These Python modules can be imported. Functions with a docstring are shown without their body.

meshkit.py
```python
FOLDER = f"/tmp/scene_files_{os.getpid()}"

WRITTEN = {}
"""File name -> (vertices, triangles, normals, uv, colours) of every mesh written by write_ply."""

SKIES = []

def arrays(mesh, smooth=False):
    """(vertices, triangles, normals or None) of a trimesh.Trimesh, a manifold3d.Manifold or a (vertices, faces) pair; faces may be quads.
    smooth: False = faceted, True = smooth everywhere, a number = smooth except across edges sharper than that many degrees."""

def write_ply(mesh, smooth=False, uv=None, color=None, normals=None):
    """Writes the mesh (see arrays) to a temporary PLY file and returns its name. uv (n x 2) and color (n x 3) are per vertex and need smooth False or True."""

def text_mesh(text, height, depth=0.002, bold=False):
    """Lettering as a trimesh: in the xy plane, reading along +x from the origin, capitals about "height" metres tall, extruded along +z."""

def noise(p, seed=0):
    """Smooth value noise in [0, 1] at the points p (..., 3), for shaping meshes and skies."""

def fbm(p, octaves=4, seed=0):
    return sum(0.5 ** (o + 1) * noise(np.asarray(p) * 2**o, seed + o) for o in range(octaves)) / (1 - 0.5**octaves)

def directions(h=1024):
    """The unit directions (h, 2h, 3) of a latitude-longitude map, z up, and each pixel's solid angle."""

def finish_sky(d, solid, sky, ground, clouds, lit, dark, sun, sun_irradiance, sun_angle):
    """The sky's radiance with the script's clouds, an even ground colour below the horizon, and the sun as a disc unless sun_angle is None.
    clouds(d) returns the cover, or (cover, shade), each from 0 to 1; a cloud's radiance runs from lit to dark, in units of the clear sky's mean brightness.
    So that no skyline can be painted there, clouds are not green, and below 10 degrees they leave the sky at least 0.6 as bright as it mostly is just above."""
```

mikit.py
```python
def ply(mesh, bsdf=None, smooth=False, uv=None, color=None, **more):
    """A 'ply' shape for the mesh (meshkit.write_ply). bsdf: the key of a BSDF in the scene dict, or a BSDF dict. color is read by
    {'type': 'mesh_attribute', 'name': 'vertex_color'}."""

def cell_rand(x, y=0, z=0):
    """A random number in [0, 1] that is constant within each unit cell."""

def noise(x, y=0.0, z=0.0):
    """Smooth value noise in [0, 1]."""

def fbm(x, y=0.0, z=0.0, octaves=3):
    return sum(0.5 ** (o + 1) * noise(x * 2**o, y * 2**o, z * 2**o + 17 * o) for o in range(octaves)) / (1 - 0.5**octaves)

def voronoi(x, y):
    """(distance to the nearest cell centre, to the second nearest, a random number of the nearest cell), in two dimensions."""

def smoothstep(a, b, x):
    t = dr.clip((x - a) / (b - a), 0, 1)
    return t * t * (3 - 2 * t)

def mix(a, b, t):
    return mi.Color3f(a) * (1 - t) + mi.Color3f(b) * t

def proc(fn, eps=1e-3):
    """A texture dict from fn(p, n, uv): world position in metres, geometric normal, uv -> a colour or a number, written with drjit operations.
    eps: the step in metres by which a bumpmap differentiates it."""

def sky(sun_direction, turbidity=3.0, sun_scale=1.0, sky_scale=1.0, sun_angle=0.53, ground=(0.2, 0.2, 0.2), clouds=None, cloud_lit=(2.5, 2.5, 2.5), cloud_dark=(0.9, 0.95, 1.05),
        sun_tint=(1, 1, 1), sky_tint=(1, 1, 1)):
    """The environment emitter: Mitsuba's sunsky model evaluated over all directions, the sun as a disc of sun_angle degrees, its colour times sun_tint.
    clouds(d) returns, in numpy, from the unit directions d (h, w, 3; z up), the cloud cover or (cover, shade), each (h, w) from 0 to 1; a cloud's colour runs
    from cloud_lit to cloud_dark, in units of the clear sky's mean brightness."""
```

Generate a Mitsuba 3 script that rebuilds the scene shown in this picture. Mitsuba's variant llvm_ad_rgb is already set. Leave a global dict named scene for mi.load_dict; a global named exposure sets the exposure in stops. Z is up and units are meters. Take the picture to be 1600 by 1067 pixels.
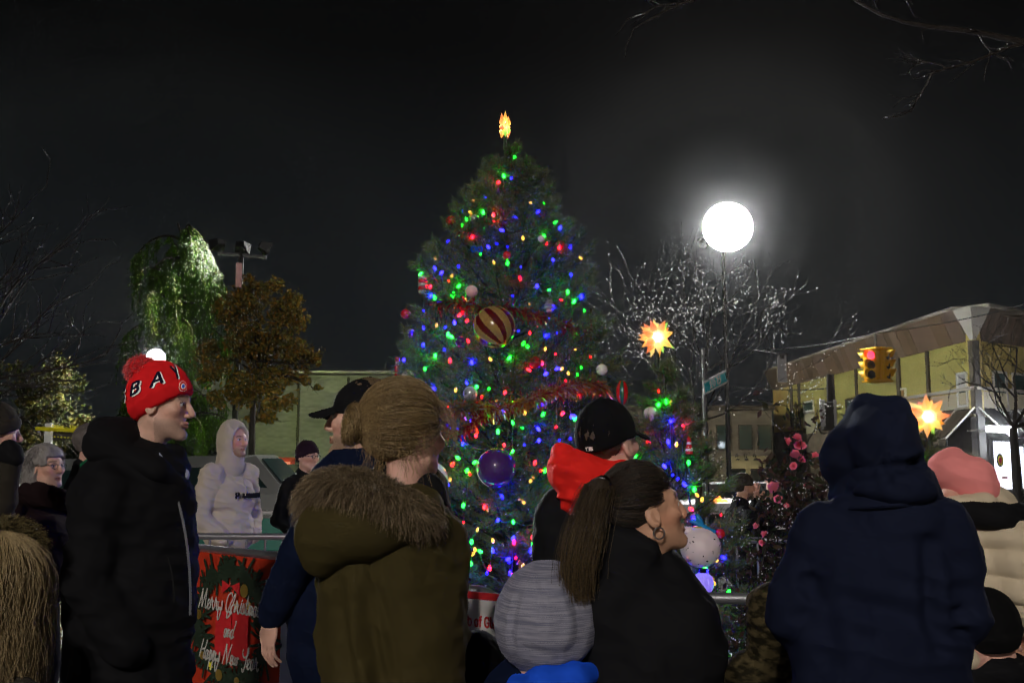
import math, random
import numpy as np, trimesh, mitsuba as mi, drjit as dr, shapely, shapely.geometry as sg
from scipy.interpolate import CubicSpline
from scipy.spatial import cKDTree
import mikit, meshkit
from mikit import ply, proc
T = mi.ScalarTransform4f
scene, labels = {}, {}
# ------------------------------------------------------------------ camera, sky, exposure
FPX, HORIZON, EYE = 1500.0, 715.0, 1.6            # focal length in photograph pixels, horizon row, eye height
PITCH = math.atan((HORIZON - 533.5) / FPX)
exposure = 0.0
cam_medium = True
scene['camera'] = {'type': 'perspective', 'fov': 2 * math.degrees(math.atan(800 / FPX)), 'fov_axis': 'x', 'near_clip': 0.05, 'far_clip': 400.0,
                   'to_world': T().look_at(origin=[0, 0, EYE], target=[0, math.cos(PITCH), EYE + math.sin(PITCH)], up=[0, 0, 1])}
SKY = 0.0051
scene['sky'] = {**mikit.sky([0.3, -0.6, 0.25], turbidity=3, sun_scale=0.0, sky_scale=0.13, ground=(0.05, 0.05, 0.05), clouds=lambda d: (1.0, np.clip((d[..., 2] - .04) / .36, 0, 1) ** .75),
                           cloud_lit=(1.9, 2.3, 2.6), cloud_dark=(0.20, 0.20, 0.215)), 'sampling_weight': 1.5, 'scale': 1.0}
# lamp radiances, those of unseen lamps included; their fittings are built further down
FLOOD_L, UNSEEN_SIDE_L, UNSEEN_PLAZA_L, CEDAR_L, HAT_L, SHOP_L = 100.0, 1000.0, 640.0, 3000.0, 22.0, 140.0
HAZE, HAZE_G = 0.0045, 0.972
random.seed(7); RNG = np.random.default_rng(7)

# ------------------------------------------------------------------ helpers
def A(*a): return np.array(a, float)
def W(px, py, Y):
    """the point at forward distance Y seen at pixel (px, py) of the 1600 x 1067 photograph"""
    u, v = (px - 800) / FPX, (533.5 - py) / FPX
    c, s = math.cos(PITCH), math.sin(PITCH)
    d = np.array([u, c - v * s, s + v * c])
    return A(0, 0, EYE) + d * (Y / d[1])
def PX(Y): return Y / FPX                          # metres per pixel at distance Y
USED = {}
def key_for(name):
    n = USED.get(name, 0); USED[name] = n + 1
    return name if n == 0 else f'{name}_{n:03d}'
def thing(name, label, cat, group=None, kind=None):
    k = key_for(name)
    labels[k] = {'label': label, 'category': cat}
    if group: labels[k]['group'] = group
    if kind: labels[k]['kind'] = kind
    return k
def put(key, mesh, bsdf, smooth=30, emit=None, weight=1.0, color=None, **more):
    d = ply(mesh, bsdf, smooth=smooth, color=color, **more)
    if emit is not None:
        d['emitter'] = {'type': 'area', 'radiance': emit if isinstance(emit, dict) else {'type': 'rgb', 'value': [float(x) for x in np.broadcast_to(emit, 3)]}, 'sampling_weight': float(weight)}
    scene[key] = d
    return key
def part(parent, name, mesh, bsdf, label=None, kind=None, **kw):
    k = key_for(parent + '__' + name)
    put(k, mesh, bsdf, **kw)
    if label or kind:
        labels[k] = {}
        if label: labels[k]['label'] = label
        if kind: labels[k]['kind'] = kind
    return k
def struct(name, mesh, bsdf, label, **kw):
    k = thing(name, label, name.replace('_', ' '), kind='structure'); put(k, mesh, bsdf, **kw); return k
def cat(ms):
    ms = [m for m in ms if m is not None]
    return trimesh.util.concatenate([m if isinstance(m, trimesh.Trimesh) else trimesh.Trimesh(m[0], m[1], process=False) for m in ms])
def box(c, s, rz=0.0, bevel=0.0):
    m = trimesh.creation.box(extents=s)
    if bevel:
        s = np.array(s, float); b = min(bevel, 0.45 * s.min()); pts = []
        for sg_ in np.ndindex(2, 2, 2):
            q = (np.array(sg_) * 2 - 1) * s / 2
            for a in range(3):
                r = q - np.sign(q) * b; r[a] = q[a]; pts.append(r)
        m = trimesh.convex.convex_hull(np.array(pts))
    if rz: m.apply_transform(trimesh.transformations.rotation_matrix(rz, [0, 0, 1]))
    m.apply_translation(c); return m
def frame_of(t):
    t = t / (np.linalg.norm(t) + 1e-12)
    a = np.cross(t, [0, 0, 1.0] if abs(t[2]) < 0.9 else [1.0, 0, 0]); a /= np.linalg.norm(a)
    return a, np.cross(t, a), t
def tubes(paths, sides=6):
    """one (v, f) of many tubes: paths = list of (points (n,3), radii (n,) or number)"""
    vs, fs, at = [], [], 0
    ang = np.arange(sides) * 2 * np.pi / sides
    for p, r in paths:
        p = np.asarray(p, float); n = len(p)
        t = np.gradient(p, axis=0); t /= np.linalg.norm(t, axis=1, keepdims=True) + 1e-12
        m = t.mean(0); ref = A(0, 0, 1) if abs(m[2]) < 0.8 * np.linalg.norm(m) + 1e-9 else A(1, 0.2, 0)
        a = np.cross(t, ref); a /= np.linalg.norm(a, axis=1, keepdims=True) + 1e-12
        b = np.cross(t, a); r = np.broadcast_to(r, (n,))
        v = p[:, None] + r[:, None, None] * (np.cos(ang)[None, :, None] * a[:, None] + np.sin(ang)[None, :, None] * b[:, None])
        i, j = np.meshgrid(np.arange(n - 1), np.arange(sides), indexing='ij')
        q = np.stack([i * sides + j, i * sides + (j + 1) % sides, (i + 1) * sides + (j + 1) % sides, (i + 1) * sides + j], -1).reshape(-1, 4)
        f = np.vstack([q[:, [0, 1, 2]], q[:, [0, 2, 3]]])
        cap = []
        for base in (0, (n - 1) * sides):
            for k in range(1, sides - 1): cap.append([base, base + k + 1, base + k] if base == 0 else [base, base + k, base + k + 1])
        vs.append(v.reshape(-1, 3)); fs.append(np.vstack([f, np.array(cap)]) + at); at += n * sides
    return np.vstack(vs), np.vstack(fs)
def tubes_fast(P, R, sides=3):
    """many equal-length open tubes: P (m, n, 3), R (m, n)"""
    P = np.asarray(P, float); m, n, _ = P.shape
    t = np.gradient(P, axis=1); t /= np.linalg.norm(t, axis=2, keepdims=True) + 1e-12
    ref = np.where(np.abs(t[..., 2:]) < 0.9, A(0, 0, 1), A(1, 0, 0))
    a = np.cross(t, ref); a /= np.linalg.norm(a, axis=2, keepdims=True) + 1e-12
    b = np.cross(t, a); ang = np.arange(sides) * 2 * np.pi / sides
    v = P[:, :, None] + R[:, :, None, None] * (np.cos(ang)[:, None] * a[:, :, None] + np.sin(ang)[:, None] * b[:, :, None])
    i, j = np.meshgrid(np.arange(n - 1), np.arange(sides), indexing='ij')
    q = np.stack([i * sides + j, i * sides + (j + 1) % sides, (i + 1) * sides + (j + 1) % sides, (i + 1) * sides + j], -1).reshape(-1, 4)
    f = np.vstack([q[:, [0, 1, 2]], q[:, [0, 2, 3]]])
    F = (f[None] + (np.arange(m) * n * sides)[:, None, None]).reshape(-1, 3)
    return v.reshape(-1, 3), F
def bend(pts, n=12):
    """a smooth curve through the points"""
    pts = np.asarray(pts, float)
    if len(pts) < 3: return np.linspace(pts[0], pts[-1], max(n, 2))
    s = np.r_[0, np.cumsum(np.linalg.norm(np.diff(pts, axis=0), axis=1))]
    return CubicSpline(s, pts)(np.linspace(0, s[-1], n))
def lathe(prof, n=24, c=(0, 0, 0)):
    """surface of revolution about z of (radius, z) pairs"""
    m = trimesh.creation.revolve(np.array(prof, float), sections=n); m.apply_translation(c); return m
def ball(c, r, sub=3, squash=(1, 1, 1)):
    m = trimesh.creation.icosphere(subdivisions=sub, radius=1.0)
    m.vertices = m.vertices * (np.array(squash) * r) + np.array(c); return m
def extrude(poly, depth):
    gs = getattr(poly, 'geoms', [poly])
    return cat([trimesh.creation.extrude_polygon(g, depth, engine='earcut') for g in gs if g.area > 0])
def placed(m, M):
    m = m.copy() if isinstance(m, trimesh.Trimesh) else trimesh.Trimesh(m[0], m[1], process=False)
    m.apply_transform(M); return m
def basis(o, x, y, z):
    M = np.eye(4); M[:3, 0], M[:3, 1], M[:3, 2], M[:3, 3] = x, y, z, o; return M
def wall_basis(o, along):
    """x along the wall, y up, z out of it (towards the right-hand side of 'along' turned...)"""
    x = np.array(along, float); x /= np.linalg.norm(x); y = A(0, 0, 1); return basis(o, x, y, np.cross(x, y))
def quads_to_tris(v, q): return v, np.vstack([q[:, [0, 1, 2]], q[:, [0, 2, 3]]])

# ------------------------------------------------------------------ signed distance modelling (surface nets)
def sd_ell(P, c, r, R=None):
    q = P - np.asarray(c, np.float32)
    if R is not None: q = q @ np.asarray(R, np.float32)
    r = np.asarray(r, np.float32)
    k0 = np.sqrt(((q / r) ** 2).sum(-1)); k1 = np.sqrt(((q / (r * r)) ** 2).sum(-1)) + 1e-9
    return k0 * (k0 - 1) / k1
def sd_cap(P, a, b, ra, rb=None):
    rb = ra if rb is None else rb
    a = np.asarray(a, np.float32); b = np.asarray(b, np.float32); ab = b - a
    t = np.clip(((P - a) @ ab) / (ab @ ab + 1e-12), 0, 1)
    d = P - a - t[..., None] * ab
    return np.sqrt((d * d).sum(-1)) - (ra + (rb - ra) * t)
def smin(a, b, k):
    h = np.clip(0.5 + 0.5 * (b - a) / k, 0, 1)
    return b * (1 - h) + a * h - k * h * (1 - h)
def smax(a, b, k): return -smin(-a, -b, k)
def sd_loft(P, prof, n=2.3):
    """a body of elliptical sections: prof rows (z, half width, half depth, centre x, centre y); x and y are local"""
    prof = np.asarray(prof, np.float32); z = P[..., 2]
    g = [np.interp(z, prof[:, 0], prof[:, k]).astype(np.float32) for k in range(1, 5)]
    x, y = (P[..., 0] - g[2]) / g[0], (P[..., 1] - g[3]) / g[1]
    d = ((np.abs(x) ** n + np.abs(y) ** n) ** (1 / n) - 1) * np.minimum(g[0], g[1])
    return np.maximum(d, np.maximum(prof[0, 0] - z, z - prof[-1, 0]))
def surface(f, lo, hi, h):
    lo = np.asarray(lo, np.float32); hi = np.asarray(hi, np.float32)
    B = 6; nb = np.maximum(np.ceil((hi - lo) / (h * B)).astype(int), 1); n = nb * B + 1
    # coarse pass: block centres
    cen = [lo[a] + (np.arange(nb[a]) + 0.5) * B * h for a in range(3)]
    C = np.stack(np.meshgrid(*cen, indexing='ij'), -1).reshape(-1, 3).astype(np.float32)
    dc = f(C); act = np.abs(dc) < B * h * 0.87 * 1.45 + h
    D = np.empty(n, np.float32)
    big = np.repeat(np.repeat(np.repeat(np.where(dc < 0, -1, 1).reshape(nb), B, 0), B, 1), B, 2).astype(np.float32)
    D[:-1, :-1, :-1] = big; D[-1] = D[-2]; D[:, -1] = D[:, -2]; D[:, :, -1] = D[:, :, -2]
    need = np.zeros(n, bool); ai = np.argwhere(act.reshape(nb)) * B
    for dx in range(B + 1):
        for dy in range(B + 1):
            need[(ai[:, 0] + dx)[:, None], (ai[:, 1] + dy)[:, None], ai[:, 2][:, None] + np.arange(B + 1)[None]] = True
    idx = np.argwhere(need)
    D[tuple(idx.T)] = f((lo + idx * np.float32(h)).astype(np.float32))
    D[0], D[-1] = np.maximum(D[0], 1e-4), np.maximum(D[-1], 1e-4); D[:, 0] = np.maximum(D[:, 0], 1e-4); D[:, -1] = np.maximum(D[:, -1], 1e-4); D[:, :, 0] = np.maximum(D[:, :, 0], 1e-4); D[:, :, -1] = np.maximum(D[:, :, -1], 1e-4)
    ins = D < 0
    s = sum(ins[a:n[0] - 1 + a, b:n[1] - 1 + b, c:n[2] - 1 + c].astype(np.int8) for a in (0, 1) for b in (0, 1) for c in (0, 1))
    cells = np.argwhere((s > 0) & (s < 8))
    ids = np.full(n - 1, -1, np.int64); ids[tuple(cells.T)] = np.arange(len(cells))
    acc = np.zeros((len(cells), 3)); cnt = np.zeros(len(cells))
    corners = [np.array(c) for c in np.ndindex(2, 2, 2)]
    vals = {tuple(c): D[tuple((cells + c).T)] for c in corners}
    for c in corners:
        for a in range(3):
            if c[a] == 0:
                e = c.copy(); e[a] = 1
                d0, d1 = vals[tuple(c)], vals[tuple(e)]
                m = (d0 < 0) != (d1 < 0)
                t = np.where(m, d0 / np.where(m, d0 - d1, 1), 0)
                p = np.tile(c.astype(float), (len(cells), 1)); p[:, a] = t
                acc[m] += p[m]; cnt[m] += 1
    v = lo + h * (cells + acc / cnt[:, None])
    fs = []
    for a in range(3):
        b, c = (a + 1) % 3, (a + 2) % 3
        sl0 = [slice(1, n[k] - 1) for k in range(3)]; sl0[a] = slice(0, n[a] - 1); sl1 = list(sl0); sl1[a] = slice(1, n[a])
        i0, i1 = ins[tuple(sl0)], ins[tuple(sl1)]
        for flip, m in ((False, i0 & ~i1), (True, ~i0 & i1)):
            e = np.argwhere(m); off = np.ones(3, int); off[a] = 0; e = e + off
            if not len(e): continue
            db, dcv = np.zeros(3, int), np.zeros(3, int); db[b] = 1; dcv[c] = 1
            q = np.stack([ids[tuple((e - db - dcv).T)], ids[tuple((e - dcv).T)], ids[tuple(e.T)], ids[tuple((e - db).T)]], 1)
            fs.append(q[:, ::-1] if flip else q)
    q = np.vstack(fs); q = q[(q >= 0).all(1)]
    return np.asarray(v, float), np.vstack([q[:, [0, 1, 2]], q[:, [0, 2, 3]]])
def vnormals(v, f):
    n = np.zeros_like(v); fn = np.cross(v[f[:, 1]] - v[f[:, 0]], v[f[:, 2]] - v[f[:, 0]])
    for k in range(3): np.add.at(n, f[:, k], fn)
    return n / (np.linalg.norm(n, axis=1, keepdims=True) + 1e-20)
def relax(v, f, it=2, lam=0.5):
    e = np.vstack([f[:, [0, 1]], f[:, [1, 2]], f[:, [2, 0]]]); cnt = np.bincount(e.ravel(), minlength=len(v))[:, None] + 1e-9
    for _ in range(it):
        s = np.zeros_like(v); np.add.at(s, e[:, 0], v[e[:, 1]]); np.add.at(s, e[:, 1], v[e[:, 0]])
        v = v * (1 - lam) + lam * s / cnt
    return v
# ------------------------------------------------------------------ materials
def rgb(*c): return {'type': 'rgb', 'value': [float(x) for x in c]}
def mat(name, c, rough=0.7, metallic=0.0, spec=0.5, two=True, **kw):
    b = {'type': 'principled', 'base_color': c if isinstance(c, dict) else rgb(*c), 'roughness': rough, 'metallic': metallic, 'specular': spec, **kw}
    scene['mat_' + name] = {'type': 'twosided', 'bsdf': b} if two else b
    return 'mat_' + name
def bumped(name, c, scale, fn, rough=0.8, spec=0.3, eps=1e-3, **kw):
    b = {'type': 'principled', 'base_color': c if isinstance(c, dict) else rgb(*c), 'roughness': rough, 'specular': spec, **kw}
    scene['mat_' + name] = {'type': 'twosided', 'bsdf': {'type': 'bumpmap', 'arbitrary': proc(fn, eps), 'scale': float(scale), 'bsdf': b}}
    return 'mat_' + name
def leafmat(name, c, trans=0.5, rough=0.5):
    scene['mat_' + name] = {'type': 'principledthin', 'base_color': c if isinstance(c, dict) else rgb(*c), 'roughness': rough, 'diff_trans': trans, 'eta': 1.4}
    return 'mat_' + name
VC = {'type': 'mesh_attribute', 'name': 'vertex_color'}
N, F = mikit.noise, mikit.fbm
cloth_bump = lambda p, n, uv: F(p.x * 260, p.y * 260, p.z * 260, 2) + 0.8 * F(p.x * 22, p.y * 22, p.z * 14, 3)
knit_bump = lambda p, n, uv: dr.abs(dr.sin(p.z * 700.0)) * 0.6 + N(p.x * 300, p.y * 300, p.z * 300)
M_ = {}
def cloth(name, c, rough=0.85, scale=0.0012, **kw): return bumped(name, c, scale, cloth_bump, rough, kw.pop('spec', 0.08), **kw)
cloth('black_cloth', (0.005, 0.005, 0.0062), spec=.14); cloth('charcoal_cloth', (0.015, 0.015, 0.017)); cloth('navy_cloth', (0.0070, 0.0096, 0.0245), scale=0.0016)
cloth('blue_cloth', (0.003, 0.006, 0.021)); cloth('olive_cloth', (0.040, 0.031, 0.0105)); cloth('maroon_cloth', (0.014, 0.007, 0.008)); cloth('grey_cloth', (0.50, 0.43, 0.345))
cloth('red_cloth', (0.74, 0.02, 0.015)); cloth('cream_cloth', (0.55, 0.46, 0.33), rough=0.6); cloth('jean_cloth', (0.04, 0.055, 0.1)); cloth('tan_cloth', (0.2, 0.13, 0.06)); cloth('bright_blue_cloth', (0.01, 0.07, 0.55))
cloth('green_cloth', (0.01, 0.12, 0.05)); cloth('shirt_cloth', (0.5, 0.52, 0.65)); cloth('drab_cloth', (0.03, 0.026, 0.02))
bumped('fleece', proc(lambda p, n, uv: mikit.mix((0.012, 0.010, 0.005), (0.07, 0.055, 0.026), mikit.smoothstep(0.35, 0.7, F(p.x * 38, p.y * 38, p.z * 60, 3)))), 0.006, lambda p, n, uv: F(p.x * 70, p.y * 70, p.z * 70, 3), 0.95, 0.1)
bumped('red_knit', (0.66, 0.012, 0.016), 0.0015, knit_bump, 0.9, 0.15); bumped('pink_knit', (0.8, 0.26, 0.25), 0.0012, knit_bump, 0.9, 0.15)
bumped('purple_knit', (0.018, 0.007, 0.017), 0.0015, knit_bump, 0.9, 0.15); bumped('black_knit', (0.004, 0.004, 0.0045), 0.0015, knit_bump, 0.9, 0.1)
bumped('heather_knit', proc(lambda p, n, uv: mikit.mix((0.125, 0.127, 0.18), (0.235, 0.23, 0.275), mikit.smoothstep(0.3, 0.72, 0.62 * N(p.x * 14 + p.y * 14, p.y * 9, p.z * 560) + 0.38 * F(p.x * 30, p.y * 30, p.z * 190, 2)))), 0.0012, knit_bump, 0.9, 0.15)
bumped('skin', VC, 0.0007, lambda p, n, uv: F(p.x * 420, p.y * 420, p.z * 420, 3), 0.5, 0.38); scene['mat_water_drop'] = {'type': 'principledthin', 'base_color': rgb(.92, .93, .95), 'roughness': .15, 'diff_trans': 1.5, 'eta': 1.33}; mat('hair_tint', VC, 0.55, spec=0.3)
mat('gloss_vc', VC, 0.2, spec=0.6); mat('matte_vc', VC, 0.75, spec=0.3)
mat('black_metal', (0.015, 0.015, 0.016), 0.45); mat('grey_metal', (0.33, 0.33, 0.35), 0.35, metallic=0.7); mat('white_paint', (0.72, 0.72, 0.7), 0.5); mat('white_plastic', (0.5, 0.49, 0.5), 0.4)
mat('gold', (0.85, 0.55, 0.12), 0.3, metallic=0.9); mat('chrome', (0.85, 0.85, 0.88), 0.15, metallic=1.0); mat('black_plastic', (0.012, 0.012, 0.012), 0.4)
mat('yellow_paint', (0.7, 0.36, 0.004), 0.45); mat('sign_yellow', (0.8, 0.72, 0.02), 0.45); mat('sign_green', (0.01, 0.52, 0.6), 0.45); mat('sign_white', (0.8, 0.78, 0.75), 0.5); mat('sign_red', (0.6, 0.02, 0.025), 0.5)
mat('red_gloss', (0.55, 0.008, 0.012), 0.18, clearcoat=1.0); mat('white_ball', (0.78, 0.66, 0.68), 0.45); mat('pink_ball', (0.85, 0.48, 0.48), 0.5); mat('purple_glass', (0.055, 0.012, 0.12), 0.12, clearcoat=1.0); mat('blue_ribbon', (0.01, 0.22, 0.5), 0.35)
mat('green_gloss', (0.008, 0.10, 0.035), 0.2, clearcoat=1.0); mat('print_green', (0.012, 0.025, 0.012), 0.6); mat('silver_gloss', (0.75, 0.72, 0.72), 0.25, metallic=0.6); mat('drop', (0.8, 0.82, 0.85), 0.12, spec=1.0, two=False); mat('tinsel', VC, 0.22, metallic=0.85); cloth('banner_red', (0.5, 0.04, 0.016), rough=0.6); mat('script_white', (0.5, 0.48, 0.44), 0.6)
mat('car_silver', (0.17, 0.175, 0.17), 0.35, metallic=0.4, clearcoat=0.6); mat('car_dark', (0.02, 0.022, 0.025), 0.3, clearcoat=0.8); mat('car_white', (0.65, 0.66, 0.68), 0.35, clearcoat=0.6); mat('car_teal', (0.02, 0.22, 0.16), 0.35, clearcoat=0.6)
mat('rubber', (0.02, 0.02, 0.02), 0.8); mat('dark_glass', (0.015, 0.03, 0.03), 0.08, spec=0.8); mat('cable', (0.01, 0.02, 0.012), 0.7); mat('lens_clear', (0.5, 0.5, 0.5), 0.1)
mat('bark', proc(lambda p, n, uv: mikit.mix((0.009, 0.007, 0.006), (0.028, 0.022, 0.017), F(p.x * 40, p.y * 40, p.z * 9, 3))), 0.5, spec=0.35)
mat('wood_pole', proc(lambda p, n, uv: mikit.mix((0.012, 0.010, 0.009), (0.035, 0.03, 0.027), F(p.x * 60, p.y * 60, p.z * 3, 3))), 0.8)
leafmat('needles', VC, 0.25, 0.45); scene['mat_needles_matt'] = {'type': 'twosided', 'bsdf': {'type': 'diffuse', 'reflectance': VC}}; leafmat('leaf', VC, 0.6, 0.4); leafmat('petal', (0.85, 0.2, 0.27), 0.7, 0.6)
mat('asphalt', proc(lambda p, n, uv: mikit.mix((0.022, 0.022, 0.024), (0.06, 0.058, 0.055), F(p.x * 3, p.y * 3, 0, 4) * 0.7 + 0.3 * N(p.x * 90, p.y * 90, 0))), 0.42, spec=0.5)
mat('concrete', proc(lambda p, n, uv: mikit.mix((0.05, 0.047, 0.042), (0.11, 0.105, 0.095), F(p.x * 2.2, p.y * 2.2, p.z * 2.2, 4) * 0.75 + 0.25 * N(p.x * 70, p.y * 70, p.z * 70))), 0.6)
mat('soil', proc(lambda p, n, uv: mikit.mix((0.012, 0.01, 0.008), (0.05, 0.04, 0.028), F(p.x * 9, p.y * 9, 0, 4))), 0.9); mat('line_paint', (0.6, 0.6, 0.57), 0.6)
mat('ochre_stucco', proc(lambda p, n, uv: mikit.mix((0.25, 0.185, 0.05), (0.43, 0.33, 0.105), F(p.x * 0.9, p.y * 0.9, p.z * 0.7, 4) * 0.65 + 0.35 * N(p.x * 14, p.y * 14, p.z * 14))), 0.85)
mat('grey_block', proc(lambda p, n, uv: mikit.mix((0.14, 0.136, 0.138), (0.28, 0.272, 0.276), F(p.x * 1.3, p.y * 1.3, p.z * 1.6, 4) * 0.55 + 0.45 * N(p.x * 9, p.y * 9, p.z * 16))), 0.85)
mat('dark_brick', proc(lambda p, n, uv: mikit.mix((0.05, 0.045, 0.04), (0.11, 0.1, 0.09), F(p.x * 2, p.y * 2, p.z * 3, 4))), 0.85); mat('cornice', (0.42, 0.36, 0.24), 0.7); mat('beige_front', (0.42, 0.38, 0.24), 0.7)
mat('panel_brown', (0.055, 0.037, 0.028), 0.6); mat('panel_mauve', (0.078, 0.058, 0.054), 0.6); mat('panel_dark', (0.038, 0.027, 0.02), 0.6); mat('trim_pale', (0.36, 0.33, 0.29), 0.6); mat('trim_dark', (0.022, 0.018, 0.015), 0.65); mat('awning_dark', (0.02, 0.018, 0.02), 0.7)
mat('red_wall', (0.5, 0.06, 0.035), 0.7); mat('shop_white', (0.8, 0.8, 0.8), 0.5)
mat('barrier_steel', (0.3, 0.3, 0.32), 0.42, metallic=0.8); mat('globe_frame', (0.1, 0.1, 0.1), 0.5)
mat('emitting', (0.3, 0.3, 0.3), 0.4)
# ------------------------------------------------------------------ ground
def sheet(pts, z):
    p = sg.Polygon(pts); v, f = trimesh.creation.triangulate_polygon(p, engine='earcut')
    m = trimesh.Trimesh(np.c_[v, np.full(len(v), z)], f, process=False)
    if len(f) and m.face_normals[0, 2] < 0: m.invert()
    return m
struct('ground', sheet([(-250, -120), (250, -120), (250, 300), (-250, 300)], -0.42), 'mat_asphalt', 'dark wet asphalt street level round the raised square')
struct('plaza_terrace', cat([box((-5.0, -1.0, -.21), (60, 17.6, .40)), box((-28, 24, -.21), (54, 32.4, .40))]), 'mat_asphalt', 'raised dark paved level that carries the square and the planting')
struct('plaza_pavement', cat([box((2.2, -.6, -0.003), (30, 16.6, 0.012))]), 'mat_concrete', 'dim concrete plaza pavement under the crowd')
struct('far_pavement', box((-14.0, 17.2, 0.05), (24, 5.4, 0.14), bevel=0.02), 'mat_concrete', 'pale kerbed pavement beyond the planting bed on the left')
struct('shop_pavement', box((21.0, 46, -.35), (7.0, 60, 0.14), bevel=0.02), 'mat_concrete', 'kerbed pavement along the yellow corner building')
for i, x in enumerate(np.arange(-18, 14, 4.0)):
    struct('road_marking', box((x + 17, 23.5, -0.416), (2.0, 0.12, 0.008)), 'mat_line_paint', 'worn white dashed line on the road behind the square')
labels.update({k: {**labels[k], 'group': 'dashed road markings'} for k in list(labels) if k.startswith('road_marking')})
# planting bed at the left with fallen leaves and ground ivy
struct('planting_bed', cat([box((-7.2, 8.6, 0.02), (7.6, 4.6, 0.05))]), 'mat_soil', 'dark soil bed strewn with leaves at the left edge')
def leaf_cards(pos, size, nrm=None, rng=RNG, aspect=0.55, flat=0.0):
    """leaf-shaped folded cards (4 triangles each)"""
    m = len(pos); d = rng.normal(size=(m, 3)); d[:, 2] *= (1 - flat); d /= np.linalg.norm(d, axis=1, keepdims=True)
    up = rng.normal(size=(m, 3)) * (1 - flat) + A(0, 0, flat)
    s = np.cross(d, up); s /= np.linalg.norm(s, axis=1, keepdims=True) + 1e-9; n = np.cross(s, d)
    L = (size * rng.uniform(0.6, 1.25, m))[:, None]; Wd = L * aspect * 0.5
    b, t = pos - d * L * 0.5, pos + d * L * 0.5; c = pos - n * L * 0.08
    l, r = pos + s * Wd, pos - s * Wd
    v = np.stack([b, l, t, r, c], 1).reshape(-1, 3)
    f = (np.array([[0, 4, 1], [1, 4, 2], [2, 4, 3], [3, 4, 0]])[None] + (np.arange(m) * 5)[:, None, None]).reshape(-1, 3)
    return v, f, 5
def tinted(cols, m, per, rng=RNG, jitter=0.25):
    c = np.array(cols, float)[rng.integers(0, len(cols), m)] * (1 + rng.uniform(-jitter, jitter, (m, 1)))
    return np.clip(np.repeat(c, per, 0), 0, 1)
n = 5200
pos = np.c_[RNG.uniform(-10.9, -3.45, n), RNG.uniform(6.35, 10.85, n), 0.05 + RNG.uniform(0, 0.05, n)]
v, f, k = leaf_cards(pos, 0.075, flat=0.75)
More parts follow.
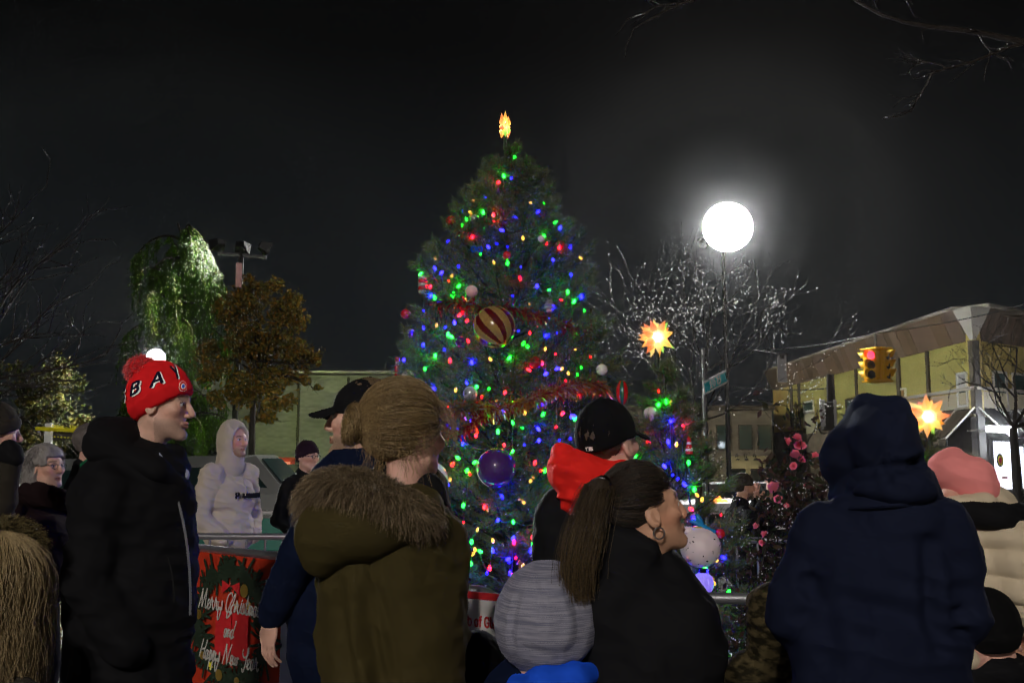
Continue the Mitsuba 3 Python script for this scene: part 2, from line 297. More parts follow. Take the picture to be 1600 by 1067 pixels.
kk = thing('fallen_leaves', 'brown fallen leaves scattered over the dark planting bed', 'leaves', kind='stuff')
put(kk, (v, f), 'mat_leaf', smooth=False, color=tinted([(0.16, 0.11, 0.05), (0.1, 0.07, 0.03), (0.22, 0.17, 0.09), (0.05, 0.06, 0.03)], n, k))

# ------------------------------------------------------------------ grey wall building on the left
g = thing('grey_building', 'low grey-green block building with pale coping behind the autumn tree', 'building')
Yg = 26.0
x0, x1, zt = W(200, 583, Yg)[0], W(690, 583, Yg)[0], W(600, 584, Yg)[2]
part(g, 'wall', box(((x0 + x1) / 2, Yg + 3, zt / 2), (x1 - x0, 6, zt)), 'mat_grey_block')
part(g, 'coping', box(((x0 + x1) / 2, Yg + 2.9, zt + 0.03), (x1 - x0 + 0.2, 6.3, 0.08), bevel=0.015), 'mat_trim_pale')
for i, px in enumerate((468, 545, 640)):
    x = W(px, 600, Yg)[0]; part(g, 'downpipe', cat([tubes([(np.array([(x, Yg - 0.06, 0.1), (x, Yg - 0.06, zt - 0.1)]), 0.035)], 8)]), 'mat_trim_dark')
for j in range(9):
    z = 0.35 + j * 0.4
    if z < zt - 0.1: part(g, 'block_course', box(((x0 + x1) / 2, Yg - 0.008, z), (x1 - x0 - 0.02, 0.03, 0.36), bevel=0.006), 'mat_grey_block')
r = thing('red_wall', 'long low red wall with a glowing salmon panel in front of the grey building', 'wall')
p0, p1 = W(384, 718, 24), W(456, 718, 24)
part(r, 'base', box(((p0[0] + p1[0]) / 2, 24.2, p0[2] / 2), (p1[0] - p0[0], 0.3, p0[2])), 'mat_red_wall')
part(r, 'capping', box(((p0[0] + p1[0]) / 2, 24.2, p0[2] + 0.03), (p1[0] - p0[0] + 0.1, 0.36, 0.06)), 'mat_red_wall')
a = W(446, 729, 23.95); part(r, 'lit_panel', box((a[0], 23.98, a[2]), (0.2, 0.08, 0.25), bevel=0.01), 'mat_emitting', label='glowing salmon sign panel', emit=(.85, 0.13, 0.055), weight=0.2)
a = W(415, 729, 23.95); part(r, 'glow_strip', box((a[0], 23.99, a[2]), (0.72, 0.06, 0.2), bevel=0.01), 'mat_emitting', label='red wall strip with a dim glow put in', emit=(0.22, 0.02, 0.009), weight=0.2)  # dim red glow put into this strip so the wall looks red-lit

# ------------------------------------------------------------------ yellow corner building
yb = thing('corner_building', 'two-storey ochre stucco corner building with brown panelled mansard and lit shop', 'building')
Yc = 37.6; C = W(1524, 600, Yc); Xc = C[0]
zr, zm = W(1522, 482, Yc)[2], W(1524, 531, Yc)[2]                 # roof edge, foot of the mansard
Yf = 66.0; Xf = W(1207, 600, Yf)[0]; Cf = A(Xf, Yf, 0); C0 = A(Xc, Yc, 0)
D1 = (Cf - C0) / np.linalg.norm(Cf - C0); N1 = A(-D1[1], D1[0], 0); N1 = N1 if N1[0] < 0 else -N1          # left facade runs away from us, faces left
D2 = A(0.80, 0.60, 0); N2 = A(D2[1], -D2[0], 0); L1, L2 = np.linalg.norm(Cf - C0), 16.0
def on1(s, z, o=0.0): return C0 + D1 * s + N1 * o + A(0, 0, z)
def on2(s, z, o=0.0): return C0 + D2 * s + N2 * o + A(0, 0, z)
def slab(P, D, Nn, s0, s1, z0, z1, o0, o1):
    pts = [C0 + D * s + Nn * o + A(0, 0, z) for s in (s0, s1) for z in (z0, z1) for o in (o0, o1)]
    return trimesh.convex.convex_hull(np.array(pts))
def s_at(px, D, Nn, o=0.0):                                        # distance along a facade where the pixel column px meets it
    t = (px - 800) / FPX; q = C0 + Nn * o; k = 1.0
    for _ in range(30):
        p = q + D * k; Z = p[1] * math.cos(PITCH) + (5 - EYE) * math.sin(PITCH)
        err = p[0] / Z - t
        dp = (D[0] * Z - p[0] * D[1] * math.cos(PITCH)) / Z ** 2
        k -= err / dp
    return k
zs = 3.3                                                           # top of the shop storey
part(yb, 'wall', slab(0, D1, N1, 0, L1, zs, zm + 0.6, -.3, 0), 'mat_ochre_stucco'); part(yb, 'wall', slab(0, D2, N2, 0.0, L2, zs, zm + 0.58, -.28, 0.002), 'mat_ochre_stucco')
part(yb, 'shop_wall', slab(0, D1, N1, 0, L1, -.45, zs, -.3, -0.02), 'mat_dark_brick')
ov = 0.55
def mansard(D, Nn, s0, s1, b, prof=0.0):
    P = [C0 + D * s + Nn * o + A(0, 0, z) for s in (s0, s1) for z, o in ((zm, 0.06), (zr, ov + prof), (zm, -0.1), (zr, ov + prof - 0.12))]
    part(yb, 'mansard_panel', trimesh.convex.convex_hull(np.array(P)), b)
tones = ['mat_panel_mauve', 'mat_panel_brown', 'mat_panel_mauve', 'mat_panel_dark', 'mat_panel_brown', 'mat_panel_mauve', 'mat_panel_dark', 'mat_panel_mauve', 'mat_panel_brown']
s, i = 0.35, 0; rr = random.Random(3)
while s < L1 - 0.2:
    w = rr.choice((0.7, 1.2, 1.9, 0.5)) * (1 + s / 40); e = min(L1, s + w)
    mansard(D1, N1, s, e - 0.02, tones[i % 9], 0.015 * (i % 2)); s = e; i += 1
s, i = 0.35, 0
while s < L2 - 0.2:
    mansard(D2, N2, s, s + 0.33, ('mat_panel_brown', 'mat_panel_dark')[i % 2], 0.03 * (i % 2)); s += 0.34; i += 1
nc = (N1 + N2) / np.linalg.norm(N1 + N2)
part(yb, 'corner_trim', trimesh.convex.convex_hull(np.array([C0 + A(0, 0, zm) + nc * 0.12, C0 + D1 * .1 + A(0, 0, zm) + N1 * .07, C0 + D2 * .1 + A(0, 0, zm) + N2 * .07, C0 + D1 * .36 + N1 * (ov + .05) + A(0, 0, zr), C0 + D2 * .36 + N2 * (ov + .05) + A(0, 0, zr), C0 + nc * 0.85 + A(0, 0, zr), C0 + A(0, 0, zr)])), 'mat_trim_pale', label='pale flared trim on the mansard corner')
part(yb, 'roof_edge', slab(0, D1, N1, 0.2, L1, zr, zr + 0.12, -0.3, ov + 0.08), 'mat_trim_pale'); part(yb, 'roof_edge', slab(0, D2, N2, 0.2, L2, zr, zr + 0.16, -0.3, ov + 0.08), 'mat_trim_pale')
part(yb, 'roof', slab(0, D1, N1, 0.4, L1, zr - 0.2, zr - 0.02, -3, ov - 0.2), 'mat_panel_dark')
part(yb, 'corner_post', slab(0, D1, N1, -0.05, 0.30, zs, zm - 0.02, -0.2, 0.06), 'mat_trim_dark', label='dark corner post'); part(yb, 'corner_post', slab(0, D2, N2, -0.03, 0.22, zs, zm - 0.02, -0.2, 0.05), 'mat_trim_dark')
for px, w in ((1452, 0.22), (1406, 0.34), (1250, 0.3), (1238, 0.4), (1340, 0.2)):
    s = s_at(px, D1, N1); part(yb, 'downpipe', slab(0, D1, N1, s - w / 2, s + w / 2, zs + 0.1, zm, 0.0, 0.10), 'mat_trim_dark')
def window(D, Nn, pxa, pxb, z0, z1, frame='mat_white_paint', lit=None, mull=True, pane='mat_dark_glass'):
    s0, s1 = sorted((s_at(pxa, D, Nn), s_at(pxb, D, Nn)))
    w = part(yb, 'window', cat([slab(0, D, Nn, s0, s1, z0, z0 + .09, 0, .08), slab(0, D, Nn, s0, s1, z1 - .09, z1, 0, .08), slab(0, D, Nn, s0, s0 + .09, z0 + .09, z1 - .09, 0, .08), slab(0, D, Nn, s1 - .09, s1, z0 + .09, z1 - .09, 0, .08)] + ([slab(0, D, Nn, s0 + .09, s1 - .09, (z0 + z1) / 2 - .03, (z0 + z1) / 2 + .03, 0, .075)] if mull else [])), frame)
    part(w, 'pane', slab(0, D, Nn, s0 + .09, s1 - .09, z0 + .09, z1 - .09, 0.005, .02), pane)
    part(w, 'sill', slab(0, D, Nn, s0 - .06, s1 + .06, z0 - .09, z0, 0, .16), 'mat_trim_pale')
    if lit: part(w, 'blind', slab(0, D, Nn, s0 + .09, s1 - .09, (z0 + z1) / 2 + .03, z1 - .09, 0.021, .03), lit)
    return w
zat = lambda px, py, Y: W(px, py, Y)[2]
window(D1, N1, 1496, 1512, zat(1504, 637, 39), zat(1504, 583, 39), lit='mat_white_plastic')
window(D1, N1, 1256, 1272, zat(1264, 643, 58), zat(1264, 626, 58), mull=False)
s0, s1 = sorted((s_at(1255, D1, N1), s_at(1273, D1, N1))); part(yb, 'window_board', slab(0, D1, N1, s0, s1, zat(1264, 677, 58), zat(1264, 643, 58) - .1, 0, 0.05), 'mat_beige_front', label='pale boarded panel below a small window')
window(D1, N1, 1322, 1336, zat(1330, 665, 50), zat(1330, 620, 50), frame='mat_trim_dark')
window(D1, N1, 1404, 1416, zat(1410, 640, 43.5), zat(1410, 604, 43.5), lit='mat_tan_cloth')
for pa, pb in ((1549, 1571), (1580, 1602)): window(D2, N2, pa, pb, zat(1560, 640, 38.8), zat(1560, 580, 38.8), frame='mat_trim_pale')
part(yb, 'cornice', slab(0, D1, N1, 0, 9, zs + .95, zs + 1.07, 0, .22), 'mat_trim_pale'); part(yb, 'cornice', slab(0, D2, N2, 0, L2, zs + .95, zs + 1.07, 0, .22), 'mat_trim_pale')
part(yb, 'fascia', slab(0, D2, N2, 0.1, L2, zs - .1, zs + .9, 0, .05), 'mat_cornice'); part(yb, 'fascia', slab(0, D1, N1, 0.1, 9, zs - .1, zs + .9, 0, .05), 'mat_cornice')
# dark awning with pale edging on both sides of the corner
za, zb = zs + .25, 2.35
for D, Nn, L, nm in ((D1, N1, 9.0, 1), (D2, N2, 12.0, 2)):
    P = [C0 + D * s + Nn * o + A(0, 0, z) for s in (0.0, L) for z, o in ((za, .06), (za - .05, .06), (zb, 1.25), (zb - .05, 1.25))]
    aw = part(yb, 'awning', trimesh.convex.convex_hull(np.array(P)), 'mat_awning_dark')
    part(aw, 'valance', slab(0, D, Nn, 0, L, zb - .32, zb - .05, 1.22, 1.26), 'mat_awning_dark')
    for s in np.arange(0.0, L + .01, 1.5): part(aw, 'rib', cat([tubes([(np.array([C0 + D * s + Nn * .08 + A(0, 0, za + .02), C0 + D * s + Nn * 1.27 + A(0, 0, zb + .02)]), 0.035)], 6)]), 'mat_white_paint')
    part(aw, 'edge_rail', cat([tubes([(np.array([C0 + Nn * 1.27 + A(0, 0, zb), C0 + D * L + Nn * 1.27 + A(0, 0, zb)]), 0.025)], 6)]), 'mat_white_paint')
# lit shop windows along the right facade
def shop_pane(pa, pb, e, tag=None):
    s0, s1 = sorted((s_at(pa, D2, N2), s_at(pb, D2, N2)))
    w = part(yb, 'shop_window', slab(0, D2, N2, s0, s1, .35, 2.25, -.05, .02), 'mat_emitting', label=tag, emit=e, weight=2.0)
    part(w, 'frame', cat([slab(0, D2, N2, s0 - .07, s0, .25, 2.35, -.05, .1), slab(0, D2, N2, s1, s1 + .07, .25, 2.35, -.05, .1), slab(0, D2, N2, s0, s1, 2.25, 2.36, -.05, .1), slab(0, D2, N2, s0, s1, .25, .35, -.05, .1)]), 'mat_trim_dark')
    return w, s0, s1
part(yb, 'shop_wall', slab(0, D2, N2, 0.05, L2, -.45, zs - .1, -.3, -.06), 'mat_trim_dark')
w1, s0, s1 = shop_pane(1541, 1573, (1.7, 1.75, 2.1), 'brightly lit white shop window with a round poster')
def flat_on2(poly, s, z, o, d=0.01):
    return placed(extrude(poly, d), basis(C0 + D2 * s + N2 * o + A(0, 0, z), D2, A(0, 0, 1), N2))
mid = (s0 + s1) / 2; sq = s0 + .38 * (s1 - s0)
part(w1, 'poster', flat_on2(sg.Point(0, 0).buffer(.26), sq, 1.5, .022), 'mat_blue_cloth'); part(w1, 'poster', flat_on2(sg.Point(0, 0).buffer(.2), sq, 1.5, .034), 'mat_sign_yellow'); part(w1, 'poster', flat_on2(sg.Point(-.03, 0).buffer(.11), sq, 1.5, .046), 'mat_sign_red')
part(w1, 'sticker', flat_on2(sg.box(-.22, -.05, .22, .05), mid + .1, .82, .022), 'mat_pink_ball')
w2, _, _ = shop_pane(1576, 1591, (1.6, 1.65, 2.0)); shop_pane(1594, 1625, (0.35, 0.6, 0.5))
part(yb, 'shop_sign', slab(0, D2, N2, s_at(1596, D2, N2), s_at(1640, D2, N2), 2.1, 2.6, .12, .2), 'mat_sign_red')
# the glaring lamp under the awning
q = W(1553, 699, 38.2); sl = s_at(1555, D2, N2, 1.3)
lp = part(yb, 'awning_lamp', slab(0, D2, N2, sl - 1.0, sl + 1.0, zb + .18, zb + .42, 1.32, 1.5), 'mat_emitting', label='glaring white lamp over the shop window', emit=(SHOP_L * .86, SHOP_L * .95, SHOP_L * 1.1), weight=4.0)
part(lp, 'bracket', slab(0, D2, N2, sl - .05, sl + .05, zb + .25, zb + .32, .1, 1.34), 'mat_black_metal')

# ------------------------------------------------------------------ dark building across the street, behind the bare tree
db = thing('dark_building', 'dim dark shop building with a beige columned front beyond the bare tree', 'building')
Yd = 58.0
def dX(px, Y=Yd): return W(px, 700, Y)[0]
zt = zat(1100, 640, Yd)
part(db, 'wall', box(((dX(960) + dX(1208)) / 2, Yd + 4, zt / 2 - .22), (dX(1208) - dX(960), 8, zt + .44)), 'mat_dark_brick')
part(db, 'parapet', box(((dX(960) + dX(1208)) / 2, Yd + 3.9, zt + .12), (dX(1208) - dX(960) + .3, 8.3, .25)), 'mat_trim_dark')
for px in (1010, 1045, 1080, 1130, 1165, 1195):
    w = part(db, 'window', box((dX(px), Yd - .02, zat(1100, 683, Yd)), (.85, .1, 1.5)), 'mat_trim_dark'); part(w, 'pane', box((dX(px), Yd - .08, zat(1100, 683, Yd)), (.7, .04, 1.35)), 'mat_dark_glass')
zf0, zf1 = zat(1160, 732, Yd - 1), zat(1160, 712, Yd - 1)
part(db, 'shop_fascia', box(((dX(1135) + dX(1196)) / 2, Yd - .2, (zf0 + zf1) / 2), (dX(1196) - dX(1135), .4, zf1 - zf0)), 'mat_beige_front')
for px in (1136, 1166, 1195): part(db, 'shop_column', box((dX(px), Yd - .25, zf0 / 2), (.22, .3, zf0)), 'mat_beige_front')
for px in (1151, 1180): part(db, 'shop_door', box((dX(px), Yd - .06, zf0 / 2 - .05), (.95, .1, zf0 - .1)), 'mat_dark_glass')
for px in (1147, 1160, 1174):
    part(db, 'sign_lamp', cat([tubes([(bend([(dX(px), Yd - .4, zf1 - .05), (dX(px), Yd - .8, zf1 + .12), (dX(px), Yd - .95, zf1 - .1)], 8), .03)], 6), lathe([(0, .12), (.06, .1), (.16, 0)], 10, (dX(px), Yd - .95, zf1 - .25))]), 'mat_black_metal')
# terrain far behind everything
v = []; 
struct('hill', cat([placed(trimesh.creation.icosphere(subdivisions=3, radius=1), np.diag([60., 14., h, 1.]) + np.array([[0, 0, 0, x], [0, 0, 0, 150.], [0, 0, 0, -1.0], [0, 0, 0, 0]])) for x, h in ((-90, 9), (-20, 7), (60, 8), (130, 9))]), 'mat_soil', 'low dark rise of land far behind the street', smooth=True)
# ------------------------------------------------------------------ lamps in view and lamps out of view
def disc(c, nrm, r, bulge=0.0, n=28):
    """a lens: spherical cap of radius r facing nrm"""
    nrm = np.array(nrm, float) / np.linalg.norm(nrm); a, b, _ = frame_of(nrm)
    rings = np.linspace(0, 1, 6); prof = [(r * q, bulge * (1 - q * q)) for q in rings]
    v = [np.array(c, float) + nrm * prof[0][1]]; f = []
    for q, h in prof[1:]:
        t = np.arange(n) * 2 * np.pi / n
        v += list(np.array(c, float) + nrm * h + q * (np.cos(t)[:, None] * a + np.sin(t)[:, None] * b))
    for k in range(n): f.append([0, 1 + k, 1 + (k + 1) % n])
    for j in range(len(prof) - 2):
        o = 1 + j * n
        for k in range(n):
            k2 = (k + 1) % n; f += [[o + k, o + n + k, o + n + k2], [o + k, o + n + k2, o + k2]]
    m = trimesh.Trimesh(np.array(v), np.array(f), process=False)
    if m.face_normals[0] @ nrm < 0: m.invert()
    return m
def bowl(c, nrm, r, depth):
    nrm = np.array(nrm, float) / np.linalg.norm(nrm); a, b, _ = frame_of(nrm)
    m = lathe([(r * 1.015, 0.008), (r * 1.015, -0.02), (r * .9, -depth * .55), (r * .45, -depth), (0.0, -depth)], 28)
    return placed(m, basis(c, a, np.cross(nrm, a), nrm))
def lamp_head(t, c, nrm, r, L, weight, tint=(1, 1, 1), bulge=0.0, name='lamp_head'):
    h = part(t, name, bowl(c, nrm, r, r * .9), 'mat_black_metal')
    part(h, 'lens', disc(np.array(c) + np.array(nrm) / np.linalg.norm(nrm) * .012, nrm, r, bulge), 'mat_emitting', emit=np.array(tint) * L, weight=weight, smooth=True)
    return h
def mast(x, y, top, r=0.05): return cat([tubes([(np.array([(x, y, -.45), (x, y, top * .5), (x, y, top)]), np.array([r * 1.3, r, r * .8]))], 10), box((x, y, .03), (.45, .45, .1), bevel=.02)])
fl = thing('light_tower', 'portable light tower whose round lamp glares white above the bare street tree', 'light tower')
fc = W(1137, 355, 22.0); fm = fc + A(0.0, 0.55, 0)
part(fl, 'mast', mast(fm[0], fm[1], fm[2] + .1), 'mat_black_metal'); part(fl, 'crossbar', cat([tubes([(np.array([fm + A(-.05, 0, 0), fm + A(.5, 0, .0)]), .035)], 8), tubes([(np.array([fm, fc + A(0, .3, 0)]), .04)], 8)]), 'mat_black_metal')
fd = A(-.10, -1, -.13)
lamp_head(fl, fc, fd, 0.585, FLOOD_L * 5.4, 22, (1.0, .97, .93), bulge=0.12)
lamp_head(fl, fm + A(.52, .05, 0), A(.85, .3, -.2), 0.17, UNSEEN_SIDE_L * 2.4, 5, (1, .97, .9))  # side head turned from view, placed to light the traffic signal
part(fl, 'crossbar', cat([tubes([(np.array([fm + A(-.5, 0, -.25), fm + A(.05, 0, -.25)]), .035)], 8)]), 'mat_black_metal'); lamp_head(fl, fm + A(-.5, .05, -.25), A(-.62, .78, -.22), 0.15, UNSEEN_SIDE_L * 1.3, 4, (.92, 1, .94))  # unseen second side head, placed to light the grey building
# floodlight out of view far to the left, placed to light the yellow facade
fp = A(-26, 41, 9.0); fs = thing('unseen_facade_floodlight', 'floodlight on a tall pole across the street aimed at the ochre facade', 'floodlight')
part(fs, 'pole', mast(fp[0], fp[1], 8.7, .08), 'mat_grey_metal'); part(fs, 'housing', bowl(fp - A(.12, 0, 0), A(1, .05, -.08), .3, .35), 'mat_black_metal')
scene[fs + '_beam'] = {'type': 'spot', 'to_world': T().look_at(origin=list(map(float, fp + A(.25, 0, 0))), target=[18.0, 49.0, 5.5], up=[0, 0, 1]), 'intensity': rgb(13000, 11300, 7600), 'cutoff_angle': 24.0, 'beam_width': 15.0, 'sampling_weight': 5.0}
# street lantern out of view on the right, placed to light the right facade
sl = thing('unseen_street_lantern', 'globe street lantern on the pavement to the right of the square', 'street lamp')
part(sl, 'pole', mast(25.5, 21.0, 6.6, .07), 'mat_black_metal'); part(sl, 'globe', ball((25.5, 21, 6.9), .28, 3), 'mat_emitting', emit=(1150, 1000, 760), weight=3, smooth=True)
# twin floodlights out of view behind the camera, placed to light the crowd
pl = thing('unseen_plaza_floodlight', 'twin floodlights on a pole behind the crowd', 'floodlight')
pp = A(-2.6, -9.5, 7.4)
part(pl, 'pole', mast(pp[0], pp[1] - .4, 7.5, .07), 'mat_grey_metal'); part(pl, 'crossbar', cat([tubes([(np.array([pp + A(-.8, -.4, 0), pp + A(.8, -.4, 0)]), .035)], 8)]), 'mat_black_metal')
for dx in (-.5, .5): lamp_head(pl, pp + A(dx, -.15, 0), A(.14, 1, -.42), .17, UNSEEN_PLAZA_L * 3.2, 14, (1.0, .93, .84))
# T-shaped lamp pole at the left that lights the weeping conifer
tp = thing('lamp_pole', 'dark T-shaped lamp pole with three floodlights beside the weeping conifer', 'lamp pole')
Yt = 16.2; top = W(377, 397, Yt); a0, a1 = W(341, 396, Yt), W(416, 402, Yt)
part(tp, 'pole', cat([tubes([(np.array([(top[0] - .02, Yt, 0), top]), .05)], 8)]), 'mat_black_metal'); part(tp, 'crossbar', cat([tubes([(np.array([a0, a1]), .035)], 6)]), 'mat_grey_metal')
for px, py, nrm in ((342, 381, A(-.72, .62, -.34)), (377, 385, A(.1, 1, -.4)), (412, 386, A(.9, .5, -.4))):
    c = W(px, py, Yt); nn = nrm / np.linalg.norm(nrm); up = A(0, 0, 1) - nn * nn[2]; up /= np.linalg.norm(up); sd = np.cross(up, nn)
    h = part(tp, 'floodlight', trimesh.convex.convex_hull(np.array([c + nn * o + sd * x * q + up * z * q for o, q in ((.1, 1), (-.08, .55)) for x in (-.13, .13) for z in (-.1, .1)])), 'mat_black_metal')
    part(h, 'bracket', cat([tubes([(np.array([c - nn * .04, [c[0], Yt, a0[2] + (c[0] - a0[0]) / (a1[0] - a0[0]) * (a1[2] - a0[2])]]), .02)], 6)]), 'mat_black_metal')
    if nrm[0] < 0: part(h, 'lens', placed(sg and extrude(sg.box(-.11, -.085, .11, .085), .01), basis(c + nn * .101, sd, up, nn)), 'mat_emitting', label='lit lens turned towards the conifer', emit=np.array((.80, 1.0, .30)) * CEDAR_L * 2.8, weight=8)
b = W(373, 430, Yt - .1); part(tp, 'sign_plate', box((b[0], b[1], b[2]), (.1, .02, .42), rz=.5), 'mat_pink_ball')
# floodlight glaring beside the bobble of the red hat
hl = thing('small_floodlight', 'small floodlight glaring white just behind the bobble of the red hat', 'floodlight')
hc = W(244, 560, 14.0); lamp_head(hl, hc, A(.13, -1, -.12), .14, HAT_L * 420, 9, (.95, 1, .95), bulge=.03)
part(hl, 'pole', mast(hc[0], hc[1] + .15, hc[2], .04), 'mat_black_metal')
# ------------------------------------------------------------------ conifers with needles
def needle_shoots(base, tip, per, length, width, rng, fwd=0.55):
    """needles round each twig: one thin triangle each; base, tip (m, 3)"""
    m = len(base); d = tip - base; L = np.linalg.norm(d, axis=1, keepdims=True); d = d / L
    a = np.cross(d, A(0.13, 0.2, 1.0)); a /= np.linalg.norm(a, axis=1, keepdims=True) + 1e-9; b = np.cross(d, a)
    t = rng.uniform(0.02, 1.02, (m, per, 1)); ph = rng.uniform(0, 2 * np.pi, (m, per, 1))
    rad = np.cos(ph) * a[:, None] + np.sin(ph) * b[:, None]
    dirn = d[:, None] * (fwd + 0.5 * t) + rad * rng.uniform(0.55, 1.0, (m, per, 1)); dirn /= np.linalg.norm(dirn, axis=2, keepdims=True)
    o = base[:, None] + d[:, None] * L[:, None] * t
    e = o + dirn * length * rng.uniform(0.7, 1.15, (m, per, 1)) + A(0, 0, -0.004)
    s = np.cross(dirn, rng.normal(size=(m, per, 3))); s /= np.linalg.norm(s, axis=2, keepdims=True) + 1e-9
    v = np.stack([o - s * width, o + s * width, e], 2).reshape(-1, 3)
    return v, np.arange(len(v)).reshape(-1, 3)
def conifer(t, ax, ztop, prof, nbr, nsub, per, nl, nw, seed, trunk_r=0.05, cols=((0.085, 0.108, 0.044), (0.108, 0.118, 0.052), (0.070, 0.098, 0.054))):
    """prof: rows (drop below the top, radius). Branches leave the trunk and carry fans of needle twigs"""
    rng = np.random.default_rng(seed); prof = np.array(prof, float)
    rad = lambda drop: np.interp(drop, prof[:, 0], prof[:, 1])
    part(t, 'trunk', tubes([(np.array([(ax[0], ax[1], -.05), (ax[0], ax[1], ztop * .5), (ax[0], ax[1], ztop)]), np.array([trunk_r, trunk_r * .6, .008]))], 10), 'mat_bark')
    H = prof[-1, 0]; w = rng.uniform(0, 1, nbr); drop = H * np.sort(w ** 0.72)
    ang = np.arange(nbr) * 2.39996 + rng.uniform(-.25, .25, nbr)
    brs, B, Tp, vc = [], [], [], []
    for k in range(nbr):
        R = rad(drop[k]) * rng.uniform(.86, 1.08); up = 0.55 - 0.55 * min(1, drop[k] / (0.75 * H)) + rng.uniform(-.08, .14)
        out = A(math.cos(ang[k]), math.sin(ang[k]), 0); side = A(-out[1], out[0], 0)
        z = ztop - drop[k]; tipz = z + R * up * .6
        p = bend([A(ax[0], ax[1], z - R * .35), A(ax[0], ax[1], z - R * .12) + out * R * .55, A(ax[0], ax[1], tipz) + out * R], 7)
        p[:, 2] = np.maximum(p[:, 2], .06); brs.append((p, np.linspace(.011, .003, 7) * (0.5 + R)))
        n = max(4, int(nsub * (0.35 + R / prof[:, 1].max())))
        u = 1 - rng.uniform(0, 1, n) ** 1.5 * .8; idx = u * 6; i0 = np.minimum(idx.astype(int), 5)
        q = p[i0] + (p[i0 + 1] - p[i0]) * (idx - i0)[:, None]
        dirn = (p[-1] - p[-2]) / np.linalg.norm(p[-1] - p[-2]) * rng.uniform(.5, 1.0, (n, 1)) + side * rng.uniform(-.95, .95, (n, 1)) + A(0, 0, 1) * rng.uniform(-.25, .6, (n, 1))
        dirn /= np.linalg.norm(dirn, axis=1, keepdims=True); tw = (0.05 + .11 * R) * rng.uniform(.7, 1.4, (n, 1))
        B.append(q); Tp.append(q + dirn * tw); c = np.array(cols[rng.integers(len(cols))]) * rng.uniform(.75, 1.3)
        vc.append(np.repeat((c * rng.uniform(.8, 1.2, (n, 1))), per * 3, 0))
    part(t, 'branch_framework', tubes(brs, 5), 'mat_bark')
    B, Tp = np.vstack(B), np.vstack(Tp)
    v, f = needle_shoots(B, Tp, per, nl, nw, rng)
    part(t, 'crown', (v, f), 'mat_needles', kind='stuff', smooth=False, color=np.clip(np.vstack(vc), 0, 1))
    return rad
YM, YS, YT = 7.0, 5.3, 5.0
def conprof(rows, y0, Y): return [((y - y0) * PX(Y) * 1.01, r * PX(Y)) for y, r in rows]
christmas_tree = thing('christmas_tree', 'tall green conifer hung with baubles and coloured lights in the centre', 'tree')
AXM, ZM = W(795, 400, YM), W(795, 232, YM)[2]
PRM = conprof([(232, 4), (262, 26), (302, 52), (352, 76), (400, 102), (452, 122), (552, 146), (640, 172), (740, 190), (930, 188), (1010, 175)], 232, YM)
radM = conifer(christmas_tree, AXM, ZM, PRM, 330, 30, 34, .062, .0021, 11)
small_tree = thing('small_conifer', 'small conifer topped by a glowing star right of the tall tree', 'tree')
AXS, ZS = W(1040, 700, YS), W(1034, 570, YS)[2]
PRS = conprof([(570, 4), (610, 17), (660, 40), (720, 64), (800, 98), (900, 122), (1040, 135)], 570, YS)
radS = conifer(small_tree, AXS, ZS, PRS, 130, 20, 34, .05, .0018, 12, .03, ((.085, .115, .045), (.10, .12, .06)))
third_tree = thing('small_conifer', 'small conifer topped by a glowing star behind the navy hooded man', 'tree')
AXT, ZT_ = W(1450, 760, YT), W(1450, 690, YT)[2]
PRT = conprof([(690, 4), (740, 25), (800, 48), (900, 75), (1060, 90)], 690, YT)
radT = conifer(third_tree, AXT, ZT_, PRT, 90, 18, 32, .05, .0018, 13, .03)

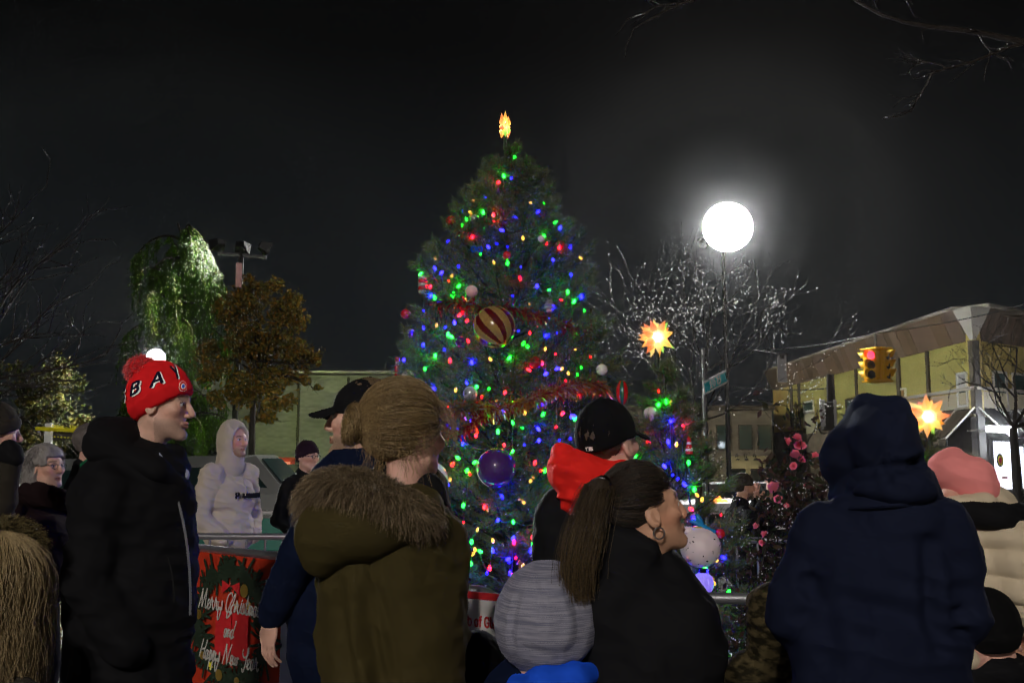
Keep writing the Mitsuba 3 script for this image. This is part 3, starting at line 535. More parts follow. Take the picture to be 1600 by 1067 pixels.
# ------------------------------------------------------------------ weeping conifer at the left
def weeping(t, seed=5):
    rng = np.random.default_rng(seed); Y = 17.0; ax = W(283, 600, Y); k = PX(Y); zt = W(283, 347, Y)[2]
    def P(px, py, dy=0.0): q = W(px, py, Y); return q + A(0, dy, 0)
    lean = bend([A(ax[0], Y, -.05), A(ax[0] - .05, Y, 2.2), P(280, 430), P(287, 375), P(278, 349)], 16)
    part(t, 'trunk', tubes([(lean, np.linspace(.13, .015, 16))], 8), 'mat_bark')
    limbs = []                                                    # arching limbs: start on the trunk, rise, then droop
    heads = [(214, 388, .1), (235, 425, -.2), (262, 377, .15), (300, 362, -.15), (318, 392, .1), (338, 425, -.1), (345, 470, .2), (350, 530, .0), (335, 560, -.3), (225, 470, .3), (215, 520, -.2), (240, 560, .4), (205, 590, .1), (335, 620, .3), (350, 655, .1), (260, 470, -.5), (300, 500, -.5), (270, 560, -.6), (320, 520, -.45), (318, 372, -.15), (330, 385, -.2), (338, 400, -.22), (345, 418, -.2), (350, 438, -.15), (326, 400, -.28), (340, 430, -.3), (310, 366, -.2), (322, 388, -.05), (332, 410, -.1), (312, 384, -.3), (240, 640, -.5), (300, 620, -.6), (330, 660, -.4), (195, 650, 0.1), (285, 420, -.3), (250, 400, .3), (310, 440, .3)]
    for px, py, dy in heads:
        tip = P(px, py, dy * 1.6); z0 = min(zt - .1, tip[2] + rng.uniform(-.35, .1)); i = np.argmin(abs(lean[:, 2] - z0)); s = lean[i]
        mid = (s + tip) / 2 + A(0, 0, .10 + .12 * rng.random()); end = tip + (tip - s) * A(.12, .12, 0) + A(0, 0, -.2)
        limbs.append(bend([s, mid, tip, end], 12))
    for _ in range(26):
        a = rng.uniform(0, 6.28); u = rng.random() ** .8; z = zt - .15 - u * (zt - .9); R = (.12 + .95 * min(1, (zt - z) / 2.8)) * rng.uniform(.35, 1.0)
        i = np.argmin(abs(lean[:, 2] - z)); s = lean[i]; o = A(math.cos(a), math.sin(a), 0); tip = s + o * R + A(0, 0, rng.uniform(-.1, .2))
        limbs.append(bend([s, (s + tip) / 2 + A(0, 0, .12), tip, tip + o * .08 - A(0, 0, .25)], 12))
    part(t, 'limb', tubes([(l, np.linspace(.03, .006, 12)) for l in limbs], 5), 'mat_bark')
    Bs, Ts = [], []; strands = []
    for l in limbs:
        n = 26; u = 11 * (1 - rng.uniform(0, 1, n) ** 1.3 * .85); i0 = np.minimum(u.astype(int), 10); q = l[i0] + (l[i0 + 1] - l[i0]) * (u - i0)[:, None]
        for o in q:
            h = min(rng.uniform(.12, .85) * min(1, .3 + (zt - o[2]) / 1.1), o[2] - .12); d = rng.normal(size=3) * A(.06, .06, 0)
            if h > .08: strands.append(bend([o, o + d * .6 + A(0, 0, -h * .35), o + d + A(0, 0, -h)], 7))
    S = np.array(strands); m = len(S)
    seg = rng.integers(0, 6, (m, 16)); uu = rng.random((m, 16, 1)); i = np.arange(m)[:, None]
    o = S[i, seg] + (S[i, seg + 1] - S[i, seg]) * uu; o = o.reshape(-1, 3)
    dirn = rng.normal(size=o.shape) * A(.75, .75, .3) + A(0, 0, -1.15); dirn /= np.linalg.norm(dirn, axis=1, keepdims=True)
    v, f = needle_shoots(o, o + dirn * rng.uniform(.05, .13, (len(o), 1)), 5, .055, .009, rng, .9)
    v2, f2 = tubes_fast(S, np.tile(np.linspace(.009, .004, 7), (m, 1)))
    col = np.vstack([np.repeat(np.array((.055, .12, .014)) * rng.uniform(.7, 1.35, (len(o), 1)), 15, 0), np.tile((.04, .05, .02), (len(v2), 1))])
    part(t, 'crown', (np.vstack([v, v2]), np.vstack([f, f2 + len(v)])), 'mat_needles_matt', kind='stuff', smooth=False, color=col)
weeping(thing('weeping_conifer', 'weeping conifer lit vivid green from its right side', 'tree'))

# ------------------------------------------------------------------ branching trees
def grow(rng, p, d, L, r, depth, out, spread=.55, up=.25, ratio=.74, wob=.16, kids=(2, 3), tips=None, minr=.0016):
    n = 5; pts = [p]; q = p.copy(); dd = d.copy()
    for _ in range(n - 1):
        dd = dd + rng.normal(size=3) * wob + A(0, 0, up * .12); dd /= np.linalg.norm(dd); q = q + dd * L / (n - 1); pts.append(q.copy())
    out.append((np.array(pts), np.linspace(r, r * .66, n)))
    if depth == 0:
        if tips is not None: tips.append((np.array(pts)))
        return
    for k in range(rng.integers(kids[0], kids[1] + 1)):
        i = rng.integers(2, n) if k else n - 1
        e = dd + rng.normal(size=3) * spread + A(0, 0, up); e /= np.linalg.norm(e)
        grow(rng, pts[i], e, L * ratio * rng.uniform(.75, 1.2), max(minr, r * (.66 if k == 0 else .5)), depth - 1, out, spread, up, ratio, wob, kids, tips, minr)
def drops_on(paths, n, r, rng, sub=0, bowl=False):
    """water drops hanging from twigs, all in one mesh"""
    ico = trimesh.creation.icosphere(subdivisions=sub, radius=1.0); P, wts = [], []
    L = np.array([np.linalg.norm(np.diff(p, axis=0), axis=1).sum() for p, _ in paths]); pick = rng.choice(len(paths), n, p=L / L.sum())
    out = []
    for k in pick:
        p, rr = paths[k]; u = rng.random() * (len(p) - 1); i = int(u); out.append(p[i] + (p[min(i + 1, len(p) - 1)] - p[i]) * (u - i) - A(0, 0, np.mean(rr) + r * .6))
    if bowl:                                                     # the front skins of hanging drops
        ico = trimesh.Trimesh([[math.cos(a), 0, math.sin(a)] for a in np.arange(6) * math.pi / 3] + [[0, -.7, 0]], [[k, 6, (k + 1) % 6] for k in range(6)], process=False)
    out = np.array(out); s = r * rng.uniform(.5, 1.25, (n, 1, 1))
    v = (out[:, None] + ico.vertices[None] * s * A(1, 1, 1.25)).reshape(-1, 3); f = (ico.faces[None] + (np.arange(n) * len(ico.vertices))[:, None, None]).reshape(-1, 3)
    return v, f
# the bare street tree below the light tower
bt = thing('bare_street_tree', 'bare street tree glittering with rain drops below the light tower', 'tree')
rng = np.random.default_rng(21); Y = 12.0; b0 = W(1089, 720, Y); fork = W(1091, 655, Y)
out, tips = [], []
out.append((bend([A(b0[0], Y, -.45), A(b0[0] + .01, Y, b0[2] * .6), fork], 8), np.linspace(.055, .036, 8)))
for tx, ty, dy, r in ((1046, 560, -.3, .016), (1106, 545, .1, .02), (1078, 580, .5, .014), (1140, 575, -.2, .016), (1128, 560, .5, .015), (1030, 595, .2, .013), (1160, 625, .3, .013), (1062, 615, -.5, .011)):
    tip = W(tx, ty, Y + dy); p = bend([fork - A(0, 0, .02), (fork * .45 + tip * .55) + A((tip - fork)[0] * .12, 0, -.03), tip], 7); out.append((p, np.linspace(r, r * .6, 7)))
    d = p[-1] - p[-2]; d /= np.linalg.norm(d); far = np.linalg.norm(W(tx, ty, Y) - fork)
    for j in range(4):
        s = p[[6, 6, 4, 3][j]]; e = d * .8 + rng.normal(size=3) * .4 + A(0, 0, .16); e /= np.linalg.norm(e)
        grow(rng, s, e, rng.uniform(.5, .72), r * (.6, .42, .4, .4)[j], 3, out, .45, .10, .78, .10, (2, 3), tips, .0014)
part(bt, 'trunk', tubes(out[:1], 10), 'mat_bark'); part(bt, 'branches', tubes(out[1:], 4), 'mat_bark')
thin = [o for o in out[9:] if np.mean(o[1]) < .009]
part(bt, 'raindrops', drops_on(thin, 1600, .0078, rng, bowl=True), 'mat_water_drop', kind='stuff', smooth=True)
# bare tree at the right edge, in front of the shop
rt = thing('bare_tree', 'dark bare tree at the right edge before the lit shop', 'tree'); rng = np.random.default_rng(8); Y = 13.0; b0 = W(1590, 760, Y); out = []
fork = W(1583, 668, Y); out.append((bend([A(b0[0], Y, -.05), b0, fork], 8), np.linspace(.085, .05, 8)))
for tx, ty, r in ((1548, 600, .022), (1584, 590, .03), (1612, 600, .028), (1560, 640, .015), (1640, 630, .03)):
    tip = W(tx, ty, Y + rng.uniform(-.3, .3)); p = bend([fork, fork * .5 + tip * .5 + A(.03, 0, -.04), tip], 6); out.append((p, np.linspace(r, r * .6, 6)))
    d = p[-1] - p[-2]; d /= np.linalg.norm(d)
    for j in range(3):
        e = d + rng.normal(size=3) * .35; e /= np.linalg.norm(e); grow(rng, p[[5, 4, 3][j]], e, .42, r * .5, 3, out, .5, .15, .72, .12, (2, 3), None, .0025)
part(rt, 'trunk', tubes(out[:1], 10), 'mat_bark'); part(rt, 'branches', tubes(out[1:], 4), 'mat_bark')
# bare tree outside the left edge whose wet branches arch into the picture
lt = thing('bare_tree', 'bare tree at the left edge with long wet arching branches', 'tree'); rng = np.random.default_rng(9); Y = 7.0; out = []
base = W(-190, 700, Y); out.append((bend([A(base[0], Y, -.05), A(base[0] + .03, Y, 1.2), W(-170, 560, Y), W(-120, 470, Y)], 10), np.linspace(.12, .05, 10)))
for pts, r in (([(-165, 560), (-60, 600), (5, 470), (45, 425), (85, 395), (122, 368)], .022), ([(-140, 500), (-40, 545), (20, 470), (60, 418), (92, 392)], .016), ([(-165, 560), (-50, 590), (8, 560), (50, 510), (80, 480)], .014), ([(-165, 590), (-40, 560), (30, 530), (95, 521)], .014), ([(-170, 620), (-40, 600), (60, 580), (130, 567), (165, 555)], .016), ([(-170, 640), (-40, 640), (50, 590), (120, 575)], .012), ([(-120, 470), (-60, 420), (0, 365), (30, 335)], .014), ([(-165, 560), (-60, 500), (0, 440), (30, 400)], .012), ([(-160, 600), (-60, 620), (20, 600), (80, 630)], .010)):
    dy = rng.uniform(-.5, .5); p = bend([W(x, y, Y + dy * min(1, max(0, (x + 100) / 150))) for x, y in pts], 14); out.append((p, np.linspace(r, .004, 14)))
    for i in range(4, 14):
        for _ in range(1):
            d = p[i] - p[i - 1]; d /= np.linalg.norm(d); e = d + rng.normal(size=3) * .5 + A(0, 0, .2); e /= np.linalg.norm(e)
            grow(rng, p[i], e, rng.uniform(.15, .34), .005, 2, out, .4, .15, .7, .1, (1, 2), None, .0016)
part(lt, 'trunk', tubes(out[:1], 10), 'mat_bark'); part(lt, 'branches', tubes(out[1:], 4), 'mat_bark')
part(lt, 'raindrops', drops_on(out[1:], 420, .0042, rng), 'mat_drop', kind='stuff', smooth=True)
# overhanging tree at the right: trunk outside the frame, limbs reach over the square
ot = thing('overhanging_tree', 'bare tree whose dark limbs reach into the top right corner', 'tree'); rng = np.random.default_rng(10); Y = 5.0; out = []
tb = W(2080, 715, Y); out.append((bend([A(tb[0], Y, -.05), A(tb[0], Y, 1.8), W(2040, 250, Y), W(1960, 40, Y), W(1900, -140, Y)], 14), np.linspace(.16, .07, 14)))
for pts, r, e in (([(1990, 110), (1850, 95), (1720, 80), (1600, 67), (1530, 52), (1450, 42), (1385, 27), (1335, 0), (1310, -25)], .034, .006), ([(1640, 72), (1570, 77), (1525, 95), (1480, 108), (1448, 118)], .013, .004), ([(1455, 116), (1446, 135), (1432, 158), (1424, 175)], .006, .003), ([(1480, 108), (1450, 98), (1425, 106)], .005, .002), ([(1960, 40), (1700, -150), (1400, -170), (1200, -90), (1085, 2), (1040, 16), (1012, 28), (990, 45)], .03, .004), ([(1085, 2), (1060, 6), (1030, 10), (1010, 20)], .006, .003), ([(1530, 55), (1545, 78), (1560, 90)], .005, .002), ([(1400, -170), (1390, -60), (1420, 8)], .012, .004)):
    p = bend([W(x, y, Y) for x, y in pts], 18); out.append((p, np.linspace(r, e, 18)))
    for i in range(9, 18, 2):
        d = p[i] - p[i - 1]; d /= np.linalg.norm(d); g = d + rng.normal(size=3) * .45; g /= np.linalg.norm(g); grow(rng, p[i], g, rng.uniform(.05, .14), .0035, 1, out, .4, .0, .7, .1, (1, 2), None, .0015)
part(ot, 'trunk', tubes(out[:1], 12), 'mat_bark'); part(ot, 'limb', tubes(out[1:], 6), 'mat_bark')
part(ot, 'raindrops', drops_on([o for o in out[5:]], 70, .004, rng), 'mat_drop', kind='stuff', smooth=True)

# ------------------------------------------------------------------ autumn tree and the leafy shrub at the left
def leafy(t, Y, blobs, ncards, size, cols, trunk, seed, twigs=60):
    rng = np.random.default_rng(seed); cs = [(W(px, py, Y) + A(0, dy, 0), rx * PX(Y), rz * PX(Y)) for px, py, rx, rz, dy in blobs]
    wts = np.array([rx * rz for _, rx, rz in cs]); wts /= wts.sum(); P = []
    for (c, rx, rz), w in zip(cs, wts):
        m = int(ncards * w); sub = rng.normal(size=(max(3, m // 60), 3)); sub /= np.linalg.norm(sub, axis=1, keepdims=True); sub *= rng.uniform(.35, 1.0, (len(sub), 1))
        k = rng.integers(0, len(sub), m); P.append(c + (sub[k] + rng.normal(size=(m, 3)) * .17) * A(rx, rx * .9, rz))
    P = np.vstack(P); P = P[P[:, 2] > .08]
    v, f, per = leaf_cards(P, size, rng=rng); part(t, 'crown', (v, f), 'mat_leaf', kind='stuff', smooth=False, color=tinted(cols, len(P), per, rng, .35))
    base = trunk[0]; out = [(bend(trunk, 9), np.linspace(.07, .035, 9))]; top = np.array(trunk[-1])
    for c, rx, rz in cs:
        p = bend([top - A(0, 0, rng.uniform(0, .5)), (top + c) / 2 + A(0, 0, -.06), c], 6); out.append((p, np.linspace(.024, .008, 6)))
        for _ in range(twigs // len(cs)):
            e = c + rng.normal(size=3) * A(rx, rx, rz) * .5; out.append((bend([p[rng.integers(2, 6)], (c + e) / 2, e], 4), np.linspace(.008, .003, 4)))
    part(t, 'trunk', tubes(out[:1], 8), 'mat_bark'); part(t, 'branches', tubes(out[1:], 4), 'mat_bark')
    return P
at_ = thing('autumn_tree', 'autumn tree with brown and orange leaves before the grey building', 'tree'); Y = 15.0; b = W(393, 760, Y)
P = leafy(at_, Y, [(405, 465, 50, 34, 0), (360, 500, 38, 40, .2), (448, 500, 38, 42, -.1), (400, 540, 60, 40, 0), (345, 560, 32, 36, -.3), (460, 560, 40, 40, .3), (400, 600, 60, 36, 0), (350, 620, 30, 26, .1), (440, 625, 36, 24, -.3), (485, 600, 16, 14, 0), (400, 645, 34, 20, .2), (395, 440, 18, 16, 0), (452, 470, 14, 24, 0), (490, 563, 14, 14, .1)], 9500, .085,
      [(.16, .11, .02), (.12, .095, .024), (.20, .10, .018), (.11, .105, .03), (.26, .15, .025), (.085, .08, .022)], [A(b[0], Y, -.05), A(b[0], Y, 1.2), W(395, 640, Y), W(402, 560, Y)], 31, 80)
rng = np.random.default_rng(4); kdrop = P[rng.choice(len(P), 150)]; part(at_, 'raindrops', drops_on([(np.array([p, p + A(.01, 0, 0)]), np.array([.0, .0])) for p in kdrop], 150, .011, rng), 'mat_drop', kind='stuff', smooth=True)
sh = thing('tall_shrub', 'tall shrub with sparse yellowing leaves behind the yellow sign', 'shrub'); Y = 13.5
leafy(sh, Y, [(30, 590, 46, 40, 0), (90, 600, 44, 48, .2), (60, 650, 60, 36, 0), (110, 650, 34, 44, -.2), (20, 660, 50, 36, .1), (-40, 620, 50, 60, 0), (90, 690, 60, 26, .2), (30, 700, 60, 22, .1)], 3600, .085,
      [(.07, .058, .02), (.05, .054, .017), (.12, .10, .02), (.04, .044, .015), (.12, .09, .045), (.03, .04, .014)], [A(W(60, 715, Y)[0], Y, -.05), A(W(60, 715, Y)[0], Y, .8), W(60, 640, Y)], 32, 110)
hd = thing('hedge', 'dark clipped hedge behind the weeping conifer and the sign', 'hedge'); Y = 19.5
leafy(hd, Y, [(x, 690, 44, 40, 0) for x in range(-60, 360, 44)], 7000, .10, [(.02, .035, .015), (.03, .045, .018), (.018, .028, .014)], [A(W(150, 715, Y)[0], Y, -.05), A(W(150, 715, Y)[0], Y, .5), W(150, 705, Y)], 33, 60)
# ------------------------------------------------------------------ flowering shrub before the far barrier
rb = thing('rose_shrub', 'dark wet flowering shrub with pink blooms left of the hooded man', 'shrub'); rng = np.random.default_rng(41); Y = 4.6; out = []
root = A(W(1225, 900, Y)[0], Y, -.03)
for tx, ty, dy in ((1232, 690, 0), (1258, 700, .1), (1215, 850, .1), (1270, 760, -.1), (1290, 820, .1), (1175, 905, -.1), (1235, 760, -.15), (1200, 840, -.2), (1255, 830, -.2), (1228, 742, .1), (1300, 720, .1)):
    tip = W(tx, ty, Y + dy); p = bend([root + rng.normal(size=3) * A(.05, .05, 0), root * .45 + tip * .55 + rng.normal(size=3) * .05, tip], 9); out.append((p, np.linspace(.012, .004, 9)))
    for i in range(2, 9):
        for _ in range(3):
            d = rng.normal(size=3) + A(0, 0, .4); d /= np.linalg.norm(d); grow(rng, p[i], d, rng.uniform(.08, .18), .003, 1, out, .5, .1, .7, .1, (1, 2), None, .0014)
part(rb, 'stems', tubes(out, 4), 'mat_bark')
pos = np.vstack([o[0][rng.integers(0, len(o[0]), 6)] + rng.normal(size=(6, 3)) * .03 for o in out]); v, f, per = leaf_cards(pos, .042, rng=rng)
part(rb, 'leaves', (v, f), 'mat_leaf', kind='stuff', smooth=False, color=tinted([(.03, .03, .015), (.05, .035, .022), (.06, .03, .025), (.025, .035, .018)], len(pos), per, rng))
part(rb, 'raindrops', drops_on(out, 1500, .0034, rng), 'mat_drop', kind='stuff', smooth=True)
def bloom(c, r, rng):
    ms = []
    for ring, (n, op) in enumerate(((3, .25), (5, .65), (6, 1.0))):
        for k in range(n):
            a = 2 * np.pi * k / n + ring * .5; o = A(math.cos(a), math.sin(a), 0); s = A(-o[1], o[0], 0); g = []
            for u in (0, .5, 1.0):
                for w in (-.5, 0, .5): g.append(np.array(c) + o * r * op * (u * (1.05 - .2 * u)) + s * r * w * (.5 + .6 * u - .45 * u * u) * 1.5 + A(0, 0, 1) * r * ((1.1 - op) * u * 1.1 + .25 * w * w))
            ff = [[0, 1, 4], [0, 4, 3], [1, 2, 5], [1, 5, 4], [3, 4, 7], [3, 7, 6], [4, 5, 8], [4, 8, 7]]; ms.append((np.array(g), np.array(ff)))
    m = cat(ms); R = trimesh.transformations.rotation_matrix(rng.uniform(.2, 1.3), rng.normal(size=3) * A(1, 1, .2), c); m.apply_transform(R); return m
for px, py, r in ((1228, 690, 8), (1245, 686, 9), (1250, 697, 11), (1243, 712, 10), (1252, 720, 8), (1240, 728, 7), (1275, 714, 8), (1210, 762, 11), (1216, 780, 8), (1182, 822, 6), (1196, 835, 7), (1262, 760, 7), (1190, 848, 6), (1229, 790, 5)):
    c = W(px, py, Y - .12 + rng.uniform(-.05, .05)); part(rb, 'flower', bloom(c, r * PX(Y), rng), 'mat_petal', smooth=True)
# ------------------------------------------------------------------ people
def Rz(a): c, s = math.cos(a), math.sin(a); return np.array([[c, -s, 0], [s, c, 0], [0, 0, 1.0]])
def Rx(a): c, s = math.cos(a), math.sin(a); return np.array([[1, 0, 0], [0, c, -s], [0, s, c]])
def Ry(a): c, s = math.cos(a), math.sin(a); return np.array([[c, 0, s], [0, 1, 0], [-s, 0, c]])
def facing(yaw): return Rz(math.radians(yaw) - math.pi / 2)          # local y (forward) -> direction yaw (0 = right of the picture, 90 = away)
def xf(v, R, o, s=1.0): return (v * s) @ R.T + o
class Head:
    """a head frame: origin at the skull centre, x right, y forward, z up"""
    def __init__(s, c, yaw, pitch=0.0, roll=0.0, scale=1.0): s.c, s.R, s.s = np.array(c, float), facing(yaw) @ Rx(math.radians(pitch)) @ Ry(math.radians(roll)), scale
    def out(s, v): return xf(v, s.R, s.c, s.s)
    def mesh(s, f, lo, hi, h): v, fc = surface(f, lo, hi, h); return s.out(v), fc, v
    def at(s, *p): return s.out(np.array(p, float)[None])[0]
def face_sdf(P, nose=1.0, jaw=1.0, female=False, ears=True):
    Q = P.copy(); Q[..., 0] = np.abs(P[..., 0])
    d = sd_ell(P, (0, -.014, .032), (.074, .096, .084))
    d = smin(d, sd_ell(P, (0, .022, -.035), (.060, .066, .084)), .03)
    d = smin(d, sd_cap(Q, (.046 * jaw, -.004, -.062), (.012, .070, -.108 if not female else -.104), .022, .019), .028)
    d = smin(d, sd_ell(P, (0, .080, -.108 if not female else -.102), (.019, .016, .015)), .014)
    d = smin(d, sd_ell(Q, (.043, .060, -.022), (.022, .020, .018)), .022)
    d = smin(d, sd_cap(Q, (0, .086, .022), (.044, .064, .020), .012, .010), .014)          # brow
    d = smax(d, -sd_ell(Q, (.031, .094, -.001), (.017, .014, .012)), .014)                 # eye sockets
    d = smin(d, sd_ell(Q, (.031, .0735, -.001), (.0125, .0125, .0115)), .004)              # eyeballs
    d = smin(d, sd_cap(Q, (.018, .0845, .0075), (.044, .0755, .005), .0042), .004)         # upper lids
    d = smin(d, sd_cap(P, (0, .087, .012), (0, .087 + .022 * nose, -.033), .0075, .0115), .010)
    d = smin(d, sd_ell(Q, (.0115, .092 + .006 * nose, -.040), (.008, .011, .008)), .006)
    d = smin(d, sd_cap(Q, (0, .093, -.0655), (.021, .083, -.068), .0068, .0040), .005)     # lips
    d = smin(d, sd_cap(Q, (0, .0915, -.0775), (.017, .084, -.0735), .0074, .0045), .005)
    d = smax(d, -sd_cap(Q, (0, .101, -.0718), (.019, .090, -.0712), .0018), .004)
    if ears:
        e = sd_ell(Q, (.076, -.012, -.010), (.0095, .021, .033), Ry(-.25))
        e = smax(e, -sd_ell(Q, (.086, -.006, -.006), (.007, .011, .018)), .006)
        d = smin(d, e, .008)
    d = smin(d, sd_cap(P, (0, -.022, -.075), (0, -.052, -.235), .054 if not female else .047, .060 if not female else .053), .03)
    return d
def face_color(v, skin, lips=(.42, .12, .10), brow=(.06, .04, .03), beard=None, age=0.0):
    c = np.tile(np.array(skin, float), (len(v), 1)); x = np.abs(v[:, 0]); y, z = v[:, 1], v[:, 2]
    c *= (0.88 + 0.24 * meshkit.fbm(v * 60, 3))[:, None]
    cheek = np.exp(-(((x - .045) / .022) ** 2 + ((z + .03) / .024) ** 2)) * (y > 0); c = c * (1 + cheek[:, None] * A(.10, -.12, -.14)); no = np.exp(-((x / .016) ** 2 + ((z + .034) / .016) ** 2)) * (y > .085); c = c * (1 + no[:, None] * A(.05, -.08, -.09))
    if beard is not None:
        m = ((z < -.052) & (y > .0) & (z > -.14)) * np.clip((-z - .05) / .02, 0, 1); m = m * (0.5 + .5 * meshkit.noise(v * 300)); c = c * (1 - m[:, None]) + np.array(beard) * m[:, None]
    lp = np.clip(1.4 - np.sqrt((x / .021) ** 2 + ((z + .0715) / .011) ** 2) * 1.0, 0, 1) * (y > .078); c = c * (1 - lp[:, None] * .8) + np.array(lips) * lp[:, None] * .8
    mt = (np.abs(z + .0715) < .0022) & (x < .021) & (y > .08); c[mt] *= .3
    br = (np.abs(z - .0215 - .15 * np.maximum(0, .03 - np.abs(x - .03))) < .0055) & (x > .012) & (x < .052) & (y > .05); c[br] = c[br] * .35 + np.array(brow) * .65
    r = np.sqrt((x - .031) ** 2 + (z + .001) ** 2); ey = (r < .0125) & (np.abs(z + .0005) < .0058) & (y > .07); c[ey] = (.62, .6, .57)
    c[ey & (r < .0062)] = (.05, .035, .02); ls = (np.abs(z - .0062 + 8 * (x - .031) ** 2) < .0022) & (np.abs(x - .031) < .015) & (y > .066); c[ls] *= .3
    return np.clip(c, 0, 1)
_hand = None
def hand_mesh():
    """a relaxed right hand hanging down (-z), palm towards -x, thumb forward (+y)"""
    global _hand
    if _hand is None:
        fing = [(.027, .074, .0076), (.009, .083, .0079), (-.009, .077, .0076), (-.026, .060, .0066)]
        def f(P):
            d = sd_ell(P, (0, 0, -.045), (.0145, .038, .052)); d = smin(d, sd_cap(P, (0, 0, .03), (0, 0, -.02), .022, .023), .02)
            for y, L, r in fing:
                b = A(0, y, -.086 + .06 * abs(y)); k1 = b + A(-.006, y * .05, -L * .42); k2 = k1 + A(-.016, 0, -L * .3); k3 = k2 + A(-.018, 0, -L * .2)
                g = np.minimum(np.minimum(sd_cap(P, b, k1, r * 1.06, r), sd_cap(P, k1, k2, r, r * .92)), sd_cap(P, k2, k3, r * .92, r * .8)); d = smin(d, g, .006)
            a = A(-.004, .030, -.028); b = A(-.016, .056, -.058); c = A(-.024, .060, -.088)
            return smin(d, np.minimum(sd_cap(P, a, b, .014, .011), sd_cap(P, b, c, .011, .0088)), .010)
        _hand = surface(f, (-.07, -.06, -.20), (.04, .085, .06), .0032)
    return _hand
def placed_hand(wrist, down, fwd, left=False, s=1.0):
    v, f = hand_mesh(); z = -np.array(down, float); z /= np.linalg.norm(z); y = np.array(fwd, float); y -= z * (y @ z); y /= np.linalg.norm(y); x = np.cross(y, z)
    v = v * A(-1, 1, 1) if left else v
    return xf(v, np.c_[x, y, z], np.array(wrist, float), s), (f[:, ::-1] if left else f)
_shoe = None
def shoe_mesh():
    global _shoe
    if _shoe is None:
        def f(P):
            d = smin(sd_ell(P, (0, .02, .035), (.046, .135, .045)), sd_cap(P, (0, -.055, .05), (0, -.05, .12), .045), .03)
            return np.maximum(d, -P[..., 2] + .0)
        _shoe = surface(f, (-.07, -.14, -.02), (.07, .18, .17), .016)
    return _shoe
def crumple(v, f, amp=.010, fine=.0035, scale=(9, 9, 6), seed=0, rel=1):
    v = relax(v, f, rel); n = vnormals(v, f)
    d = amp * (meshkit.fbm(v * np.array(scale), 3, seed) - .5) * 2 + fine * (meshkit.fbm(v * np.array(scale) * 3.3 + 7, 2, seed + 5) - .5) * 2
    # soft drag folds: ridged noise stretched along one direction
    rdg = 1 - np.abs(meshkit.fbm(v * A(7, 7, 16) + A(0, 0, 3) * v[:, :1], 2, seed + 9) - .5) * 4
    return v + n * (d + amp * .6 * np.clip(rdg, -1, 1))[:, None]
def crease(v, f, lines):
    """sunk folds with a raised lip along polylines (world space)"""
    n = vnormals(v, f); d = np.zeros(len(v))
    for pts, depth, wd in lines:
        p = bend(pts, 24) if len(pts) > 2 else np.linspace(pts[0], pts[1], 16); dist, i = cKDTree(p).query(v, distance_upper_bound=wd * 6 + .08); u = np.clip(i / (len(p) - 1), 0, 1); dist = np.where(np.isfinite(dist), dist, 9); q = np.linalg.norm((v - p[np.minimum(i, len(p) - 1)])[:, [0, 2]], axis=1); ok = dist < 8
        fade = np.sin(np.pi * np.clip(u, .03, .97)) ** .5; d += ok * fade * (-depth * np.exp(-(q / wd) ** 2) + depth * .55 * np.exp(-((q - 2.0 * wd) / (wd * .9)) ** 2))
    return v + n * d[:, None]
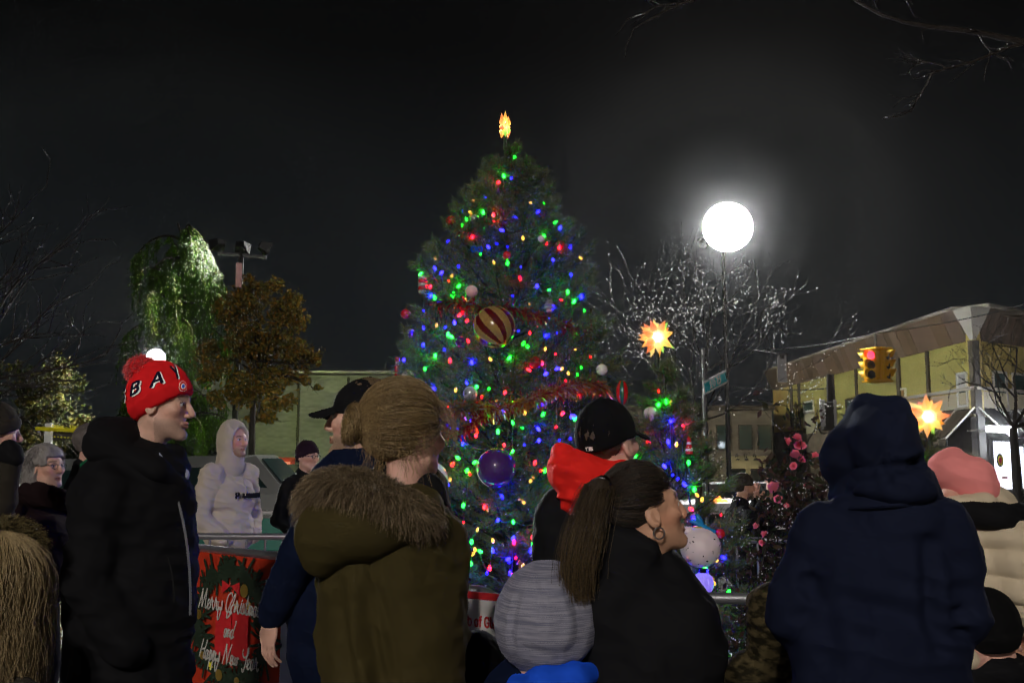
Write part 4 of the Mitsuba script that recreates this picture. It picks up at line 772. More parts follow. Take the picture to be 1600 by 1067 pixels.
class Person:
    def __init__(s, label, head, Y, yaw, hs=1.0, head_yaw=None, pitch=0.0, roll=0.0, group=None, H=None, floor=0.0):
        s.key = thing('person', label, 'person', group); s.hc = W(head[0], head[1], Y); s.yaw = yaw; s.H = H or (s.hc[2] - floor) / .932; s.floor = floor
        s.R = facing(yaw); s.base = A(s.hc[0], s.hc[1], floor) - s.R @ A(0, .03, 0); s.head = Head(s.hc, yaw if head_yaw is None else head_yaw, pitch, roll, hs); s.hs = hs; s.bodyparts = []
    def L(s, x, y, z): return s.base + s.R @ A(x, y, z * s.H)         # metres right, metres forward, fraction of height
    def put(s, name, mesh, b, **kw): return part(s.key, name, mesh, b, **{'smooth': True, **kw})
    def skin(s, skin, h=.005, arms=None, **kw):
        fk = {k: kw.pop(k) for k in ('nose', 'jaw', 'female', 'ears') if k in kw}
        v, f, lv = s.head.mesh(lambda P: face_sdf(P, **fk), (-.1, -.13, -.25), (.1, .13, .135), h); col = face_color(lv, skin, **kw)
        H = s.H; k = H / 1.75
        def body(P):                                                # the rest of the figure, inside the clothes
            Q = P.copy(); Q[..., 0] = np.abs(P[..., 0])
            d = sd_cap(P, (0, -.01, .82 * H), (0, 0, .86 * H), .058 * k, .05 * k)
            d = smin(d, sd_ell(P, (0, .01, .71 * H), (.105 * k, .065 * k, .13 * k)), .04 * k); d = smin(d, sd_ell(P, (0, .01, .57 * H), (.085 * k, .06 * k, .12 * k)), .04 * k)
            d = smin(d, sd_cap(Q, (.05 * H, 0, .50 * H), (.055 * H, .01, .285 * H), .045 * k, .04 * k), .03 * k); return smin(d, sd_cap(Q, (.055 * H, .01, .285 * H), (.055 * H, -.01, .045 * H), .046 * k, .03 * k), .02 * k)
        bv, bf = surface(body, (-.22, -.16, .02), (.22, .16, .9 * H), .03 * k); ms = [(bv @ s.R.T + s.base, bf)]; cols = [np.tile(skin, (len(bv), 1))]
        for m in arms or []: ms.append(m); cols.append(np.tile(np.array(skin) * A(1, .95, .95), (len(m[0]), 1)))
        m = cat([(v, f)] + ms); scene.pop(s.key, None); put(s.key, m, 'mat_skin', smooth=True, color=np.vstack([col] + cols))
    def legs(s, b='mat_charcoal_cloth', shoe='mat_black_plastic', skirt=0.0):
        H = s.H; k = H / 1.75
        def f(P):
            Q = P.copy(); Q[..., 0] = np.abs(P[..., 0])
            d = sd_ell(P, (0, 0, .505 * H), (.12 * k, .095 * k, .09 * k)); g = smin(sd_cap(Q, (.05 * H, 0, .45 * H), (.06 * H, .012, .28 * H), .076 * k, .068 * k), sd_cap(Q, (.06 * H, .012, .28 * H), (.06 * H, -.012, .05 * H), .072 * k, .062 * k), .02)
            return smin(d, g, .04 * k)
        v, fc = surface(f, (-.24, -.18, .0), (.24, .18, .6 * H), .027); v = crumple(v, fc, .006, .002, seed=3); s.put('trousers', (v @ s.R.T + s.base, fc), b)
        sv, sf = shoe_mesh()
        for q in (-1, 1): s.put('shoe', (xf(sv, s.R @ Rz(-q * .12), s.base + s.R @ A(q * .06 * H, .03, 0), k), sf), shoe)
    def garment(s, name, prims, b, h=.011, k=.024, amp=.012, fine=.0035, seed=0, cut=None, label=None, scale=(9, 9, 6), extra=None, ret=False):
        """prims in world space: ('c', a, b, ra, rb) capsules and ('e', centre, radii[, rotation]) ellipsoids"""
        lo, hi = A(9, 9, 9), -A(9, 9, 9)
        for p in prims:
            for c, r in (((p[1], p[3]), (p[2], p[4])) if p[0] == 'c' else ((p[1], max(p[2])),)): c = np.array(c); lo = np.minimum(lo, c - r - .05); hi = np.maximum(hi, c + r + .05)
        lo[2] = max(lo[2], s.floor)
        def f(P):
            d = None
            for p in prims:
                g = sd_cap(P, *p[1:]) if p[0] == 'c' else sd_ell(P, *p[1:]); d = g if d is None else smin(d, g, k)
            if cut is not None: d = cut(P, d)
            return d
        v, fc = surface(f, lo, hi, h); v = crumple(v, fc, amp, fine, scale, seed)
        if extra is not None: v = extra(v, fc)
        if ret: return v, fc
        return s.put(name, (v, fc), b, label=label)
    def jacket(s, b, name='jacket', sw=.19, sd=.135, hem=.47, arms=('pocket', 'pocket'), thick=1.0, seed=0, amp=.009, collar=True, h=.012, sleeve=.055, k=.022):
        """a generic jacket on the standing figure"""
        H = s.H; u = H / 1.75; pr = []; R3 = s.R
        pr.append(('e', s.L(0, 0, .60), (sw * .93, sd * 1.02, .20 * u), s.R)); pr.append(('e', s.L(0, .0, .70), (sw, sd, .17 * u), s.R)); pr.append(('e', s.L(0, 0, hem + .06), (sw * .95, sd * 1.05, .12 * u), s.R))
        hands = []
        for q, pose in zip((-1, 1), arms):
            sh = s.L(q * sw * .88, -.01, .795); a = pose
            if a == 'pocket': el, wr = s.L(q * (sw + .065), -.05, .63), s.L(q * (sw * .80), .10, .555)
            elif a == 'down': el, wr = s.L(q * (sw + .05), -.02, .63), s.L(q * (sw + .05), .03, .50)
            elif a == 'chest': el, wr = s.L(q * (sw + .05), .02, .64), s.L(q * (sw * .35), .24, .71)
            else: el, wr = a
            pr.append(('c', sh, el, sleeve * 1.15 * u, sleeve * u)); pr.append(('c', el, wr, sleeve * u, sleeve * .8 * u))
            if a not in ('pocket',): hands.append((wr, wr - el, q))
        pr.append(('c', s.L(-sw * .5, -.02, .815), s.L(sw * .5, -.02, .815), .052 * u, .052 * u)); pr.append(('c', s.L(0, -.02, .82), s.L(0, -.015, .852), .082 * u, .066 * u))
        s.garment(name, pr, b, h, k, amp, seed=seed, cut=lambda P, d: np.maximum(d, hem * H + s.floor - P[..., 2]))
        return [placed_hand(w + d / np.linalg.norm(d) * .015, d, s.R @ A(0, .3, 1) if abs(d[2]) < .2 else s.R @ A(0, 1, 0), q < 0, .95 * u) for w, d, q in hands]
    # -------- head wear
    def beanie(s, b, grow=.012, z0=.030, tilt=.45, top=0.0, cuff=True, h=.005, slouch=None, name='beanie', amp=.003, seed=1, extra=None):
        c = A(0, -.014, .032)
        def f(P):
            d = sd_ell(P, c, (.074 + grow, .096 + grow, .088 + grow + top))
            if slouch: d = smin(d, sd_ell(P, *slouch), .03)
            low = z0 + (P[..., 1] - .09) * tilt                        # brim: higher in front, lower behind
            d = smax(d, low - P[..., 2], .006)
            if cuff:
                e = sd_ell(P, c, (.074 + grow + .006, .096 + grow + .006, .088 + grow + .006)); e = smax(smax(e, low - .002 - P[..., 2], .005), P[..., 2] - low - .052, .006); d = smin(d, e, .004)
            return d
        v, fc, lv = s.head.mesh(f, (-.13, -.16, -.12), (.13, .14, .22), h); v = crumple(v, fc, amp, .0012, (20, 20, 16), seed)
        if extra is not None: v = extra(v, fc)
        return s.put(name, (v, fc), b)
    def cap(s, b, h=.0045, deep=.0):
        def f(P):
            d = sd_ell(P, (0, -.014, .030), (.086, .107, .102 + deep)); d = smax(d, .012 - .25 * (P[..., 1] * -1 - .0) * -.15 - P[..., 2] + np.minimum(0, P[..., 1] + .02) * .35 - .0, .005)
            zb = .030 - 5.5 * P[..., 0] ** 2 - .35 * (P[..., 1] - .09)
            br = np.sqrt((P[..., 0] / .078) ** 2 + ((P[..., 1] - .088) / .082) ** 2); br = np.maximum((br - 1) * .07, np.abs(P[..., 2] - zb) - .0032); br = np.maximum(br, .06 - P[..., 1])
            return np.minimum(d, br)
        v, fc, _ = s.head.mesh(f, (-.12, -.15, -.09), (.12, .19, .16), h); k = s.put('cap', (v, fc), b)
        part(k, 'button', ball(s.head.at(0, -.014, .132 + deep), .007, 1), b, smooth=True)
        pts = []
        for a in range(3):
            t = np.linspace(.12, math.pi - .12, 17); ang = a * math.pi / 3 + .52
            pts.append((np.array([s.head.at(.0868 * math.cos(u) * math.cos(ang), -.014 + .108 * math.cos(u) * math.sin(ang), .030 + (.1026 + deep) * math.sin(u)) for u in t]), .0011))
        part(k, 'seam', tubes(pts, 4), b); return k
    def hood_up(s, b, g=1.0, h=.007, drape=.06, seed=2, name='hood'):
        def f(P):
            d = sd_ell(P, (0, -.022, .022), (.105 * g, .128 * g, .128 * g)); d = smin(d, sd_cap(P, (0, -.045, -.06), (0, -.06, -.19), .092 * g, .105 * g), .05); d = smin(d, sd_ell(P, (0, -.03, .11 * g), (.05, .08, .035)), .04)
            o = sd_ell(P, (0, .10, -.012), (.076 * g, .12, .108 * g)); return smax(d, -o, .012)
        v, fc, _ = s.head.mesh(f, (-.17, -.22, -.32), (.17, .2, .2), h); v = crumple(v, fc, .006, .002, (14, 14, 12), seed); return s.put(name, (v, fc), b)
    def short_hair(s, col, h=.0055, long=0.0, seed=4, front=.055, thick=.012, name='hair'):
        def f(P):
            d = sd_ell(P, (0, -.018, .036), (.076 + thick, .096 + thick, .086 + thick))
            line = np.where(P[..., 1] > .03, front - .05 * (np.abs(P[..., 0]) > .055), np.where(P[..., 1] > -.035, .012, -.075 - long))
            d = smax(d, (line - P[..., 2]) * .7, .008)
            if long: d = smin(d, smax(sd_ell(P, (0, -.045, -.03 - long * .5), (.088 + thick, .07 + thick, .08 + long)), P[..., 1] - .0, .01), .02)
            return d
        v, fc, lv = s.head.mesh(f, (-.13, -.16, -.16 - 2 * long), (.13, .14, .17), h); n = vnormals(v, fc)
        st = meshkit.fbm(lv * A(110, 60, 30), 3, seed); v = v + n * ((st - .5) * .012)[:, None]
        return s.put(name, (v, fc), 'mat_hair_tint', color=np.clip(np.array(col) * (.55 + .9 * st[:, None]), 0, 1))
    def glasses(s, b='mat_black_metal', lens='mat_lens_clear'):
        ps = []
        for q in (-1, 1):
            t = np.linspace(0, 2 * math.pi, 17); ps.append((np.array([s.head.at(q * .032 + .021 * math.cos(a), .095 - 1.6 * (.021 * math.cos(a) * q + .01) ** 2 * 8 * .1, -.002 + .016 * math.sin(a)) for a in t]), .0016)); ps.append((np.array([s.head.at(q * .053, .09, .003), s.head.at(q * .074, .06, .005), s.head.at(q * .078, -.005, .006)]), .0016))
        ps.append((np.array([s.head.at(-.011, .097, .002), s.head.at(0, .1, .005), s.head.at(.011, .097, .002)]), .0016))
        return s.put('glasses', tubes(ps, 5), b)
def fall_hair(rng, lo=.20, hi=.34, n=9, wave=.010):
    """loose hair: along the skull, then hanging, in wavy locks"""
    def path(r):
        m = len(r); L = rng.uniform(lo, hi, (m, 1)); t = np.linspace(0, 1, n)[None]; a = np.arctan2(r[:, 1] + .018, r[:, 0])[:, None]; el = np.arcsin(np.clip((r[:, 2] - .036) / .097, -1, 1))[:, None]; e = el - t * L / .097; hang = np.maximum(0, -.25 - e) * .097; e = np.maximum(e, -.25); lock = meshkit.noise(r * 38)[:, None]; sp = 1.02 + (.04 + .10 * lock + rng.uniform(0, .17, (m, 1))) * t
        w = wave * np.sin(t * (5 + 5 * lock) + lock * 25) * np.clip(t * 1.6, 0, 1); ca, sa = np.cos(a + w / .09), np.sin(a + w / .09)
        return np.stack([.087 * np.cos(e) * ca * sp, -.018 + .109 * np.cos(e) * sa * sp - .1 * hang, .036 + .098 * np.sin(e) - hang], -1)
    return path
def strands(head, roots, path, n=9, w=.0011, cols=((.2, .12, .05),), rng=RNG, wave=.003):
    """hair: roots (m, 3) head-local; path(roots) -> (m, n, 3) head-local points"""
    P = path(roots); m, n, _ = P.shape; ph = rng.uniform(0, 6.28, (m, 1, 3)); P = P + wave * np.sin(np.linspace(0, 9, n)[None, :, None] + ph) * np.linspace(.1, 1, n)[None, :, None]
    V = head.out(P.reshape(-1, 3)).reshape(m, n, 3); R = np.tile(np.linspace(1, .45, n), (m, 1)) * w * rng.uniform(.7, 1.3, (m, 1)); v, f = tubes_fast(V, R, 3)
    c = np.array(cols)[rng.integers(0, len(cols), m)] * rng.uniform(.78, 1.22, (m, 1)); return (v, f), np.clip(np.repeat(c, n * 3, 0), 0, 1)
def fur_on(points, normals, length, w, cols, rng, droop=.4, seg=4):
    m = len(points); d = normals + rng.normal(size=(m, 3)) * .42; d /= np.linalg.norm(d, axis=1, keepdims=True); L = length * rng.uniform(.5, 1.25, (m, 1)); t = np.linspace(0, 1, seg)[None, :, None]
    P = points[:, None] + d[:, None] * L[:, None] * t + A(0, 0, -1) * (L[:, None] * droop) * t ** 2
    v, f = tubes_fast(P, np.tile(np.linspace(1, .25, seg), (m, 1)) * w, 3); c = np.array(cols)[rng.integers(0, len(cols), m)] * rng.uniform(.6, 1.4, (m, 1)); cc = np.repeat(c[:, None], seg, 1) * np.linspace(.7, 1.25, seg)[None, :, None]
    return (v, f), np.clip(np.repeat(cc.reshape(-1, 3), 3, 0), 0, 1)
def sample(v, f, m, rng):
    ar = np.linalg.norm(np.cross(v[f[:, 1]] - v[f[:, 0]], v[f[:, 2]] - v[f[:, 0]]), axis=1); k = rng.choice(len(f), m, p=ar / ar.sum()); r = rng.random((m, 2)); fl = r.sum(1) > 1; r[fl] = 1 - r[fl]
    p = v[f[k, 0]] + (v[f[k, 1]] - v[f[k, 0]]) * r[:, :1] + (v[f[k, 2]] - v[f[k, 0]]) * r[:, 1:]; n = np.cross(v[f[k, 1]] - v[f[k, 0]], v[f[k, 2]] - v[f[k, 0]]); return p, n / (np.linalg.norm(n, axis=1, keepdims=True) + 1e-12)
def scalp(m, rng, zmin=-.06, front=.055, c=(0, -.018, .036), r=(.082, .102, .092), side=False):
    out = []
    while len(out) < m:
        d = rng.normal(size=(m * 2, 3)); d /= np.linalg.norm(d, axis=1, keepdims=True); p = np.array(c) + d * np.array(r)
        line = np.where(p[:, 1] > .035, front, np.where(p[:, 1] + (.5 * p[:, 0] if side else 0) > -.02, .018, zmin)); out += list(p[p[:, 2] > line])
    return np.array(out[:m])
def slide(p, target, n, c=(0, -.018, .036), lift=.006):
    """paths along the skull from p to the target point"""
    c = np.array(c); a = p - c; b = np.array(target) - c; ra, rb = np.linalg.norm(a, axis=1, keepdims=True), np.linalg.norm(b); ua, ub = a / ra, b / rb; th = np.arccos(np.clip(ua @ ub, -1, 1))[:, None]
    t = np.linspace(0, 1, n); S = np.sin(th) + 1e-6
    u = (np.sin((1 - t)[None] * th) / S)[..., None] * ua[:, None] + (np.sin(t[None] * th) / S)[..., None] * ub
    rr = ra + (rb - ra) * t[None] + lift * np.sin(np.pi * t)[None]; q = u / np.linalg.norm(u, axis=2, keepdims=True)
    return c + q * rr[..., None]
SK_PALE, SK_PINK, SK_TAN = (.56, .34, .26), (.58, .33, .26), (.46, .25, .16)
def hat_wrap(head, m, phi, z, slope=0.0, r=(.089, .111, .106), c=(0, -.014, .032), off=.001):
    """flat lettering (x along, y up, thickness z) laid round a hat; phi 0 = right side, growing towards the front"""
    m = m.copy() if isinstance(m, trimesh.Trimesh) else trimesh.Trimesh(*m)
    m = m.subdivide_to_size(.006, max_iter=8); v = m.vertices; R = (r[0] + r[1]) / 2
    a = phi + v[:, 0] / R; zz = z + v[:, 1] + slope * (r[1] * np.sin(a)); k = np.sqrt(np.maximum(.02, 1 - ((zz - c[2]) / r[2]) ** 2)) * (1 + (off + v[:, 2]) / R)
    return head.out(np.c_[c[0] + r[0] * k * np.cos(a), c[1] + r[1] * k * np.sin(a), zz]), m.faces
def txt(t, h, d=.0008, bold=True): m = meshkit.text_mesh(t, h, d, bold); m.apply_translation([-m.bounds[:, 0].mean(), 0, 0]); return m
def C(a, b, ra, rb=None): return ('c', a, b, ra, ra if rb is None else rb)
def E(c, r, R=None): return ('e', c, r) if R is None else ('e', c, r, R)
rng = np.random.default_rng(77)
# ---- man in the red bobble hat
Y = 3.4; k = PX(Y); w = lambda px, py, dy=0.0: W(px, py, Y + dy)
p = Person('man in red bobble hat and black hooded jacket standing in profile', (253, 631), Y, 2, hs=1.0, pitch=-2)
p.skin(SK_PALE, h=.003, brow=(.16, .10, .06), nose=1.05, jaw=1.02, beard=(.36, .23, .18)); p.base = A(*w(206, 930)[:2], 0)
p.legs('mat_jean_cloth')
hat = p.beanie('mat_red_knit', grow=.016, z0=.042, tilt=.60, top=.018, amp=.003)
for t, ph, zz in (('S', -1.2, .064), ('B', -.5, .064), ('A', .18, .064), ('Y', .86, .062)):
    part(hat, 'letter', hat_wrap(p.head, txt(t, .046), ph, zz - .012, .46, (.0945, .1165, .127)), 'mat_blue_cloth', smooth=False)
    part(hat, 'letter_edge', hat_wrap(p.head, txt(t, .046), ph + .06, zz - .017, .46, (.0940, .1160, .1265), off=.0002), 'mat_sign_white', smooth=False)
crest = part(hat, 'crest', hat_wrap(p.head, extrude(sg.Point(0, 0).buffer(.0185), .0012), 1.02, .020, .42, (.0965, .1185, .11)), 'mat_sign_white', smooth=False)
part(crest, 'ring', hat_wrap(p.head, extrude(sg.Point(0, 0).buffer(.0165).difference(sg.Point(0, 0).buffer(.0105)), .0012), 1.02, .020, .42, (.0965, .1185, .11), off=.0016), 'mat_red_knit', smooth=False)
part(crest, 'centre', hat_wrap(p.head, extrude(sg.Polygon([(-.008, -.002), (0, -.007), (.008, .002), (0, .007)]), .0012), 1.02, .020, .42, (.0965, .1185, .11), off=.0018), 'mat_bright_blue_cloth', smooth=False)
pc = W(222, 581, Y); pv, pf = surface(lambda P: sd_ell(P, pc, (.047, .05, .05)), pc - .08, pc + .08, .006); pv = crumple(pv, pf, .008, .005, (30, 30, 30), 3)
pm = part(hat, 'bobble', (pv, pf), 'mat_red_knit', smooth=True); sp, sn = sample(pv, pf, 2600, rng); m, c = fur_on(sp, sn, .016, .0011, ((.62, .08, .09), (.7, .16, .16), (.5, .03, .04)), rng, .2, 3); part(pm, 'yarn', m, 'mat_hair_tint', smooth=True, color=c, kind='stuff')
part(hat, 'tassel', tubes([(np.array([w(210, 628), w(207, 640), w(206, 652)]), .006)], 6), 'mat_red_knit')
p.garment('jacket', [E(w(206, 800, .0), (.20, .19, .27)), E(w(205, 930), (.215, .19, .34)), E(w(207, 1080), (.20, .185, .30)), C(w(168, 745, .02), w(236, 742, .04), .075, .06), E(w(258, 775, .02), (.085, .13, .16)), E(w(270, 880, .02), (.075, .14, .22)), C(w(262, 745, .02), w(284, 792, .02), .045, .05),
                     C(w(172, 765, -.14), w(140, 905, -.17), .088, .080), C(w(140, 905, -.17), w(196, 1010, -.19), .078, .062), C(w(222, 760, .2), w(225, 920, .24), .08, .07), C(w(203, 720, .03), w(265, 722, .05), .08, .06)], 'mat_black_cloth', h=.010, k=.02, amp=.018, fine=.006, seed=11)
p.garment('hood', [E(w(186, 690, -.0), (.105, .15, .078)), C(w(160, 672, .03), w(215, 668, .10), .045, .035), C(w(160, 700, -.09), w(245, 735, -.11), .055, .04), C(w(245, 735, -.11), w(281, 758, -.04), .034, .028), C(w(176, 705, .13), w(270, 745, .14), .05, .03)], 'mat_black_cloth', h=.009, k=.04, amp=.008, seed=12)
p.garment('shirt', [C(w(236, 702, -.055), w(262, 746, -.07), .020, .024), C(w(262, 746, -.07), w(285, 742, .0), .02, .018), C(w(246, 712, .07), w(285, 742, .0), .022, .018)], 'mat_shirt_cloth', h=.006, amp=.003, seed=13)
part(p.key + '__jacket', 'zip', tubes([(bend([w(276, 775, -.06), w(289, 830, -.09), w(296, 890, -.09), w(297, 960, -.07)], 10), .0045)], 6), 'mat_grey_metal'); part(p.key + '__jacket', 'pocket_zip', tubes([(bend([w(262, 870, -.16), w(270, 905, -.16), w(272, 940, -.15)], 6), .003)], 5), 'mat_black_plastic')
# ---- man in black cap and blue jacket
Y = 2.98; k = PX(Y); w = lambda px, py, dy=0.0: W(px, py, Y + dy)
p = Person('man in black cap and blue jacket facing left behind the fur-hooded woman', (566, 654), Y, 172, pitch=4); wr = w(424, 968, -.06); p.skin(SK_PALE, h=.004, beard=(.2, .14, .09), arms=[placed_hand(wr, A(-.1, .02, -1), A(-.8, .6, 0), True, .86)]); p.legs('mat_jean_cloth')
p.cap('mat_black_cloth', deep=-.005); p.short_hair((.09, .06, .035), thick=.006)
p.garment('jacket', [E(w(558, 830, .02), (.20, .15, .25)), E(w(552, 980, .02), (.20, .15, .30)), C(w(520, 760, 0), w(600, 755, 0), .08, .08), C(w(545, 735), w(575, 722), .075, .07), C(w(510, 775, -.10), w(466, 868, -.12), .062, .054), C(w(466, 868, -.12), wr + A(0, 0, .02), .052, .043), C(w(560, 790, .18), w(560, 900, .22), .07, .06)], 'mat_blue_cloth', h=.011, amp=.010, seed=21)
# ---- woman in olive parka with fur-trimmed hood
Y = 2.3; k = PX(Y); w = lambda px, py, dy=0.0: W(px, py, Y + dy)
p = Person('woman with blonde hair bun and olive parka with a fur-trimmed hood', (640, 680), Y, 58, pitch=2, hs=.92); p.base = A(*w(608, 950, .03)[:2], 0); p.skin(SK_PINK, h=.004, female=True, ears=False); p.legs('mat_jean_cloth')
BL = ((.21, .14, .06), (.16, .105, .045), (.29, .205, .10), (.11, .07, .03)); HD = p.head
bun = np.linalg.solve(HD.R, (w(553, 664, -.05) - HD.c)) / HD.s
hv, hf, hl = HD.mesh(lambda P: smin(smax(sd_ell(P, (0, -.018, .036), (.085, .106, .096)), np.where(P[..., 1] > .03, .045, np.where(P[..., 1] + .5 * P[..., 0] > -.018, .012, -.082)) - P[..., 2], .01), sd_ell(P, bun, (.028, .026, .028)), .02), (-.16, -.22, -.16), (.16, .14, .17), .006)
hair = p.put('hair', (crumple(hv, hf, .004, .003, (30, 30, 30), 4), hf), 'mat_hair_tint', color=np.tile((.13, .085, .032), (len(hv), 1)))
m, c = strands(HD, scalp(6400, rng, -.085, .05, r=(.086, .107, .097), side=True), lambda r: slide(r, bun + A(0, .01, 0), 10, lift=.010), 9, .00055, BL, rng, .003); part(hair, 'strands', m, 'mat_hair_tint', smooth=True, color=c, kind='stuff')
nb = 1300; th = rng.uniform(0, 6.28, nb); ph = rng.uniform(0, 6.28, nb); t = np.linspace(0, 1, 12)[None]; a = th[:, None] + t * rng.uniform(1.5, 3.2, (nb, 1)); q = ph[:, None] + t * 2.2; rr = rng.uniform(.006, .027, (nb, 1)) + .004 * np.sin(q * 3)
o = -bun / np.linalg.norm(bun) * -1.0; e1, e2, e3 = frame_of(o); BP = bun + ((.029 + rr[..., None] * np.cos(q)[..., None]) * (np.cos(a)[..., None] * e1 + np.sin(a)[..., None] * e2) + rr[..., None] * np.sin(q)[..., None] * e3)
m, c = strands(HD, BP, lambda r: r, 12, .0008, BL, rng, .004); part(hair, 'bun', m, 'mat_hair_tint', smooth=True, color=c, label='loose twisted bun of hair', kind='stuff')
fl0 = scalp(380, rng, -.08, .05, r=(.09, .112, .102)); m, c = strands(HD, fl0, lambda r: r[:, None] + (r - A(0, -.018, .036))[:, None] * np.linspace(0, .5, 7)[None, :, None] * rng.uniform(.2, 1, (len(r), 1, 1)) + A(.0, .02, -.05) * np.linspace(0, 1, 7)[None, :, None] ** 2, 7, .0006, ((.3, .2, .09),), rng, .006); part(hair, 'flyaway_hair', m, 'mat_hair_tint', smooth=True, color=c, kind='stuff')
fw = scalp(200, rng, .0, .05, r=(.086, .107, .097)); fw = fw[(fw[:, 0] > .03) & (fw[:, 1] > 0)]; m, c = strands(HD, fw, lambda r: r[:, None] + A(.012, .02, -.1) * np.linspace(0, 1, 8)[None, :, None] ** 1.3 + A(.02, .03, 0) * np.sin(np.linspace(0, 3, 8))[None, :, None], 8, .0008, ((.26, .17, .07),), rng, .008); part(hair, 'loose_locks', m, 'mat_hair_tint', smooth=True, color=c, kind='stuff')
def parka_folds(v, f):
    n = vnormals(v, f); x = (v[:, 0] - w(600, 900)[0]); z = v[:, 2]; u = x + .16 * (z - 1.2)
    g = np.exp(-((u + .03) / .07) ** 2) * np.clip((1.38 - z) / .15, 0, 1); return v + n * (.022 * np.sin(u * 80 + 3 * z + 2.5 * meshkit.noise(v * 5)) * g - .024 * np.exp(-((u - .012 - .02 * np.sin(z * 7)) / .012) ** 2) * np.clip((1.42 - z) / .1, 0, 1))[:, None]
p.garment('parka', [E(w(611, 880, .03), (.165, .14, .22)), E(w(613, 980, .03), (.163, .14, .26)), E(w(612, 1100, .03), (.170, .15, .30)), C(w(530, 830, .0), w(660, 822, .07), .078, .078), C(w(620, 790, .05), w(650, 765, .06), .095, .07), C(w(690, 850, .06), w(690, 990, .10), .060, .056), C(w(690, 990, .10), w(640, 1060, .24), .056, .05), C(w(530, 850, .03), w(531, 980, .06), .048, .046), C(w(531, 980, .06), w(550, 1050, .25), .046, .044)], 'mat_olive_cloth', h=.010, amp=.013, fine=.006, seed=31, extra=parka_folds)
p.garment('hood', [E(w(556, 822, -.08), (.125, .095, .078)), E(w(508, 845, -.05), (.062, .085, .078)), E(w(620, 805, -.08), (.10, .075, .052)), C(w(650, 795, -.03), w(672, 816, .04), .06, .05)], 'mat_olive_cloth', h=.009, k=.04, amp=.007, seed=32)
fp_ = [w(486, 796, .03), w(497, 766, -.05), w(530, 756, -.12), w(580, 766, -.15), w(625, 786, -.14), w(656, 802, -.09), w(668, 814, -.02)]; fpc = bend(fp_, 30)
rad = np.interp(np.linspace(0, 1, 30), (0, .2, .6, .9, 1), (.024, .031, .034, .029, .022)); tv, tf = tubes([(fpc, rad)], 12); fur = p.put('fur_trim', (tv, tf), 'mat_hair_tint', color=np.tile((.10, .075, .045), (len(tv), 1)))
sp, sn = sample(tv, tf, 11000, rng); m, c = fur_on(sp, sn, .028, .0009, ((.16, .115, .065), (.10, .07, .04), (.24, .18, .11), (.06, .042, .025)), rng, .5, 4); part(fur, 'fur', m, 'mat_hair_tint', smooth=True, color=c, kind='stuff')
p.garment('scarf', [C(w(622, 752, .02), w(665, 775, .0), .066, .05), C(w(660, 770, .0), w(684, 800, .05), .042, .035)], 'mat_black_cloth', h=.008, amp=.004, seed=33)
# ---- child in heathered grey knit hat with bright blue collar
Y = 2.2; w = lambda px, py, dy=0.0: W(px, py, Y + dy)
p = Person('child in heathered grey knit hat and blue-collared coat seen from behind', (856, 978), Y, 80, hs=1.12); p.base = A(*w(865, 1100, .03)[:2], 0); p.skin(SK_PALE, h=.008); p.legs('mat_jean_cloth'); hat = p.beanie('mat_heather_knit', grow=.019, z0=-.075, tilt=.16, top=-.010, cuff=False, amp=.006, slouch=((0, -.035, .002), (.094, .090, .082)), extra=lambda v, f: crease(v, f, [([w(812, 922, -.1), w(800, 985, -.13), w(806, 1045, -.1)], .006, .006), ([w(880, 905, -.1), w(905, 955, -.14), w(898, 1020, -.13)], .006, .012), ([w(800, 1000, -.12), w(850, 1022, -.14), w(905, 1010, -.12)], .005, .010), ([w(842, 900, -.1), w(850, 960, -.14), w(846, 1000, -.14)], .003, .005)]))
sp_ = [p.head.at(.088 * math.sin(a) * .985, -.02 + .105 * math.cos(a) * -0.62 - .045, .025 + .115 * math.cos(a) * .72) for a in np.linspace(.2, .9, 4)]
p.garment('coat', [E(w(865, 1120, .02), (.17, .13, .15)), E(w(865, 1250, .02), (.16, .12, .25)), C(w(800, 1090, .02), w(935, 1085, .02), .06, .06), C(w(780, 1110, .02), w(775, 1240, .05), .045, .04), C(w(955, 1105, .02), w(955, 1240, .05), .045, .04)], 'mat_blue_cloth', amp=.006, seed=41)
p.garment('collar', [C(w(812, 1078, -.06), w(850, 1070, -.12), .03, .034), C(w(850, 1070, -.12), w(895, 1060, -.11), .034, .032), C(w(895, 1060, -.11), w(930, 1048, -.04), .032, .02), C(w(812, 1074, -.04), w(796, 1078, .06), .03, .03), C(w(926, 1046, -.02), w(915, 1060, .08), .02, .03), E(w(860, 1085, -.02), (.08, .09, .04))], 'mat_bright_blue_cloth', h=.007, amp=.004, seed=42, label='bright blue collar')
# ---- man in black cap with red hood
Y = 2.94; w = lambda px, py, dy=0.0: W(px, py, Y + dy)
p = Person('man in black cap with a red hood lying over his black jacket', (951, 692), Y, 50, pitch=9, hs=1.0); p.base = A(*w(933, 900, .04)[:2], 0); p.skin(SK_PINK, h=.004); p.legs('mat_charcoal_cloth'); cp = p.cap('mat_black_knit', deep=.006); p.short_hair((.05, .035, .025), thick=.005)
front = cat([placed(txt('N', .036, .0015, False), np.eye(4)), placed(txt('Y', .036, .0015, False), T and np.array([[1, 0, 0, 0], [0, 1, 0, -.005], [0, 0, 1, .0004], [0, 0, 0, 1.0]]))])
part(cp, 'emblem', hat_wrap(p.head, front, math.pi / 2, .040, 0, (.0865, .1075, .108), (0, -.014, .030), .0006), 'mat_sign_white', smooth=False, label='white interlocked letters on the cap front')
bk = part(cp, 'back_emblem', hat_wrap(p.head, extrude(sg.box(-.013, 0, .013, .0115), .001), -math.pi / 2 + .12, -.006, 0, (.0865, .1075, .108), (0, -.014, .030), .0008), 'mat_sign_white', smooth=False)
